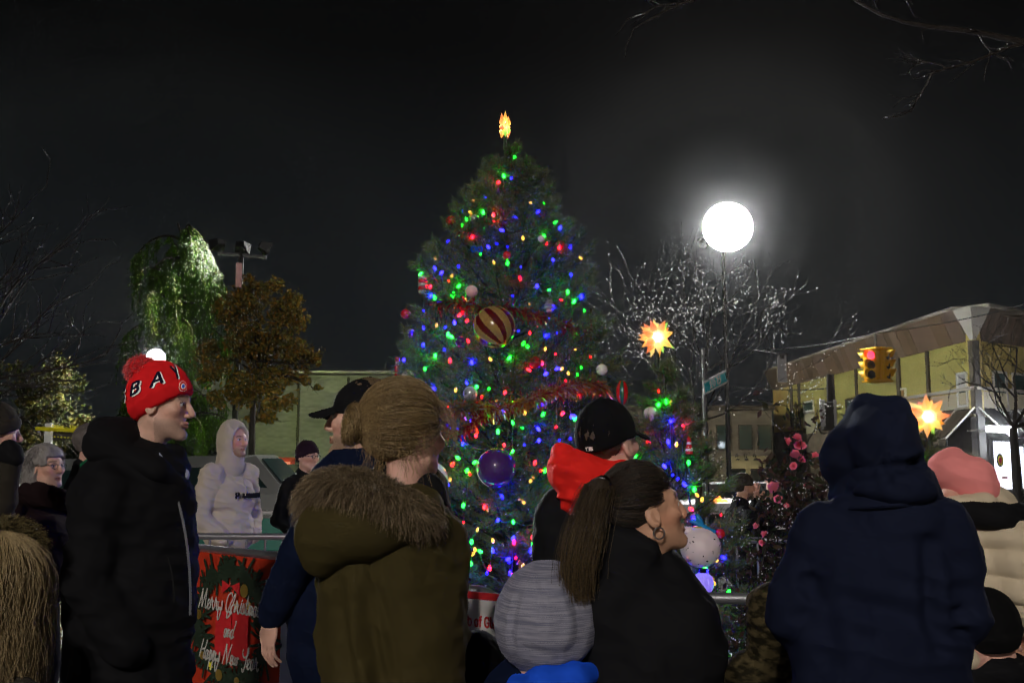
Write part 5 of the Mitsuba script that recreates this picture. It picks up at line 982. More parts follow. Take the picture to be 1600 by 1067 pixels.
part(bk, 'figure', hat_wrap(p.head, extrude(sg.Polygon([(-.009, .001), (-.003, .001), (-.001, .005), (-.004, .0105), (-.008, .008)]), .001), -math.pi / 2 + .12, -.006, 0, (.0865, .1075, .108), (0, -.014, .030), .002), 'mat_blue_cloth', smooth=False)
p.garment('jacket', [E(w(935, 860, .04), (.20, .15, .24)), E(w(930, 1000, .04), (.20, .15, .30)), C(w(882, 800, .0), w(1000, 800, .1), .075, .07), C(w(872, 815, -.02), w(862, 930, .0), .066, .058), C(w(862, 930, .0), w(900, 1000, .2), .055, .05), C(w(1005, 815, .12), w(1012, 930, .14), .06, .055), C(w(945, 780, .02), w(955, 760, .03), .09, .075)], 'mat_black_cloth', amp=.009, seed=51)
p.garment('hood', [E(w(908, 742, -.06), (.090, .10, .066)), E(w(878, 722, -.02), (.036, .08, .050)), E(w(958, 742, -.07), (.060, .07, .042)), C(w(905, 770, -.08), w(892, 800, -.06), .055, .030), C(w(955, 750, -.05), w(985, 745, .05), .04, .035)], 'mat_red_cloth', h=.006, k=.02, amp=.018, fine=.006, scale=(7, 7, 12), seed=52, label='bright red fabric hood')
# ---- woman with ponytail in black coat
Y = 2.2; w = lambda px, py, dy=0.0: W(px, py, Y + dy)
p = Person('woman with long dark ponytail and hoop earring in a black coat', (1009, 796), Y, 13, pitch=13, hs=.83); p.base = A(*w(1009, 1000, .03)[:2], 0); p.skin(SK_TAN, h=.003, female=True, nose=.78, jaw=.93, brow=(.03, .02, .015), lips=(.36, .13, .11)); p.legs('mat_black_cloth'); HD = p.head; DK = ((.018, .013, .010), (.03, .02, .014), (.012, .009, .008), (.045, .03, .018))
base = A(.0, -.125, .045)
hv, hf, hl = HD.mesh(lambda P: smax(sd_ell(P, (0, -.018, .030), (.079, .100, .082)), np.where(P[..., 1] > .03, .045, np.where(P[..., 1] > -.015, .022, -.085)) - P[..., 2], .008), (-.13, -.16, -.14), (.13, .14, .17), .006)
hair = p.put('hair', (hv, hf), 'mat_hair_tint', color=np.tile((.016, .012, .010), (len(hv), 1)))
m, c = strands(HD, scalp(6200, rng, -.085, .045, r=(.080, .101, .083)), lambda r: slide(r, base, 8, lift=.003), 8, .00055, DK, rng, .0015); part(hair, 'strands', m, 'mat_hair_tint', smooth=True, color=c, kind='stuff')
bw = HD.out(base[None])[0]; n = 5400; u0 = rng.normal(size=(n, 2)) * .0085; key = [bw, w(940, 752, -.06), w(922, 800, -.09), w(906, 862, -.10), w(905, 940, -.10)]; K = bend(key, 9); sp = np.interp(np.linspace(0, 1, 9), (0, .15, .6, 1), (.5, 1.2, 1.75, 1.5)); Pp = K[None] + (u0[:, :1, None] * A(1, 0, 0) + u0[:, 1:, None] * A(0, 1, .2)) * sp[None, :, None]; cutl = rng.uniform(.62, 1.0, n)
tt = np.linspace(0, 1, 9)[None] * cutl[:, None] * 8; i0 = np.minimum(tt.astype(int), 7); fr = (tt - i0)[..., None]; idx = np.arange(n)[:, None]; Pp = Pp[idx, i0] * (1 - fr) + Pp[idx, i0 + 1] * fr + .005 * np.sin(np.linspace(0, 6, 9)[None, :, None] + rng.uniform(0, 6.28, (n, 1, 3))) * np.linspace(0, 1, 9)[None, :, None]
v, f = tubes_fast(Pp, np.tile(np.linspace(1, .5, 9), (n, 1)) * .0006, 3); part(hair, 'ponytail_core', tubes([(K, np.array([.012, .020, .023, .024, .024, .022, .018, .012, .004]))], 10), 'mat_hair_tint', smooth=True, color=np.tile((.028, .019, .012), (90, 1))); cc = np.array(((.022, .015, .009), (.075, .048, .022), (.11, .075, .034)))[rng.integers(0, 3, n)] * rng.uniform(.82, 1.18, (n, 1)); dk = np.clip(np.linspace(-.1, 1.4, 9), 0, 1)[None, :, None]; cc = A(.025, .017, .012) * (1 - dk) + cc[:, None] * dk
part(hair, 'ponytail', (v, f), 'mat_hair_tint', smooth=True, color=np.clip(np.repeat(cc.reshape(-1, 3), 3, 0), 0, 1), label='long ponytail with light brown ends', kind='stuff')
part(hair, 'hair_tie', tubes([(np.array([bw + .018 * (math.cos(a) * frame_of(HD.R @ A(0, 1, -.4))[0] + math.sin(a) * frame_of(HD.R @ A(0, 1, -.4))[1]) for a in np.linspace(0, 6.283, 17)]), .005)], 6), 'mat_black_cloth')
ec = p.head.at(.082, -.010, -.056); p.put('earring', tubes([(np.array([ec + HD.R @ A(.004, .0125 * math.cos(a), .0125 * math.sin(a) ) for a in np.linspace(0, 6.283, 21)]), .0018)], 6), 'mat_chrome')
p.garment('coat', [E(w(1010, 1000, .03), (.17, .14, .18)), E(w(1008, 1100, .03), (.175, .15, .22)), E(w(1008, 1240, .03), (.18, .15, .30)), C(w(945, 950, -.02), w(1070, 958, .08), .07, .06), C(w(975, 905, .0), w(1034, 905, .03), .075, .06), C(w(970, 868, .0), w(1012, 878, .03), .062, .056), C(w(1012, 885, .03), w(1046, 893, .05), .05, .034), C(w(962, 848, -.01), w(1012, 866, -.045), .042, .030), C(w(1075, 975, -.04), w(1085, 1100, -.02), .058, .055), C(w(950, 970, .0), w(945, 1100, .0), .06, .055)], 'mat_black_cloth', amp=.014, seed=61)
# ---- man in navy hooded coat
Y = 2.1; w = lambda px, py, dy=0.0: W(px, py, Y + dy)
p = Person('tall person in navy hooded coat seen from behind with the hood up', (1385, 712), Y, 138, hs=.6, H=1.72); p.base = A(*w(1376, 950, .03)[:2], 0); p.skin(SK_PALE, h=.008, ears=False); p.legs('mat_jean_cloth')
p.garment('hood', [E(w(1378, 690, .0), (.064, .115, .088)), E(w(1325, 712, .09), (.050, .085, .064)), C(w(1350, 634, .03), w(1399, 638, -.03), .018, .021), C(w(1399, 640, -.03), w(1432, 765, -.03), .024, .032), E(w(1395, 760, -.02), (.080, .12, .050)), C(w(1296, 714, .13), w(1322, 772, .1), .020, .036), C(w(1348, 634, .03), w(1298, 708, .12), .018, .018), C(w(1342, 778, .05), w(1432, 776, -.02), .05, .05)], 'mat_navy_cloth', h=.006, k=.018, amp=.010, fine=.004, seed=71, extra=lambda v, f: crease(v, f, [([w(1352, 618, -.05), w(1362, 680, -.12), w(1366, 780, -.12)], .005, .006), ([w(1408, 628, -.05), w(1396, 700, -.12), w(1392, 780, -.12)], .005, .006), ([w(1310, 700, .02), w(1345, 735, -.07), w(1372, 745, -.1)], .012, .016), ([w(1320, 760, 0), w(1350, 740, -.08)], .012, .012), ([w(1395, 735, -.12), w(1440, 720, -.06)], .010, .012), ([w(1400, 765, -.12), w(1448, 762, -.06)], .010, .010)]))
def seam(pts, dy): return (bend([w(x, y, d) for (x, y), d in zip(pts, dy)], 12), .0028)
p.garment('coat', [E(w(1385, 900, .02), (.175, .135, .18)), E(w(1375, 1010, .02), (.18, .14, .24)), E(w(1372, 1150, .02), (.18, .15, .32)), C(w(1300, 838, .03), w(1465, 828, -.02), .066, .070), C(w(1390, 800, .0), w(1392, 780, .0), .11, .09), C(w(1280, 860, .05), w(1236, 955, .04), .060, .056), C(w(1236, 955, .04), w(1262, 1000, .22), .056, .05), C(w(1482, 850, -.03), w(1497, 950, -.02), .064, .058), C(w(1497, 950, -.02), w(1468, 1012, .18), .058, .05)], 'mat_navy_cloth', h=.008, k=.02, amp=.016, fine=.006, scale=(6, 6, 4), seed=72, extra=lambda v, f: crease(v, f, [([w(1302, 835, -.1), w(1296, 900, -.12), w(1300, 1000, -.12), w(1296, 1067, -.13)], .018, .018), ([w(1318, 850, -.1), w(1325, 960, -.12), w(1318, 1067, -.13)], .010, .02), ([w(1446, 850, -.1), w(1452, 930, -.12), w(1462, 1010, -.1)], .016, .016), ([w(1250, 900, 0), w(1275, 925, -.08)], .012, .014), ([w(1240, 960, 0), w(1272, 955, -.08)], .012, .012), ([w(1478, 960, -.1), w(1515, 945, -.06)], .012, .012), ([w(1470, 985, -.1), w(1510, 985, -.06)], .010, .012), ([w(1372, 800, -.14), w(1374, 930, -.14), w(1372, 1067, -.14)], .004, .006)]))
ck = p.key + '__coat'; part(ck, 'hem_seam', tubes([(bend([w(1318, 795, -.01), w(1355, 792, -.092), w(1400, 789, -.118), w(1440, 788, -.095), w(1462, 792, -.03)], 14), .004)], 5), 'mat_navy_cloth')
# ---- figure in mottled brown fleece beside the navy coat
Y = 2.7; w = lambda px, py, dy=0.0: W(px, py, Y + dy)
p = Person('child in mottled brown fleece coat with hood, half hidden by the navy coat', (1216, 972), Y, 120, hs=.93); p.skin(SK_PALE, h=.007); p.legs('mat_charcoal_cloth'); p.garment('hood', [E(w(1216, 968), (.085, .11, .10)), C(w(1220, 1010), w(1220, 1040), .085, .09), E(w(1190, 960, .03), (.03, .07, .06))], 'mat_fleece', h=.009, amp=.008, seed=81)
p.garment('coat', [E(w(1205, 1100, .02), (.145, .11, .16)), E(w(1205, 1230, .02), (.145, .11, .26)), C(w(1165, 1060, .02), w(1260, 1055, .02), .055, .055), C(w(1150, 1085, .02), w(1135, 1200, .02), .045, .04), C(w(1265, 1085, .02), w(1275, 1200, .02), .045, .04)], 'mat_fleece', amp=.009, seed=82)
# ---- person in pink knit hat and cream quilted jacket
Y = 3.0; w = lambda px, py, dy=0.0: W(px, py, Y + dy)
p = Person('person in pink knit hat and cream quilted jacket at the right edge', (1505, 762), Y, 168, hs=.80, pitch=4); p.base = A(*w(1536, 900, .02)[:2], 0); p.skin(SK_PINK, h=.005, female=True); p.legs('mat_jean_cloth')
p.garment('hat', [E(w(1513, 748, .0), (.070, .092, .074), Ry(.25)), E(w(1480, 738, .0), (.05, .08, .058)), C(w(1468, 728, -.02), w(1490, 716, .0), .030, .035), E(w(1522, 766), (.06, .085, .045))], 'mat_pink_knit', h=.006, k=.03, amp=.007, seed=91)
def puffs(v, f): n = vnormals(v, f); return v + n * (.022 * np.abs(np.sin(math.pi * (v[:, 2] + .12 * (v[:, 0] - 1.4) + .03 * meshkit.noise(v * 6)) / .075)) ** .6 - .014 + .004 * (meshkit.fbm(v * 25, 2) - .5))[:, None]
jk = p.garment('jacket', [E(w(1535, 860, .02), (.17, .14, .20)), E(w(1540, 920, .02), (.17, .145, .16)), C(w(1490, 830, -.0), w(1590, 828, .0), .075, .075), C(w(1575, 835, -.1), w(1600, 925, -.12), .062, .056), C(w(1600, 925, -.12), w(1555, 960, -.05), .054, .046), C(w(1480, 840, .1), w(1475, 940, .1), .058, .05)], 'mat_cream_cloth', h=.009, amp=.005, seed=92, extra=puffs, label='cream quilted jacket')
p.garment('collar', [C(w(1480, 790, -.06), w(1540, 786, -.09), .026, .028), C(w(1540, 786, -.09), w(1566, 790, .0), .026, .024)], 'mat_cream_cloth', h=.006, amp=.004, seed=93)
p.garment('hood', [E(w(1552, 808, -.08), (.105, .075, .040)), C(w(1502, 800, -.08), w(1560, 806, -.13), .026, .036), E(w(1585, 805, -.02), (.07, .09, .038))], 'mat_black_cloth', h=.008, amp=.009, seed=94)
# ---- child in black knit hat, hand raised
Y = 2.75; w = lambda px, py, dy=0.0: W(px, py, Y + dy)
p = Person('child in black knit hat holding up one hand in front of the cream jacket', (1546, 992), Y, 60, hs=.92); hnd = placed_hand(w(1512, 1028, -.06), A(1, .1, -.10), A(0, 0, 1), False, .82); p.skin(SK_PINK, h=.008, arms=[hnd]); p.legs('mat_charcoal_cloth'); p.beanie('mat_black_knit', grow=.014, z0=-.005, tilt=.15, top=.01, amp=.003)
p.garment('coat', [E(w(1545, 1120, .02), (.15, .115, .15)), E(w(1545, 1240, .02), (.15, .12, .25)), C(w(1490, 1080, .02), w(1600, 1080, .02), .055, .055), C(w(1488, 1090, .0), w(1470, 1040, -.05), .042, .034), C(w(1470, 1040, -.05), w(1500, 1026, -.06), .034, .026)], 'mat_black_cloth', amp=.007, seed=101); p.garment('collar', [C(w(1500, 1062, .0), w(1590, 1062, .0), .06, .06), E(w(1550, 1044, .0), (.10, .095, .05))], 'mat_black_cloth', h=.009, amp=.005, seed=103); p.garment('cuff', [C(w(1500, 1025, -.06), w(1513, 1029, -.06), .029, .029)], 'mat_cream_cloth', h=.006, amp=.003, seed=102)
# ---- person half outside the right edge
p = Person('bare-headed person at the right edge below the cream jacket', (1618, 985), 3.1, 178, hs=.9); p.skin(SK_TAN, h=.005, female=True); p.legs('mat_black_cloth'); p.short_hair((.03, .02, .015), long=.06); p.jacket('mat_black_cloth', sw=.17, seed=7)
# ---- blonde child at the lower left
Y = 1.9; w = lambda px, py, dy=0.0: W(px, py, Y + dy)
p = Person('child with long loose blonde hair at the lower left corner', (2, 936), Y, 75, hs=.98); p.skin(SK_PALE, h=.008); p.legs('mat_jean_cloth'); p.jacket('mat_drab_cloth', sw=.15, sd=.11, seed=8); HD = p.head
hv, hf, hl = HD.mesh(lambda P: smin(smax(sd_ell(P, (0, -.018, .036), (.084, .106, .094)), np.where(P[..., 1] > .03, .045, -.05) - P[..., 2], .02), smax(sd_ell(P, (0, -.05, -.08), (.085, .062, .17)), P[..., 1] + .0, .01), .03), (-.15, -.2, -.3), (.15, .14, .17), .008); hair = p.put('hair', (hv, hf), 'mat_hair_tint', color=np.tile((.24, .175, .085), (len(hv), 1)))
r0 = scalp(7600, rng, -.05, .05, r=(.086, .108, .097))
m, c = strands(HD, r0, fall_hair(rng), 9, .0006, ((.30, .22, .11), (.24, .175, .085), (.38, .29, .16), (.19, .135, .06)), rng, .005); part(hair, 'strands', m, 'mat_hair_tint', smooth=True, color=c, kind='stuff')
# ---- child in fleece hat behind the blonde child
Y = 3.0; w = lambda px, py, dy=0.0: W(px, py, Y + dy)
p = Person('child in shaggy brown hat behind the blonde child', (14, 876), Y, 60, hs=.95); p.skin(SK_PALE, h=.007); p.legs('mat_charcoal_cloth'); hk = p.beanie('mat_fleece', grow=.02, z0=.0, tilt=.2, cuff=False, h=.007); p.jacket('mat_black_cloth', sw=.15, sd=.11, seed=9)
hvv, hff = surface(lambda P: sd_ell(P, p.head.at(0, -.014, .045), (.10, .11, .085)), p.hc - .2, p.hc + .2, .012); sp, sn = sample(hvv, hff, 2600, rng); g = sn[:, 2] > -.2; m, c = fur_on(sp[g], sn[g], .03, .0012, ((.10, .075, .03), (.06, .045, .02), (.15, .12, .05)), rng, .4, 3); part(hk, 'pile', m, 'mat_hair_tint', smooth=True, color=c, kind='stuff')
# ---- dark-hatted child between the parka and the grey hat
p = Person('child in plain black knit hat before the white sign', (744, 1056), 2.75, 85, hs=.93); p.skin(SK_PALE, h=.007); p.legs('mat_charcoal_cloth'); p.beanie('mat_black_knit', grow=.016, z0=-.01, tilt=.15, cuff=True); p.jacket('mat_black_cloth', sw=.15, sd=.11, seed=10)
# ---- figure at the left edge
Y = 4.6; w = lambda px, py, dy=0.0: W(px, py, Y + dy)
p = Person('person in brown knit hat and drab coat cut by the left edge, gloved hand raised', (-6, 676), Y, 30, hs=1.0); p.skin(SK_PALE, h=.008); p.legs('mat_charcoal_cloth'); p.beanie('mat_drab_cloth', grow=.016, z0=.02, tilt=.4, top=.02); p.jacket('mat_drab_cloth', sw=.19, seed=12, arms=('pocket', (w(2, 790, -.2), w(16, 722, -.26))))
p.garment('glove', [E(w(15, 708, -.27), (.052, .04, .06)), C(w(18, 715, -.27), w(27, 718, -.28), .030, .024)], 'mat_black_cloth', h=.008, amp=.006)
# ---- elderly woman with glasses
Y = 5.5; w = lambda px, py, dy=0.0: W(px, py, Y + dy)
p = Person('grey-haired woman with glasses and dark maroon coat', (73, 730), Y, -22, hs=1.0, pitch=6); p.skin((.55, .33, .25), h=.0035, female=True); p.legs('mat_charcoal_cloth'); p.short_hair((.22, .20, .19), long=.06, front=.05, thick=.018, h=.005); m, c = strands(p.head, (lambda q: q[q[:, 1] < -.005])(scalp(3400, rng, -.06, .07, r=(.093, .114, .104))), fall_hair(rng, .07, .15, 7, .006), 7, .0011, ((.30, .28, .27), (.42, .40, .39), (.18, .165, .16), (.10, .09, .088)), rng, .004); part(p.key + '__hair', 'strands', m, 'mat_hair_tint', smooth=True, color=c, kind='stuff'); p.glasses(); p.jacket('mat_maroon_cloth', sw=.21, sd=.16, seed=13, amp=.012); p.garment('scarf', [C(w(50, 770, -.05), w(98, 782, -.15), .07, .05)], 'mat_maroon_cloth', h=.01)
# ---- man with green collar behind her
p = Person('short-haired man in black jacket with green collar behind the grey-haired woman', (146, 694), 5.9, 12, hs=1.0); p.skin(SK_PINK, h=.005); p.legs('mat_charcoal_cloth'); p.short_hair((.10, .085, .08), thick=.010); p.jacket('mat_black_cloth', sw=.22, sd=.15, seed=14); Y = 5.9; p.garment('collar', [C(W(136, 728, Y - .1), W(150, 742, Y - .16), .04, .045)], 'mat_green_cloth', h=.009)
# ---- bearded man in pale grey hooded sweatshirt
Y = 7.2; w = lambda px, py, dy=0.0: W(px, py, Y + dy)
p = Person('bearded man in pale grey hooded sweatshirt with hood up and hands in pockets', (367, 688), Y, -32, hs=1.0, pitch=3); p.skin((.60, .33, .23), h=.005, beard=(.24, .15, .09)); p.legs('mat_tan_cloth'); p.hood_up('mat_grey_cloth', drape=.08); p.jacket('mat_grey_cloth', name='sweatshirt', sw=.185, sd=.155, hem=.50, seed=15, amp=.022, sleeve=.068, h=.010, k=.012)
o = p.L(-.01, .185, .715); x = p.R @ A(-1, 0, 0)
tm = txt('P', .045, .01); M = basis(o, p.R @ A(-1, 0, 0), A(0, 0, 1), p.R @ A(0, 1, 0)); part(p.key + '__sweatshirt', 'print', cat([placed(tm, M @ np.array([[1, 0, 0, -.10], [0, 1, 0, -.02], [0, 0, 1, -.012], [0, 0, 0, 1.0]])), placed(box((.025, .0, 0), (.17, .036, .012), bevel=.004), M)]), 'mat_charcoal_cloth', smooth=False, label='small dark print on the chest')
part(p.key + '__sweatshirt', 'drawstring', tubes([(bend([p.L(.03, .145, .80), p.L(.035, .185, .76), p.L(.03, .195, .715)], 6), .004)], 5), 'mat_grey_cloth')
# ---- man with glasses and purple hat
p = Person('man with glasses, purple knit hat and black coat near the parked cars', (481, 713), 8.3, -30, hs=1.0); p.skin(SK_PINK, h=.0045); p.legs('mat_charcoal_cloth'); p.beanie('mat_purple_knit', grow=.012, z0=.035, tilt=.45, top=.01); p.glasses(); p.jacket('mat_black_cloth', sw=.20, sd=.15, seed=16)
# ---- two men beyond the barrier on the right
Y = 8.8; p = Person('dark-haired man in black sweatshirt in profile beyond the right barrier', (1163, 760), Y, 12, hs=.93, floor=-.42); h = p.jacket('mat_black_cloth', sw=.21, sd=.15, seed=17, arms=('pocket', (W(1172, 815, Y - .25), W(1192, 790, Y - .2)))); p.skin(SK_TAN, h=.0045, beard=(.08, .05, .04), arms=h); p.legs('mat_charcoal_cloth'); p.short_hair((.03, .022, .016), thick=.014, front=.06)
Y = 9.4; p = Person('man in dark cap and black sweatshirt with white lettering beyond the right barrier', (1208, 748), Y, -55, hs=.95, floor=-.42); h = p.jacket('mat_black_cloth', sw=.23, sd=.16, seed=18, arms=((W(1186, 810, Y), W(1182, 778, Y - .25)), 'pocket')); p.skin(SK_PINK, h=.0045, beard=(.1, .07, .05), arms=h); p.legs('mat_charcoal_cloth'); p.cap('mat_drab_cloth')
M = basis(p.L(0, .175, .735), p.R @ A(-1, 0, 0), A(0, 0, 1), p.R @ A(0, 1, 0)); part(p.key + '__jacket', 'lettering', placed(txt('10A', .075, .02), M), 'mat_sign_white', smooth=False); M = basis(p.L(0, .172, .70), p.R @ A(-1, 0, 0), A(0, 0, 1), p.R @ A(0, 1, 0)); part(p.key + '__jacket', 'chest_stripe', placed(box((0, 0, 0), (.3, .035, .02), bevel=.006), M), 'mat_sign_white', smooth=False)
# ------------------------------------------------------------------ lights and decorations on the three conifers
def on_cone(px, py, ax, ztop, rad, f=1.0):
    """the point of a conifer's outer surface seen at a pixel; beside the crown: the nearest point of its rim"""
    best, bd = None, 9
    for Y in np.linspace(ax[1] - 1.3, ax[1] + .02, 260):
        q = W(px, py, Y); r = rad(max(0, ztop - q[2])) * f + .005; d = math.hypot(q[0] - ax[0], q[1] - ax[1]) - r
        if d <= 0: return q
        if d < bd: best, bd = q, d
    return best
on_main = lambda x, y, f=1.0: on_cone(x, y, AXM, ZM, radM, f)
on_small = lambda x, y, f=1.0: on_cone(x, y, AXS, ZS, radS, f)
on_third = lambda x, y, f=1.0: on_cone(x, y, AXT, ZT_, radT, f)
BULB_L = 165.0
HUE = {'b': (.0012, .0009, 2.0), 'g': (.0008, .5, .0022), 'r': (.5, .0006, .001), 'a': (.013, .0058, .0006), 'p': (.3, .0004, .004)}
for h in HUE: scene['mat_bulb_' + h] = {'type': 'principled', 'base_color': rgb(*np.clip(np.array(HUE[h]) * .6 + .02, 0, .9)), 'roughness': .2, 'specular': .5}
bulb_shape = lathe([(0, -.019), (.0080, -.015), (.0118, -.004), (.0114, .004), (.007, .012), (.0055, .016), (0, .016)], 9)
FIRST = []
def light_string(label, tree_fn, pts, scale=1.0, wgt=.6):
    t = thing('light_string', label, 'string lights', 'strings of coloured lights on the conifers'); P = []
    for i, s in enumerate(pts):
        FIRST.append(s)
        c, x, y = s[0], *map(float, s[1:].split(',')); dim = c.isupper(); c = c.lower(); q = tree_fn(x, y, 1.0); P.append(q)
        m = bulb_shape.copy(); m.vertices *= scale * (.7 if dim else 1.0); R = trimesh.transformations.rotation_matrix(RNG.uniform(0, 1.2), [RNG.normal(), RNG.normal(), .1]); m.apply_transform(R); m.apply_translation(q)
        part(t, 'bulb', m, 'mat_bulb_' + c, smooth=True, emit=np.array(HUE[c]) * BULB_L * (.25 if dim else RNG.uniform(.75, 1.3)), weight=wgt)
    o = np.argsort([q[0] + .0 * q[2] for q in P]); ps = []
    for a, b in zip(o[:-1], o[1:]):
        A_, B_ = P[a], P[b]; d = np.linalg.norm(B_ - A_)
        if d < .75: mid = (A_ + B_) / 2 + A(0, .07 * d, -.12 * d); ps.append((bend([A_ + A(0, .018, .012), mid, B_ + A(0, .018, .012)], 7), .0032))
    part(t, 'wire', tubes(ps, 4), 'mat_cable')
S_ = str.split
light_string('coloured bulb string round the tip of the tall tree', on_main, S_('g804,246 A799,257 g787,275 r779,285 B799,279 b760,307 a739,314 a735,332 g755,332 g729,342 r771,336 A736,337 B722,330 r738,370 R732,364 b784,360 b763,386 a817,372 g850,369 b875,356 b891,386 r874,387 a907,403 a680,403 R854,381 B700,377 B776,381 G722,352 R772,347 g868,347 B806,340'))
light_string('coloured bulb string above the big striped bauble of the tall tree', on_main, S_('b679,419 b690,426 a772,410 g793,411 r812,435 a706,431 R701,439 g717,447 g657,428 r672,448 b673,462 g679,465 g709,459 g707,463 a727,469 b839,447 g887,456 b908,463 g897,471 A827,475 R877,469 B716,416 r718,492 r730,501 b710,504 b662,512 a682,508 B696,511 B662,485'))
light_string('coloured bulb string level with the striped bauble of the tall tree', on_main, S_('g705,526 g700,522 r731,532 b661,539 b631,562 g680,556 r703,563 b737,566 a766,561 g796,559 b854,524 g824,541 g818,536 R828,520 g903,520 b909,521 a886,514 A895,506 r847,567 r826,578 b871,576 b853,584 a878,576 a888,583 G902,585 a635,580 g649,594 B857,499 R922,557 G908,574'))
light_string('coloured bulb string across the middle of the tall tree below the tinsel', on_main, S_('b677,608 a712,609 g745,604 b787,643 a820,645 g849,647 r879,646 b897,650 g899,655 b893,651 B847,632 R753,620 A776,626 G764,607 G764,650 a939,628 B735,657 b717,675 b704,672 B711,673 r744,680 g778,674 b841,670 R869,667 G752,650 R700,637 A870,618 G800,628 R884,595'))
light_string('coloured bulb string round the lower part of the tall tree', on_main, S_('g715,715 g730,735 g742,722 r707,725 a703,748 R734,740 r763,750 b792,752 r836,723 R845,735 a829,751 A833,746 b784,776 a818,784 A812,780 g724,789 r757,792 R724,816 A762,797 B700,757 g852,735'))
light_string('coloured bulb string round the foot of the tall tree', on_main, S_('b719,855 g737,846 a770,844 a742,858 a739,865 g750,861 b770,860 b802,840 p803,847 r833,838 b830,860 r765,887 b794,873 b797,895 g736,880 a817,883 B761,895 B728,895 R806,871 G832,850 B796,878 R800,897'))
light_string('coloured bulb string round the upper half of the small starred conifer', on_small, S_('g1029,632 g1041,627 a1049,629 b1048,658 r1067,667 r1013,691 b1044,690 a1057,694 g992,713 b1038,728 b1069,756 A1049,712 g1076,722 a1089,773 r1080,795 a1097,780 g1085,764 B1051,742 B1059,748 R1029,611 B985,735 g997,725'), .85)
light_string('coloured bulb string round the lower half of the small starred conifer', on_small, S_('b1084,810 R1127,804 b1130,870 a1120,875 r1106,877 g1101,888 b1069,894 b1104,894 b1059,909 a1115,910 g1139,924 a1111,946 b1103,964 r1115,990 b1127,1007 g1169,1021 A1162,1029 g1122,1046 B1101,979 B1112,970 A1114,903 B1150,1010 G1110,1045'), .85)
light_string('coloured bulb string on the starred conifer hidden by the navy coat', on_third, S_('b1474,778 b1478,790 B1470,770 g1466,740 r1462,758 a1440,740 b1436,790 g1430,820 r1480,850'), .85)
gaps, taken = [], [tuple(map(float, k[1:].split(','))) for k in FIRST]; rg = np.random.default_rng(3)
while len(gaps) < 84:
    y = rg.uniform(300, 890); x = rg.uniform(610, 950); q = on_main(x, y, 1.0); d_ = abs(x - 795) * PX(YM) - radM(ZM - q[2])
    if d_ < -.03 and all(math.hypot(x - a, y - b) > 15 for a, b in taken): taken.append((x, y)); gaps.append('%s%.0f,%.0f' % (rg.choice(list('bBbBBgGGrRaA')), x, y))
for i, nm in enumerate(('upper', 'middle', 'lower')): light_string('sparser dim bulb string woven through the %s part of the tall tree' % nm, on_main, sorted(gaps, key=lambda s: float(s.split(',')[1]))[i * 28:(i + 1) * 28], .85)
# ---- baubles
def bauble(label, c, r, b, name='bauble', catg='bauble', squash=(1, 1, 1), sub=3, hook=True):
    t = thing(name, label, catg, 'baubles on the conifers'); part(t, 'ball', ball(c, r, sub, squash), b, smooth=True); top = np.array(c) + A(0, 0, r * squash[2])
    part(t, 'cap', lathe([(0, .014), (.3, .012), (.33, 0), (.3, -.1), (0, -.1)], 12).apply_scale(max(r, .02)).apply_translation(top), 'mat_gold')
    if hook: part(t, 'hook', tubes([(bend([top + A(0, 0, .0), top + A(.006, .01, .02), top + A(0, .03, .035)], 6), .0016)], 4), 'mat_gold')
    return t
def at_main(x, y, r): q = on_main(x, y, 1.02); return q - A(0, r * .4, 0)
kM, kS = PX(YM), PX(YS)
# the big striped one: gold with recessed red swirls
c = at_main(773, 515, .14) - A(0, .06, 0); R = 30 * kM; t = thing('striped_bauble', 'very large gold bauble with twisted dark red stripes in the middle of the tall tree', 'bauble')
mb = trimesh.creation.uv_sphere(radius=1.0, count=[48, 96]); v = mb.vertices; RX = Ry(-.42) @ Rx(-.25); az = np.arctan2(v[:, 1], v[:, 0]); el = np.arcsin(np.clip(v[:, 2], -1, 1)); s = np.sin(az * 8 + el * 2.2) ; red = s > .25
v2 = v * (1 - .018 * np.clip(s * 4, 0, 1))[:, None] * R; part(t, 'ball', ((v2 @ RX.T) + c, mb.faces), 'mat_gloss_vc', smooth=True, color=np.where(red[:, None], (.09, .003, .006), A(.31, .185, .06) * (.8 + .5 * meshkit.noise(v * 60)[:, None])))
for sg_, nm in ((1, 'cap'), (-1, 'finial')): part(t, nm, placed(lathe([(0, .03), (.16, .02), (.2, 0), (.2, -.06), (0, -.06)], 16).apply_scale(R), basis(c + RX @ A(0, 0, sg_ * R), RX[:, 0], RX[:, 1] * sg_, RX[:, 2] * sg_)), 'mat_gold', smooth=30)
for x, y, r, b, lab in ((737, 456, 9, 'mat_pink_ball', 'matt pale pink bauble above the striped bauble'), (705, 346, 8, 'mat_red_gloss', 'shiny red bauble on the upper left edge of the tall tree'), (742, 343, 7, 'mat_silver_gloss', 'silver frosted bauble near the top of the tall tree'), (792, 400, 6.5, 'mat_red_gloss', 'ribbed red bauble high on the tall tree'), (634, 491, 7.5, 'mat_red_gloss', 'dark red bauble at the left edge of the tall tree'),
                        (721, 535, 8.5, 'mat_purple_glass', 'clear purple bauble left of the striped bauble'), (836, 567, 9, 'mat_red_gloss', 'bright red bauble right below the striped bauble'), (940, 578, 8.5, 'mat_white_ball', 'white bauble at the right edge of the tall tree'), (735, 615, 10, 'mat_silver_gloss', 'grey-white bauble in the lower tinsel'), (638, 590, 10, 'mat_white_ball', 'white bauble just above the blonde bun'), (846, 374, 5.5, 'mat_white_ball', 'tiny white bauble on the upper right of the tall tree')):
    bauble(lab, at_main(x, y, r * kM), r * kM, b)
pb = at_main(776, 731, .1); t = bauble('large clear purple bauble with a white rimmed edge low on the tall tree', pb, 26 * kM, 'mat_purple_glass', sub=4)
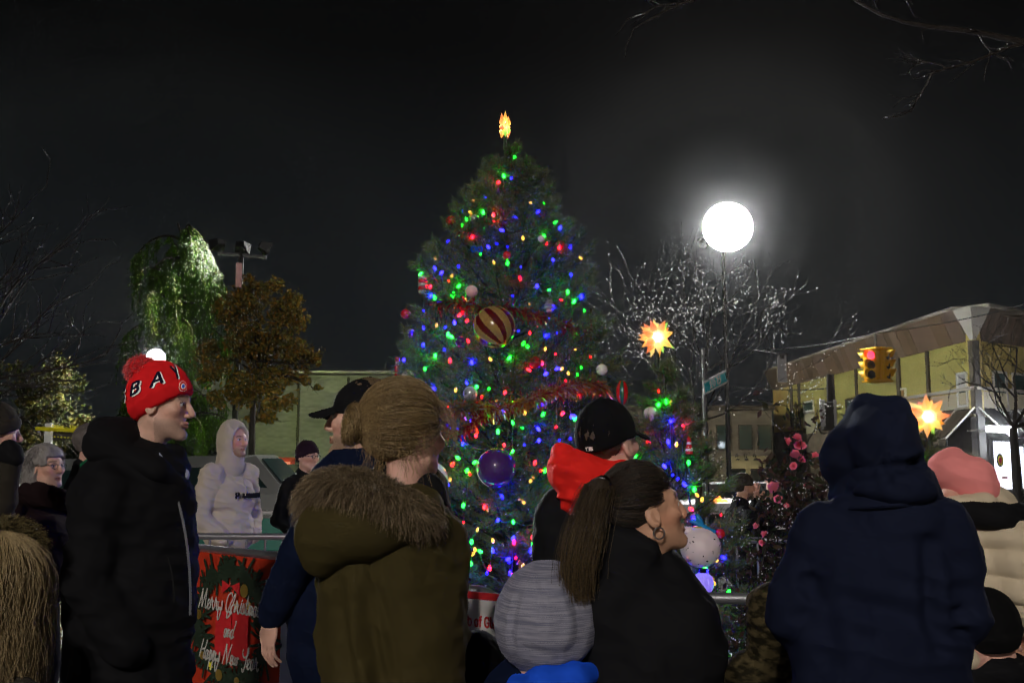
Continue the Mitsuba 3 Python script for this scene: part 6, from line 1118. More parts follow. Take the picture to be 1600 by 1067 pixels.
part(t, 'pale_rim', tubes([(np.array([pb + 26 * kM * 1.0 * A(math.cos(a), -.12, math.sin(a)) for a in np.linspace(1.75, 4.3, 24)]), np.linspace(.002, .006, 24) * np.sin(np.linspace(.4, 2.7, 24)))], 6), 'mat_white_ball', smooth=True)  # white crescent along the left edge of the ball
ob = bauble('large white and orange bauble beside the cheek of the woman with the bun', at_main(681, 752, .1) - A(0, .05, 0), 19 * kM, 'mat_white_ball', squash=(1, 1, 1.35)); oc = at_main(681, 752, .1) - A(0, .05, 0)
part(ob, 'flame_patch', trimesh.convex.convex_hull(ball(oc + A(.032, -.026, .02), .055, 2, (.8, .75, 1.2)).vertices), 'mat_yellow_paint', smooth=True)
t = thing('striped_ornament', 'stacked red and silver striped ornament at the left edge of the tall tree', 'ornament'); c = at_main(661, 446, .05)
for i in range(5): part(t, 'ring', lathe([(0, -.016), (.03, -.012), (.036, 0), (.03, .012), (0, .016)], 16, c + A(0, 0, (2 - i) * .026)), 'mat_red_gloss' if i % 2 else 'mat_silver_gloss', smooth=60)
t = thing('nutcracker_ornament', 'small red and white post ornament on the lower left of the tall tree', 'ornament'); c = at_main(621, 577, .04); part(t, 'body', lathe([(0, -.05), (.017, -.048), (.017, .02), (.012, .03), (0, .03)], 12, c), 'mat_red_gloss'); part(t, 'head', ball(c + A(0, 0, .043), .017, 2), 'mat_white_ball', smooth=True); part(t, 'hat', lathe([(.016, 0), (.018, .03), (0, .032)], 12, c + A(0, 0, .054)), 'mat_red_gloss')
t = thing('tree_ornament', 'small silver ribbed tree ornament on the right of the tall tree', 'ornament'); c = at_main(858, 468, .05)
for i in range(6): part(t, 'tier', lathe([(0, .018), (.008 + .0055 * i, .0), (.010 + .0065 * i, -.012), (0, -.010)], 16, c + A(0, 0, .052 - i * .021)), 'mat_silver_gloss')
part(t, 'base', lathe([(0, -.012), (.02, -.012), (.02, .006), (0, .006)], 12, c + A(0, 0, -.078)), 'mat_pink_ball')
t = thing('silver_ornament', 'small silver lantern ornament at the left edge of the tall tree', 'ornament'); c = at_main(643, 521, .04); part(t, 'roof', lathe([(0, .02), (.03, 0), (.03, -.006), (0, -.006)], 8, c + A(0, 0, .02)), 'mat_silver_gloss'); part(t, 'body', lathe([(0, -.03), (.02, -.03), (.02, .012), (0, .012)], 8, c), 'mat_purple_glass')
t = thing('dome_ornament', 'green and red striped oblong ornament above the black cap with the red hood', 'ornament'); c = on_main(965, 618) - A(0, .3, 0); m = trimesh.creation.uv_sphere(radius=1.0, count=[24, 48]); v = m.vertices; az = np.arctan2(v[:, 1], v[:, 0]); part(t, 'ball', (v * A(.05, .05, .085) + c, m.faces), 'mat_gloss_vc', smooth=True, color=np.where((np.sin(az * 5 + 1.0) > 0)[:, None], (.5, .01, .01), (.01, .10, .04)))
t = thing('lantern_ornament', 'small golden lantern ornament low on the tall tree', 'ornament'); c = at_main(812, 888, .05); part(t, 'post', lathe([(0, -.06), (.010, -.06), (.006, .03), (0, .03)], 8, c), 'mat_gold'); part(t, 'roof', lathe([(0, .03), (.022, 0), (0, 0)], 8, c + A(0, 0, .03)), 'mat_gold'); part(t, 'light', ball(c + A(.004, -.012, -.062), .013, 1), 'mat_bulb_a', smooth=True, emit=(9, 6, 2.2), weight=.05)
t = thing('ribbon_bow', 'dark blue ribbon bow on the upper left of the tall tree', 'bow'); c = at_main(745, 391, .04)
for q in (-1, 1): part(t, 'loop', tubes([(np.array([c + A(q * .035 * math.sin(a), -.01, .022 * math.sin(2 * a) * .8) for a in np.linspace(0, math.pi, 12)]), .008)], 6), 'mat_bright_blue_cloth', smooth=True)
# small tree
def at_small(x, y, r): return on_small(x, y, 1.02) - A(0, r * .5, 0)
bauble('plain pinkish white bauble near the top of the small starred conifer', at_small(1016, 647, .03), 11 * kS, 'mat_white_ball')
c = at_small(1085, 850, .1) - A(0, .10, 0); R = 31 * PX(c[1]); t = bauble('big white speckled ball beside the face of the woman with the ponytail', c, R, 'mat_white_ball', sub=4)
part(t, 'crown_piece', lathe([(0, .35), (.25, .34), (.3, .2), (.36, .05), (.2, 0), (0, 0)], 16).apply_scale(R).apply_translation(c + A(-R * .62, 0, R * .66)), 'mat_white_ball', smooth=True)
rg = np.random.default_rng(5); fl_ = []
for _ in range(26):
    d = rg.normal(size=3); d[1] = -abs(d[1]); d /= np.linalg.norm(d); e1, e2, e3 = frame_of(d); fl_.append(placed(trimesh.creation.cylinder(radius=1, height=.004, sections=7), basis(c + d * R * 1.0, e1 * rg.uniform(.0015, .006), e2 * rg.uniform(.0015, .004), e3)))
part(t, 'speckles', cat(fl_), 'mat_purple_knit', kind='stuff'); part(t, 'pink_fleck', ball(c + A(-.075, -.065, -.045), .009, 1), 'mat_pink_ball', smooth=True)
t = thing('blue_ribbon', 'bright blue ribbon above the big white speckled ball', 'ribbon')
for pts in ([(1087, 803), (1093, 812), (1098, 822)], [(1078, 814), (1092, 818), (1104, 826), (1118, 831)]): part(t, 'strip', tubes([(bend([W(x, y, c[1] - .02) for x, y in pts], 8), np.array([.006, .011, .013, .014, .014, .013, .012, .01]))], 5), 'mat_blue_ribbon', smooth=True)
bauble('small red bauble right of the big white speckled ball', at_small(1124, 833, .03), 7 * kS, 'mat_red_gloss')
c = at_small(1097, 910, .05); R = 15 * kS; t = thing('paper_lantern', 'glowing violet ribbed paper lantern below the white speckled ball', 'lantern'); m = trimesh.creation.uv_sphere(radius=1.0, count=[24, 64]); v = m.vertices; az = np.arctan2(v[:, 1], v[:, 0]); part(t, 'shade', (v * (1 - .10 * np.abs(np.cos(az * 5)) ** 10)[:, None] * A(R, R, R * 1.08) + c, m.faces), 'mat_emitting', smooth=True, emit=(.16, .10, .75), weight=.6); part(t, 'top', lathe([(0, .02), (.02, .02), (.02, 0), (0, 0)], 10, c + A(0, 0, R)), 'mat_black_plastic')
for k_ in range(10):
    a = k_ * math.pi / 5 + math.pi / 10; part(t, 'rib', tubes([(np.array([c + A(R * .955 * math.cos(e) * math.cos(a), R * .955 * math.cos(e) * math.sin(a), R * 1.04 * math.sin(e)) for e in np.linspace(-1.45, 1.45, 9)]), .0016)], 4), 'mat_purple_knit')
t = thing('santa_ornament', 'small red and white figure ornament on the right side of the small starred conifer', 'ornament'); c = at_small(1076, 698, .03); part(t, 'body', lathe([(0, -.04), (.02, -.038), (.018, 0), (.012, .012), (0, .014)], 12, c), 'mat_red_gloss', smooth=60); part(t, 'head', ball(c + A(0, 0, .02), .013, 2), 'mat_white_ball', smooth=True); part(t, 'hat', lathe([(.014, 0), (.008, .02), (0, .03)], 12, c + A(0, 0, .026)), 'mat_red_gloss'); part(t, 'belt', lathe([(.0205, -.006), (.021, 0), (.0195, .006)], 12, c + A(0, 0, -.016)), 'mat_white_ball')
t = thing('wreath_ornament', 'small green ring ornament with a red centre below the earring', 'ornament'); c = at_small(1056, 893, .03); part(t, 'ring', tubes([(np.array([c + A(.03 * math.cos(a), -.004, .04 * math.sin(a)) for a in np.linspace(0, 6.283, 21)]), .005)], 6), 'mat_green_gloss', smooth=True); part(t, 'berry', ball(c, .018, 2), 'mat_red_gloss', smooth=True)
# ---- tinsel
def garland(label, pts, cols, seed, n=1500, fuzz=.055):
    rg = np.random.default_rng(seed); t = thing('tinsel_garland', label, 'garland'); p = bend([on_main(x, y, 1.03) for x, y in pts], 60); part(t, 'cord', tubes([(p, .005)], 5), 'mat_maroon_cloth')
    u = rg.uniform(0, 58.9, n); i = u.astype(int); q = p[i] + (p[i + 1] - p[i]) * (u - i)[:, None]; d = rg.normal(size=(n, 3)) * A(1, .8, 1) + A(0, -.25, -.35); d /= np.linalg.norm(d, axis=1, keepdims=True); L = fuzz * rg.uniform(.4, 1.4, (n, 1)); s = np.cross(d, rg.normal(size=(n, 3))); s /= np.linalg.norm(s, axis=1, keepdims=True); wd = .0034
    mid = q + d * L * .5 + s * .002; v = np.stack([q - s * wd, q + s * wd, mid + s * wd, mid - s * wd, q + d * L + A(0, 0, -.01) + s * wd, q + d * L + A(0, 0, -.01) - s * wd], 1).reshape(-1, 3)
    f = (np.array([[0, 1, 2], [0, 2, 3], [3, 2, 4], [3, 4, 5]])[None] + (np.arange(n) * 6)[:, None, None]).reshape(-1, 3)
    part(t, 'strips', (v, f), 'mat_tinsel', kind='stuff', smooth=False, color=np.repeat(np.array(cols)[rg.integers(0, len(cols), n)], 6, 0))
RD, GD, GN, SV = (.42, .012, .02), (.7, .42, .08), (.08, .4, .12), (.7, .7, .72)
garland('red and gold tinsel garland level with the striped bauble', [(682, 478), (715, 472), (752, 480), (800, 482), (830, 492), (862, 503), (890, 512), (925, 515)], (RD, RD, RD, GD, GN), 1, 1700, .06)
garland('gold and red tinsel garland across the middle of the tall tree', [(690, 642), (712, 640), (740, 632), (768, 640), (800, 632), (832, 622), (862, 612), (890, 605), (925, 600), (945, 610)], (RD, GD, GD, GD, RD, SV), 2, 2100, .07)
garland('sparse gold tinsel garland near the top of the tall tree', [(716, 350), (735, 360), (760, 352), (790, 345), (815, 343), (850, 340)], (GD, RD, GN, SV), 3, 420, .04)
garland('red tinsel garland round the lower left of the tall tree', [(692, 668), (705, 675), (728, 668), (745, 655), (760, 650)], (RD, RD, GD), 4, 420, .06)
# rain drops on the needles
rg = np.random.default_rng(6)
def tree_drops(t, fn, n, rad_px, x0, x1, y0, y1, r):
    P = np.array([fn(rg.uniform(x0, x1), rg.uniform(y0, y1), rg.uniform(.95, 1.12)) for _ in range(n)]); part(t, 'raindrops', drops_on([(np.array([p, p + A(.008, 0, .004)]), np.zeros(2)) for p in P], n, r, rg), 'mat_drop', kind='stuff', smooth=True)
def rim(t, ax, ztop, rad, zmin, n, r):
    z = rg.uniform(zmin, ztop - .1, n); a = rg.uniform(-1.9, 1.1, n); R = np.array([rad(ztop - q) for q in z]) * rg.uniform(.98, 1.13, n) + .05; P = np.c_[ax[0] + R * np.cos(a), ax[1] + R * np.sin(a), z]
    part(t, 'raindrops', drops_on([(np.array([p, p + A(.008, 0, .004)]), np.zeros(2)) for p in P], n, r, rg), 'mat_drop', kind='stuff', smooth=True)
rim(christmas_tree, AXM, ZM, radM, .4, 900, .0034); rim(small_tree, AXS, ZS, radS, .3, 420, .003)
# ---- stars
def star(label, c, yaw, R, n, seed, thick=.42, spin=0.0, hot=4.5):
    rg = np.random.default_rng(seed); t = thing('star_topper', label, 'star'); Rm = facing(yaw); c = np.array(c, float)
    part(t, 'core', ball(c, R * .17, 2), 'mat_emitting', smooth=True, emit=(11, 9, 5.5), weight=1.0)
    cols = [(1.0, .20, .008), (1.0, .45, .03), (1.0, .26, .01), (.30, .75, .04), (1.0, .36, .02), (1.0, .13, .005), (.95, .6, .12)]
    for layer, (off, L, m) in enumerate(((-.16, .92, n), (.0, 1.0, n), (.16, .9, n - 1))):
        for k_ in range(m):
            a = spin + 2 * math.pi * (k_ + .5 * (layer % 2)) / m + rg.uniform(-.08, .08); l = R * L * rg.uniform(.82, 1.08); o = A(math.cos(a), 0, math.sin(a)); s = A(-o[2], 0, o[0]); b = R * .30; w_ = R * .25
            tip = o * l + A(0, off * R * 2.2 * thick / .42, 0); ring = [o * b + s * w_ + A(0, off * R, 0), o * b + A(0, (off + .22) * R, 0), o * b - s * w_ + A(0, off * R, 0), o * b + A(0, (off - .22) * R, 0)]
            v = np.array(ring + [tip, o * b * .35]); f = [[0, 1, 4], [1, 2, 4], [2, 3, 4], [3, 0, 4], [1, 0, 5], [2, 1, 5], [3, 2, 5], [0, 3, 5]]
            col = np.array(cols[rg.integers(len(cols))]); m_ = trimesh.Trimesh(v @ Rm.T + c, f, process=False)
            if m_.volume < 0: m_.invert()
            m4 = m_.subdivide().subdivide(); dist = np.linalg.norm(m4.vertices - c, axis=1) / R; e = np.clip(1.05 - dist, .0, 1.0) ** 2.6
            part(t, 'point', m4, 'mat_emitting', smooth=False, color=col * (.8 + hot * e[:, None]) + A(.9, .7, .35) * (e ** 2)[:, None] * hot, emit=VC, weight=.12)
    part(t, 'socket', tubes([(np.array([c - A(0, 0, R * .55), c - A(0, 0, R * 1.5)]), .014)], 8), 'mat_cable')
star('narrow glowing amber star on the tip of the tall tree', W(789, 199, YM), 3, 25 * kM, 6, 1, thick=.26, spin=1.57)
star('glowing amber star with a green point on the small conifer', W(1026, 527, YS), -82, 33 * kS, 8, 2, spin=.2)
star('glowing amber star on the conifer behind the navy hooded coat', W(1449, 651, YT), -100, 36 * PX(YT), 8, 3, spin=.4)
# ------------------------------------------------------------------ crowd barriers
def barrier(label, a, b, top=1.1):
    a, b = A(*a, 0), A(*b, 0); L = np.linalg.norm(b - a); d = (b - a) / L; t = thing('crowd_barrier', label, 'barrier', 'steel crowd barriers round the trees'); r = .021; q = lambda s, z: a + d * s + A(0, 0, z)
    part(t, 'frame', tubes([(bend([q(.12, top), q(L / 2, top), q(L - .12, top)], 8), r), (bend([q(.12, top), q(.03, top - .04), q(0, top - .13)], 7), r), (bend([q(L - .12, top), q(L - .03, top - .04), q(L, top - .13)], 7), r), (np.array([q(0, top - .13), q(0, .18)]), r), (np.array([q(L, top - .13), q(L, .18)]), r), (np.array([q(0, .2), q(L, .2)]), r * .9)], 8), 'mat_barrier_steel', smooth=True)
    n = int(L / .12)
    for i in range(1, n): part(t, 'bar', tubes([(np.array([q(L * i / n, .2), q(L * i / n, top)]), .0085)], 6), 'mat_barrier_steel', smooth=True)
    nn = A(-d[1], d[0], 0)
    for s in (.3, L - .3): part(t, 'foot', tubes([(np.array([q(s, .2), q(s, .03)]), .016), (np.array([q(s, .02) - nn * .3, q(s, .02) + nn * .3]), .016)], 6), 'mat_barrier_steel')
    return t, q, d, L
def bx(px, Y): return (W(px, 800, Y)[0], Y)
barrier('front barrier right of the woman with the ponytail', bx(800, 3.62), bx(1560, 3.42))
bf, qf, df, Lf = barrier('front barrier that carries the white club sign', bx(505, 4.15), bx(792, 3.66))
bb, qb, db_, Lb = barrier('barrier that carries the red Christmas banner', bx(262, 5.7), bx(488, 4.85))
barrier('back barrier behind the red banner in front of the man in the grey sweatshirt', bx(215, 6.3), bx(620, 6.2)); barrier('back barrier beyond the small starred conifer before the flowering shrub', bx(1085, 6.05), bx(1560, 5.7))
# ---- white club sign
def on_barrier(a, d, o=.03): n = A(d[1], -d[0], 0); n = n if n[1] < 0 else -n; return a + n * o, d, n
def flat(poly, M, z, d=.002): m = extrude(poly, d); m.apply_translation([0, 0, z]); return placed(m, M)
sgn = thing('club_sign', 'white sign with red lettering and a red top edge on the front barrier', 'sign')
o, d, n_ = on_barrier(qf(Lf - .84, 1.10), df); M = basis(o, d, A(0, 0, 1), n_)
part(sgn, 'board', placed(box((.45, -.27, 0), (.94, .54, .008)), M), 'mat_sign_white'); part(sgn, 'top_band', placed(box((.45, -.012, .006), (.94, .026, .006)), M), 'mat_sign_red')
tm = txt('Club of Glen', .038, .003); tm.apply_scale([.68, 1, 1]); tm.apply_translation([.735, -.125, .005]); part(sgn, 'lettering', placed(tm, M), 'mat_sign_red', smooth=False)
# ---- red Christmas banner
GL = {'M': [[(0, 0), (.12, .5), (.22, 1)], [(.22, 1), (.3, .3), (.36, .05)], [(.36, .05), (.55, .7), (.66, 1)], [(.66, 1), (.68, .3), (.78, 0), (.9, .12)]], 'e': [[(0, .1), (.2, .28), (.26, .45), (.14, .5), (.06, .25), (.16, 0), (.36, .12)]], 'r': [[(0, .1), (.1, .5), (.16, .42), (.26, .44)], [(.26, .44), (.24, .1), (.32, 0), (.42, .12)]],
      'y': [[(0, .45), (.06, .1), (.2, .06), (.3, .45)], [(.3, .45), (.28, -.2), (.12, -.48), (.04, -.3), (.4, .1)]], 'C': [[(.55, .85), (.45, 1), (.2, .9), (.04, .45), (.14, .05), (.4, 0), (.62, .2)]], 'h': [[(0, .05), (.22, .8), (.24, 1), (.14, .9), (.1, 0)], [(.1, 0), (.2, .42), (.3, .4), (.3, .05), (.42, .1)]], 'i': [[(0, .1), (.1, .5), (.1, .08), (.22, .1)], [(.13, .66), (.15, .72)]],
      's': [[(0, .08), (.14, .5), (.2, .3), (.16, .03), (.02, .06)], [(.16, .03), (.32, .1)]], 't': [[(0, .1), (.14, .9), (.1, .15), (.16, 0), (.3, .12)], [(.0, .58), (.28, .6)]], 'm': [[(0, .05), (.06, .48), (.08, .05)], [(.08, .05), (.16, .46), (.22, .4), (.22, .05)], [(.22, .05), (.32, .46), (.38, .4), (.38, .05), (.5, .12)]], 'a': [[(.28, .42), (.12, .5), (.02, .22), (.1, .0), (.26, .3)], [(.28, .46), (.26, .06), (.4, .12)]],
      'n': [[(0, .05), (.06, .48), (.08, .05)], [(.08, .05), (.18, .46), (.26, .4), (.26, .05), (.38, .12)]], 'd': [[(.28, .42), (.12, .5), (.02, .22), (.1, .0), (.26, .3)], [(.38, 1), (.28, .4), (.26, .05), (.4, .12)]], 'H': [[(.0, .1), (.12, .6), (.2, 1)], [(.62, 1), (.5, .5), (.48, .05), (.62, .1)], [(.1, .5), (.54, .55)]], 'p': [[(0, .2), (.08, .5), (.04, -.45)], [(.07, .3), (.2, .5), (.28, .3), (.18, .02), (.08, .1)], [(.18, .02), (.36, .12)]],
      'N': [[(0, .0), (.1, .5), (.2, 1)], [(.2, 1), (.34, .4), (.44, .02)], [(.44, .02), (.56, .6), (.72, 1.02)]], 'w': [[(0, .45), (.04, .08), (.14, .08), (.22, .42)], [(.22, .42), (.24, .06), (.36, .08), (.42, .45), (.5, .4)]], 'Y': [[(0, .9), (.12, .55), (.3, .55), (.5, 1)], [(.5, 1), (.36, .2), (.2, -.2), (.08, -.05)]]}
def script(text, h, wd=.042):
    x, out = 0.0, []
    for ch in text:
        if ch == ' ': x += .35; continue
        for st in GL[ch]:
            p = bend(np.array([(a, b, 0) for a, b in st]), 3 * len(st) + 3)[:, :2] if len(st) > 2 else np.array(st); p = p + A(x, 0); p[:, 0] += .22 * p[:, 1]; out.append(sg.LineString(p).buffer(wd, resolution=3))
        x += max(a for st in GL[ch] for a, b in st) * .97 + .02
    g = shapely.union_all(out); return shapely.affinity.scale(shapely.affinity.translate(g, -x / 2, 0), h, h, origin=(0, 0))
import shapely.affinity
bn = thing('christmas_banner', 'red banner reading Merry Christmas and Happy New Year in white script', 'banner')
o, d, n_ = on_barrier(qb(.30, 1.085), db_, .035); d2 = d; M = basis(o, d2, A(0, 0, 1), n_)
gx, gy = np.meshgrid(np.linspace(0, .88, 24), np.linspace(0, -.72, 20)); zz = .010 * np.sin(gx * 14) * np.sin(gy * 5) + .012 * gy
vv = np.stack([gx, gy, zz], -1).reshape(-1, 3); i, j = np.meshgrid(np.arange(19), np.arange(23), indexing='ij'); qd = np.stack([i * 24 + j, (i + 1) * 24 + j, (i + 1) * 24 + j + 1, i * 24 + j + 1], -1).reshape(-1, 4)
part(bn, 'cloth', placed(quads_to_tris(vv, qd), M), 'mat_banner_red', smooth=True)
part(bn, 'grommet', placed(cat([tubes([(np.array([(x + .014 * math.cos(a), -.02 + .014 * math.sin(a), .012) for a in np.linspace(0, 6.283, 13)]), .003)], 5) for x in (.03, .85)]), M), 'mat_grey_metal', kind='stuff')
rg = np.random.default_rng(9); gp = []
for a in np.linspace(0, 6.283, 70):
    x, y = .44 + .31 * math.cos(a), -.36 + .28 * math.sin(a)
    for _ in range(7): gp.append(sg.LineString([(x + rg.normal() * .02, y + rg.normal() * .02), (x + rg.normal() * .065, y + rg.normal() * .055)]).buffer(.0075, resolution=2))
bow_ = sg.Polygon([(.36, -.13), (.44, -.155), (.36, -.20)]).union(sg.Polygon([(.52, -.13), (.44, -.155), (.52, -.20)]))
part(bn, 'printed_wreath', flat(shapely.union_all(gp).intersection(sg.box(0, -.72, .88, 0)), M, .016), 'mat_print_green', smooth=False)
part(bn, 'printed_gift', flat(sg.box(.31, -.52, .45, -.29).union(sg.box(.46, -.52, .60, -.29)), M, .0185), 'mat_sign_red', smooth=False); part(bn, 'printed_bow', flat(bow_, M, .021), 'mat_sign_red', smooth=False)
for x, y, r in ((.56, -.17, .034), (.60, -.24, .022), (.50, -.25, .018), (.36, -.62, .030), (.52, -.63, .022), (.74, -.36, .022), (.15, -.33, .026), (.20, -.54, .022)): part(bn, 'printed_bauble', flat(sg.Point(x, y).buffer(r, resolution=5), M, .0215), 'mat_gold', smooth=False)
st = [(.028 * (1 if k % 2 else .42) * math.cos(k * math.pi / 5 + .31), .028 * (1 if k % 2 else .42) * math.sin(k * math.pi / 5 + .31)) for k in range(10)]
part(bn, 'printed_star', flat(shapely.affinity.translate(sg.Polygon(st), .28, -.58), M, .022), 'mat_sign_yellow', smooth=False)
for tx, x, y, h in (('Merry Christmas', .43, -.29, .100), ('and', .44, -.42, .088), ('Happy New Year', .44, -.555, .100)): part(bn, 'lettering', flat(shapely.affinity.translate(shapely.affinity.scale(script(tx, h), .86, 1, origin=(0, 0)), x, y), M, .024), 'mat_script_white', smooth=False)
# ---- pink and white banner on the front barrier
pbn = thing('pink_banner', 'dim pink banner with a white border behind the olive parka', 'banner'); o, d, n_ = on_barrier(qb(Lb - .16, 1.02), db_, .04); M = basis(o, df, A(0, 0, 1), on_barrier(o, df)[2])
part(pbn, 'cloth', placed(box((.3, -.4, 0), (.62, .8, .006)), M), 'mat_shirt_cloth'); part(pbn, 'printed_panel', placed(box((.33, -.46, .006), (.48, .62, .006)), M), 'mat_pink_ball')
# ------------------------------------------------------------------ street furniture
# traffic signal hanging over the crossing
ts = thing('traffic_signal', 'yellow four-way hanging traffic signal showing red', 'traffic light'); Yt = 21.0; c = W(1370, 571, Yt); hs = 47 * PX(Yt) / 2
for k_, yaw in enumerate((-136, -46, 44, 134)):
    Rm = facing(yaw); fw = Rm @ A(0, 1, 0); rt_ = Rm @ A(1, 0, 0); o = c + fw * .17
    M = basis(o, rt_, A(0, 0, 1), -fw * -1.0); M = np.eye(4); M[:3, 0], M[:3, 1], M[:3, 2], M[:3, 3] = rt_, fw, A(0, 0, 1), o
    hsg = part(ts, 'housing', placed(box((0, 0, 0), (.30, .17, 2 * hs), bevel=.03), M), 'mat_yellow_paint')
    for i in range(3):
        z = hs * (.64 - .64 * i); lit = i == 0 and k_ in (0, 2)
        t_ = np.linspace(-.35, math.pi + .35, 14); vis = []
        for y0, y1, rr in ((.085, .25, .115),):
            pts = np.array([(rr * math.cos(a), y, z + rr * math.sin(a)) for a in t_ for y in (y0, y1 - .10 * (1 - max(0, math.sin(a))))]); q = np.array([[2 * j, 2 * j + 1, 2 * j + 3, 2 * j + 2] for j in range(13)]); vis.append(quads_to_tris(pts, q))
        part(hsg, 'visor', placed(cat(vis), M), 'mat_yellow_paint', smooth=True)
        lens = disc(o + fw * .087 + A(0, 0, z), fw, .095, .02)
        if lit: part(hsg, 'lens', lens, 'mat_emitting', label='lit red lens', emit=(5.5, .06, .22), weight=.3, smooth=True)
        else: part(hsg, 'lens', lens, 'mat_black_plastic', smooth=True)
part(ts, 'top_plate', box((c[0], c[1], c[2] + hs + .03), (.5, .5, .05), rz=.45, bevel=.015), 'mat_yellow_paint'); part(ts, 'bottom_plate', box((c[0], c[1], c[2] - hs - .02), (.46, .46, .03), rz=.45), 'mat_yellow_paint')
part(ts, 'hanger', tubes([(np.array([c + A(0, 0, hs), c + A(0, 0, hs + .38)]), .03)], 8), 'mat_black_metal')
# pole with cabinet, span wires
up = thing('utility_pole', 'dark wooden utility pole with a control box left of the hooded figure', 'pole'); Yp = 20.0; a = W(1297, 585, Yp); part(up, 'pole', tubes([(np.array([(a[0], Yp, -.45), (a[0], Yp, a[2] * .6), tuple(a)]), np.array([.11, .095, .08]))], 10), 'mat_wood_pole')
b = W(1294, 650, Yp - .2); part(up, 'control_box', box((b[0], b[1], b[2]), (.26, .26, .58), bevel=.015), 'mat_trim_dark'); 
for px, w_ in ((1285, .10), (1305, .05)): q = W(px, 645, Yp - .34); part(up, 'signal_face', box((q[0], q[1], q[2]), (w_, .05, .54), bevel=.01), 'mat_white_plastic', label='white edged signal face')
part(up, 'bracket', tubes([(bend([W(1278, 662, Yp - .3), W(1279, 668, Yp - .3), W(1292, 676, Yp)], 6), .015), ], 5), 'mat_black_metal')
sw = thing('span_wire', 'thin wire that carries the traffic signal', 'wire'); top = c + A(0, 0, hs + .38); put(sw, tubes([(bend([W(1160, 546, 24), W(1250, 543, 22.5), top], 14), .012), (bend([top, W(1500, 500, 20), W(1700, 440, 17)], 14), .012)], 5), 'mat_black_plastic')
sw = thing('span_wire', 'thin lower wire between the utility pole and the bare street tree', 'wire'); put(sw, tubes([(bend([W(1140, 604, 24), W(1230, 609, 22), A(a[0], Yp, W(1297, 606, Yp)[2])], 12), .012)], 5), 'mat_black_plastic')
hsn = thing('hanging_sign', 'narrow white vertical sign hanging right of the bare street tree', 'sign'); q = W(1222, 576, 19.5); part(hsn, 'plate', box(tuple(q), (.19, .03, .56), bevel=.008), 'mat_white_plastic'); part(hsn, 'bracket', cat([box((q[0], q[1], q[2] + .30), (.24, .05, .04)), box((q[0], q[1] - .02, q[2] + .24), (.08, .06, .08))]), 'mat_trim_dark'); part(hsn, 'hanger', tubes([(np.array([(q[0], q[1], q[2] + .3), (q[0] + .05, 22.9, W(1222, 545, 22.9)[2])]), .012)], 5), 'mat_black_metal')
# green street sign, tilted on its mast
gs = thing('street_sign', 'tilted green street name sign seen behind the bare street tree', 'street sign'); P4 = [W(1101, 617, 11.15), W(1137, 597, 11.9), W(1136, 574, 11.9), W(1099, 596, 11.15)]; ux = (P4[1] - P4[0]); Lx = np.linalg.norm(ux); ux /= Lx; uz = P4[3] - P4[0]; uz -= ux * (ux @ uz); Hz = np.linalg.norm(uz); uz /= Hz; un = np.cross(ux, uz); M = basis(P4[0], ux, uz, un)
sgf = 1.0 if un[1] < 0 else -1.0
part(gs, 'plate', placed(box((Lx / 2, Hz / 2, 0), (Lx, Hz, .012)), M), 'mat_shop_white'); part(gs, 'field', placed(box((Lx / 2, Hz / 2, sgf * .007), (Lx - .05, Hz - .05, .008)), M), 'mat_sign_green')
tm = cat([placed(txt('10', .085, .004), np.array([[1.6, 0, 0, Lx * .33], [0, 1, 0, Hz * .26], [0, 0, 1, 0], [0, 0, 0, 1.0]])), placed(txt('8', .12, .004), np.array([[1.8, 0, 0, Lx * .60], [0, 1, 0, Hz * .26], [0, 0, 1, 0], [0, 0, 0, 1.0]]))]); tm.apply_translation([0, 0, sgf * .012]); part(gs, 'lettering', placed(tm, M), 'mat_sign_white', smooth=False)
mp = P4[0] + ux * .05 + A(0, .08, 0); part(gs, 'mast', tubes([(np.array([(mp[0], mp[1], -.45), (mp[0], mp[1], mp[2] + .55)]), .03)], 8), 'mat_black_metal'); s2 = [W(1108, 577, 11.2), W(1131, 562, 11.6)]; part(gs, 'cross_plate', tubes([(np.array(s2), .022)], 4), 'mat_car_silver')
# yellow sign on a white post
ys = thing('yellow_sign', 'white post with a yellow lettered arm behind the grey-haired woman', 'sign'); Yy = 11.0; a = W(77, 661, Yy); p0, p1 = W(60, 669.5, Yy), W(131, 673, Yy)
part(ys, 'post', box((a[0], Yy, a[2] / 2), (.075, .075, a[2]), bevel=.01), 'mat_white_paint'); part(ys, 'arm', tubes([(np.array([p0 - A(0, .06, 0), p1 - A(0, .06, 0)]), .022)], 4), 'mat_sign_yellow')
M = basis(W(86, 668.5, Yy) - A(0, .07, 0), A(1, 0, -.035), A(0, 0, 1), A(0, -1, 0)); tm = meshkit.text_mesh('Drive - Thru', .034, .01, True); tm.apply_scale([.30 / tm.extents[0], 1.1, 1]); part(ys, 'lettering', placed(tm, M), 'mat_sign_yellow', smooth=False)
for i in range(8): q = W(85.5 + i * 5.3, 682 + i * .4, Yy - .06); part(ys, 'dash', box(tuple(q), (.018, .012, .014)), 'mat_sign_yellow')
part(ys, 'backing', box(tuple((W(85, 677, Yy) + W(128, 680, Yy)) / 2 + A(0, .02, 0)), (.36, .015, .13)), 'mat_trim_dark')
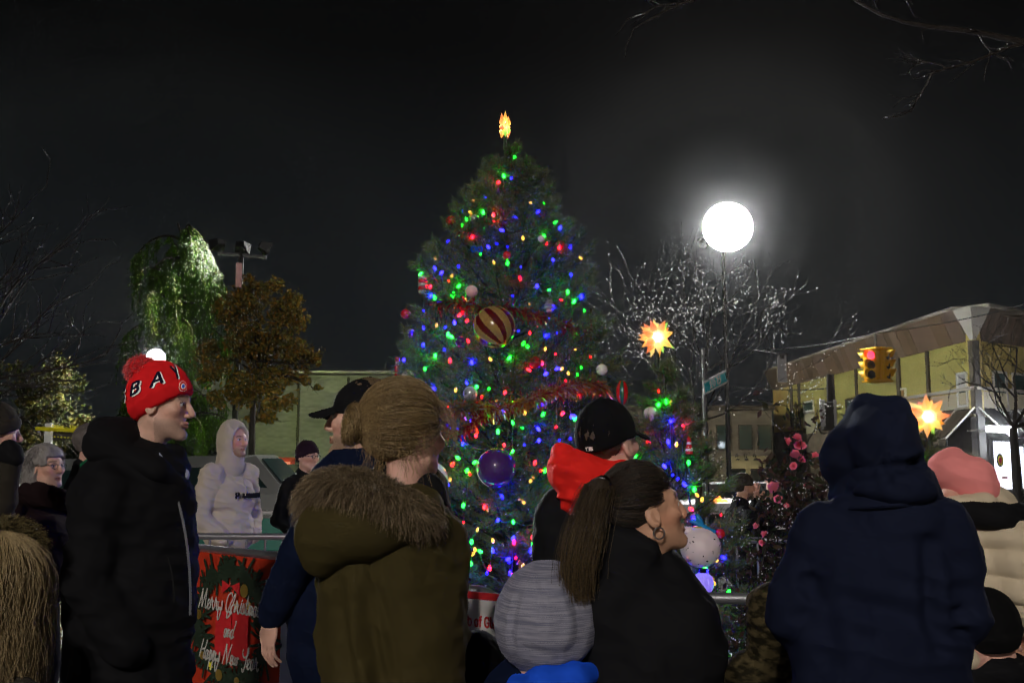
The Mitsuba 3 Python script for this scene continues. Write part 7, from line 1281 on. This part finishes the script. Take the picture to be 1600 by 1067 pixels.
# ------------------------------------------------------------------ vehicles
def car(label, c, yaw, body, kind='wagon', L=4.6, Wd=1.8, h=1.5, trim=None, lit=None, floor=0.0, roof=None, tall=1.0):
    t = thing('parked_car', label, 'car'); Rm = facing(yaw); M = np.eye(4); M[:3, :3] = Rm @ np.diag([1, 1, tall]); M[:3, 3] = A(c[0], c[1], floor)
    if kind == 'suv': cabin = [(-2.12, .98), (-1.95, h - .05), (.62, h), (1.08, .98)]
    elif kind == 'pickup': cabin = [(-.15, .98), (.05, h - .02), (1.0, h), (1.55, .98)]
    elif kind == 'wagon': cabin = [(-2.15, .98), (-1.95, h - .06), (.3, h), (1.15, .98)]
    else: cabin = [(-1.75, .95), (-1.05, h - .02), (.25, h), (1.1, .95)]
    low = [(-L / 2, .42), (-L / 2 + .03, .86), (-L / 2 + .2, .98), (1.15, .98), (L / 2 - .35, .86), (L / 2 - .03, .7), (L / 2, .42), (L / 2 - .1, .28), (-L / 2 + .1, .28)]
    def side(poly, w0, w1=None, zref=None):
        g = sg.Polygon(poly).buffer(.06).buffer(-.03); m = extrude(g, w0); m.apply_translation([0, 0, -w0 / 2]); v = m.vertices; v = np.c_[v[:, 2], v[:, 0], v[:, 1]]
        if zref: k = 1 - .22 * np.clip((v[:, 2] - .98) / (h - .98), 0, 1); v[:, 0] *= k
        return placed(trimesh.Trimesh(v, m.faces, process=False), M)
    bdy = side(low, Wd)
    for y in (-L * .31, L * .31): pass
    part(t, 'body', bdy, body, smooth=25); cb = part(t, 'cabin', side(cabin, Wd - .12, zref=True), roof or body, smooth=25)
    ins = sg.Polygon(cabin).buffer(-.10); b0 = list(sg.Polygon([(x, z) for x, z in ins.exterior.coords]).bounds)
    for q in (-1, 1):
        for xa, xb in (((b0[0], (b0[0] + b0[2]) / 2 - .03), ((b0[0] + b0[2]) / 2 + .03, b0[2])) if kind != 'pickup' else ((b0[0], b0[2]),)):
            g = ins.intersection(sg.box(xa, b0[1], xb, b0[3])); m = extrude(g, .02); v = m.vertices; k = 1 - .22 * np.clip((v[:, 1] - .98) / (h - .98), 0, 1); part(cb, 'side_window', placed(trimesh.Trimesh(np.c_[q * ((Wd - .12) / 2 * k + v[:, 2] - .008), v[:, 0], v[:, 1]], m.faces, process=False), M), 'mat_dark_glass')
        part(t, 'side_trim', placed(box((q * (Wd / 2 + .004), 0, .80), (.03, L * .9, .05), bevel=.01), M), trim or 'mat_black_plastic')
        for y in (-L * .30, L * .31):
            wk = part(t, 'wheel', placed(placed(trimesh.creation.cylinder(radius=.33, height=.22, sections=28), trimesh.transformations.rotation_matrix(math.pi / 2, [0, 1, 0])), M @ basis(A(q * (Wd / 2 - .10), y, .33), A(1, 0, 0), A(0, 1, 0), A(0, 0, 1))), 'mat_rubber', smooth=40)
            part(wk, 'hub', placed(placed(trimesh.creation.cylinder(radius=.19, height=.24, sections=20), trimesh.transformations.rotation_matrix(math.pi / 2, [0, 1, 0])), M @ basis(A(q * (Wd / 2 - .10), y, .33), A(1, 0, 0), A(0, 1, 0), A(0, 0, 1))), 'mat_grey_metal')
        part(t, 'headlight', placed(box((q * (Wd / 2 - .28), L / 2 - .06, .70), (.36, .12, .15), bevel=.03), M), 'mat_silver_gloss')
        tl = placed(box((q * (Wd / 2 - .16), -L / 2 + .02, .80), (.22, .10, .20), bevel=.03), M)
        if lit: part(t, 'tail_light', tl, 'mat_emitting', label='lit orange tail light', emit=lit, weight=.3)
        else: part(t, 'tail_light', tl, 'mat_red_gloss')
    for (x0, z0), (x1, z1), nm in ((cabin[2], cabin[3], 'windscreen'), (cabin[1], cabin[0], 'rear_window')):
        a_, b_ = A(0, x0, z0) * .88 + A(0, x1, z1) * .12, A(0, x0, z0) * .12 + A(0, x1, z1) * .88; w0, w1 = (Wd - .12) * .36, (Wd - .12) * .43; nrm = np.cross(A(1, 0, 0), b_ - a_); nrm /= np.linalg.norm(nrm); nrm = nrm if nrm[2] > 0 else -nrm
        part(cb, nm, placed(trimesh.convex.convex_hull(np.array([p + A(s * w, 0, 0) + nrm * o for p, w in ((a_, w0), (b_, w1)) for s in (-1, 1) for o in (.045, .06)])), M), 'mat_dark_glass')
    part(t, 'bumper', placed(box((0, L / 2, .48), (Wd - .1, .14, .18), bevel=.05), M), trim or 'mat_black_plastic'); part(t, 'bumper', placed(box((0, -L / 2, .48), (Wd - .1, .14, .18), bevel=.05), M), trim or 'mat_black_plastic')
    return t
cs = car('silver and teal car parked behind the man in the grey sweatshirt', (-4.02, 13.3), 2, 'mat_car_silver', 'suv', trim='mat_silver_gloss', h=1.42, tall=1.13)
q = W(418, 800, 10.0)
Mc = np.eye(4); Mc[:3, :3] = facing(2) @ np.diag([1, 1, 1.13]); Mc[:3, 3] = A(-4.02, 13.3, 0); part(cs, 'lower_panel', placed(cat([box((s * .925, 0, .56), (.03, 3.9, .36), bevel=.01) for s in (-1, 1)]), Mc), 'mat_car_teal', label='teal lower side panel', kind='stuff')
q = W(470, 745, 17.5); car('dark car parked behind the man with the purple hat', (q[0] + .3, 17.9), 2, 'mat_car_dark', 'sedan', h=1.46)
q = W(60, 720, 13.5); car('dark car with a bright roof edge behind the grey-haired woman', (q[0] - .2, 12.6), 0, 'mat_car_dark', 'wagon', trim='mat_silver_gloss', h=1.56)
q = W(1150, 775, 13.4); cw = car('white car with a glowing orange roof light beyond the right barrier', (q[0], 13.6), 12, 'mat_car_white', 'sedan', h=1.40, floor=-.42); b = W(1116, 783, 13.3)
part(cw, 'roof_light', cat([box((b[0] + .04, b[1], b[2] - .01), (.30, .16, .07), rz=-.2, bevel=.03), ball((b[0] + .05, b[1], b[2] + .03), .05, 2)]), 'mat_emitting', label='glowing orange roof light', emit=(7.5, 1.7, .12), weight=.5)
q = W(1145, 760, 17.0); car('dark car with a pale roof behind the white car', (q[0] + .4, 17.4), 8, 'mat_car_dark', 'sedan', h=1.56, floor=-.42, roof='mat_car_silver')
# ------------------------------------------------------------------ misty night air, scattering tuned for the glow round lamps
if HAZE:
    scene['mist'] = {'type': 'homogeneous', 'albedo': 0.2, 'sigma_t': HAZE, 'phase': {'type': 'hg', 'g': HAZE_G}}
    scene['haze'] = {'type': 'cube', 'to_world': T().translate([0, 70, 10]).scale([240, 180, 12.5]), 'bsdf': {'type': 'null'}, 'interior': {'type': 'ref', 'id': 'mist'}}
    labels['haze'] = {'label': 'thin drizzly night mist filling the whole square', 'category': 'mist', 'kind': 'stuff'}
    scene['camera']['medium'] = {'type': 'ref', 'id': 'mist'}
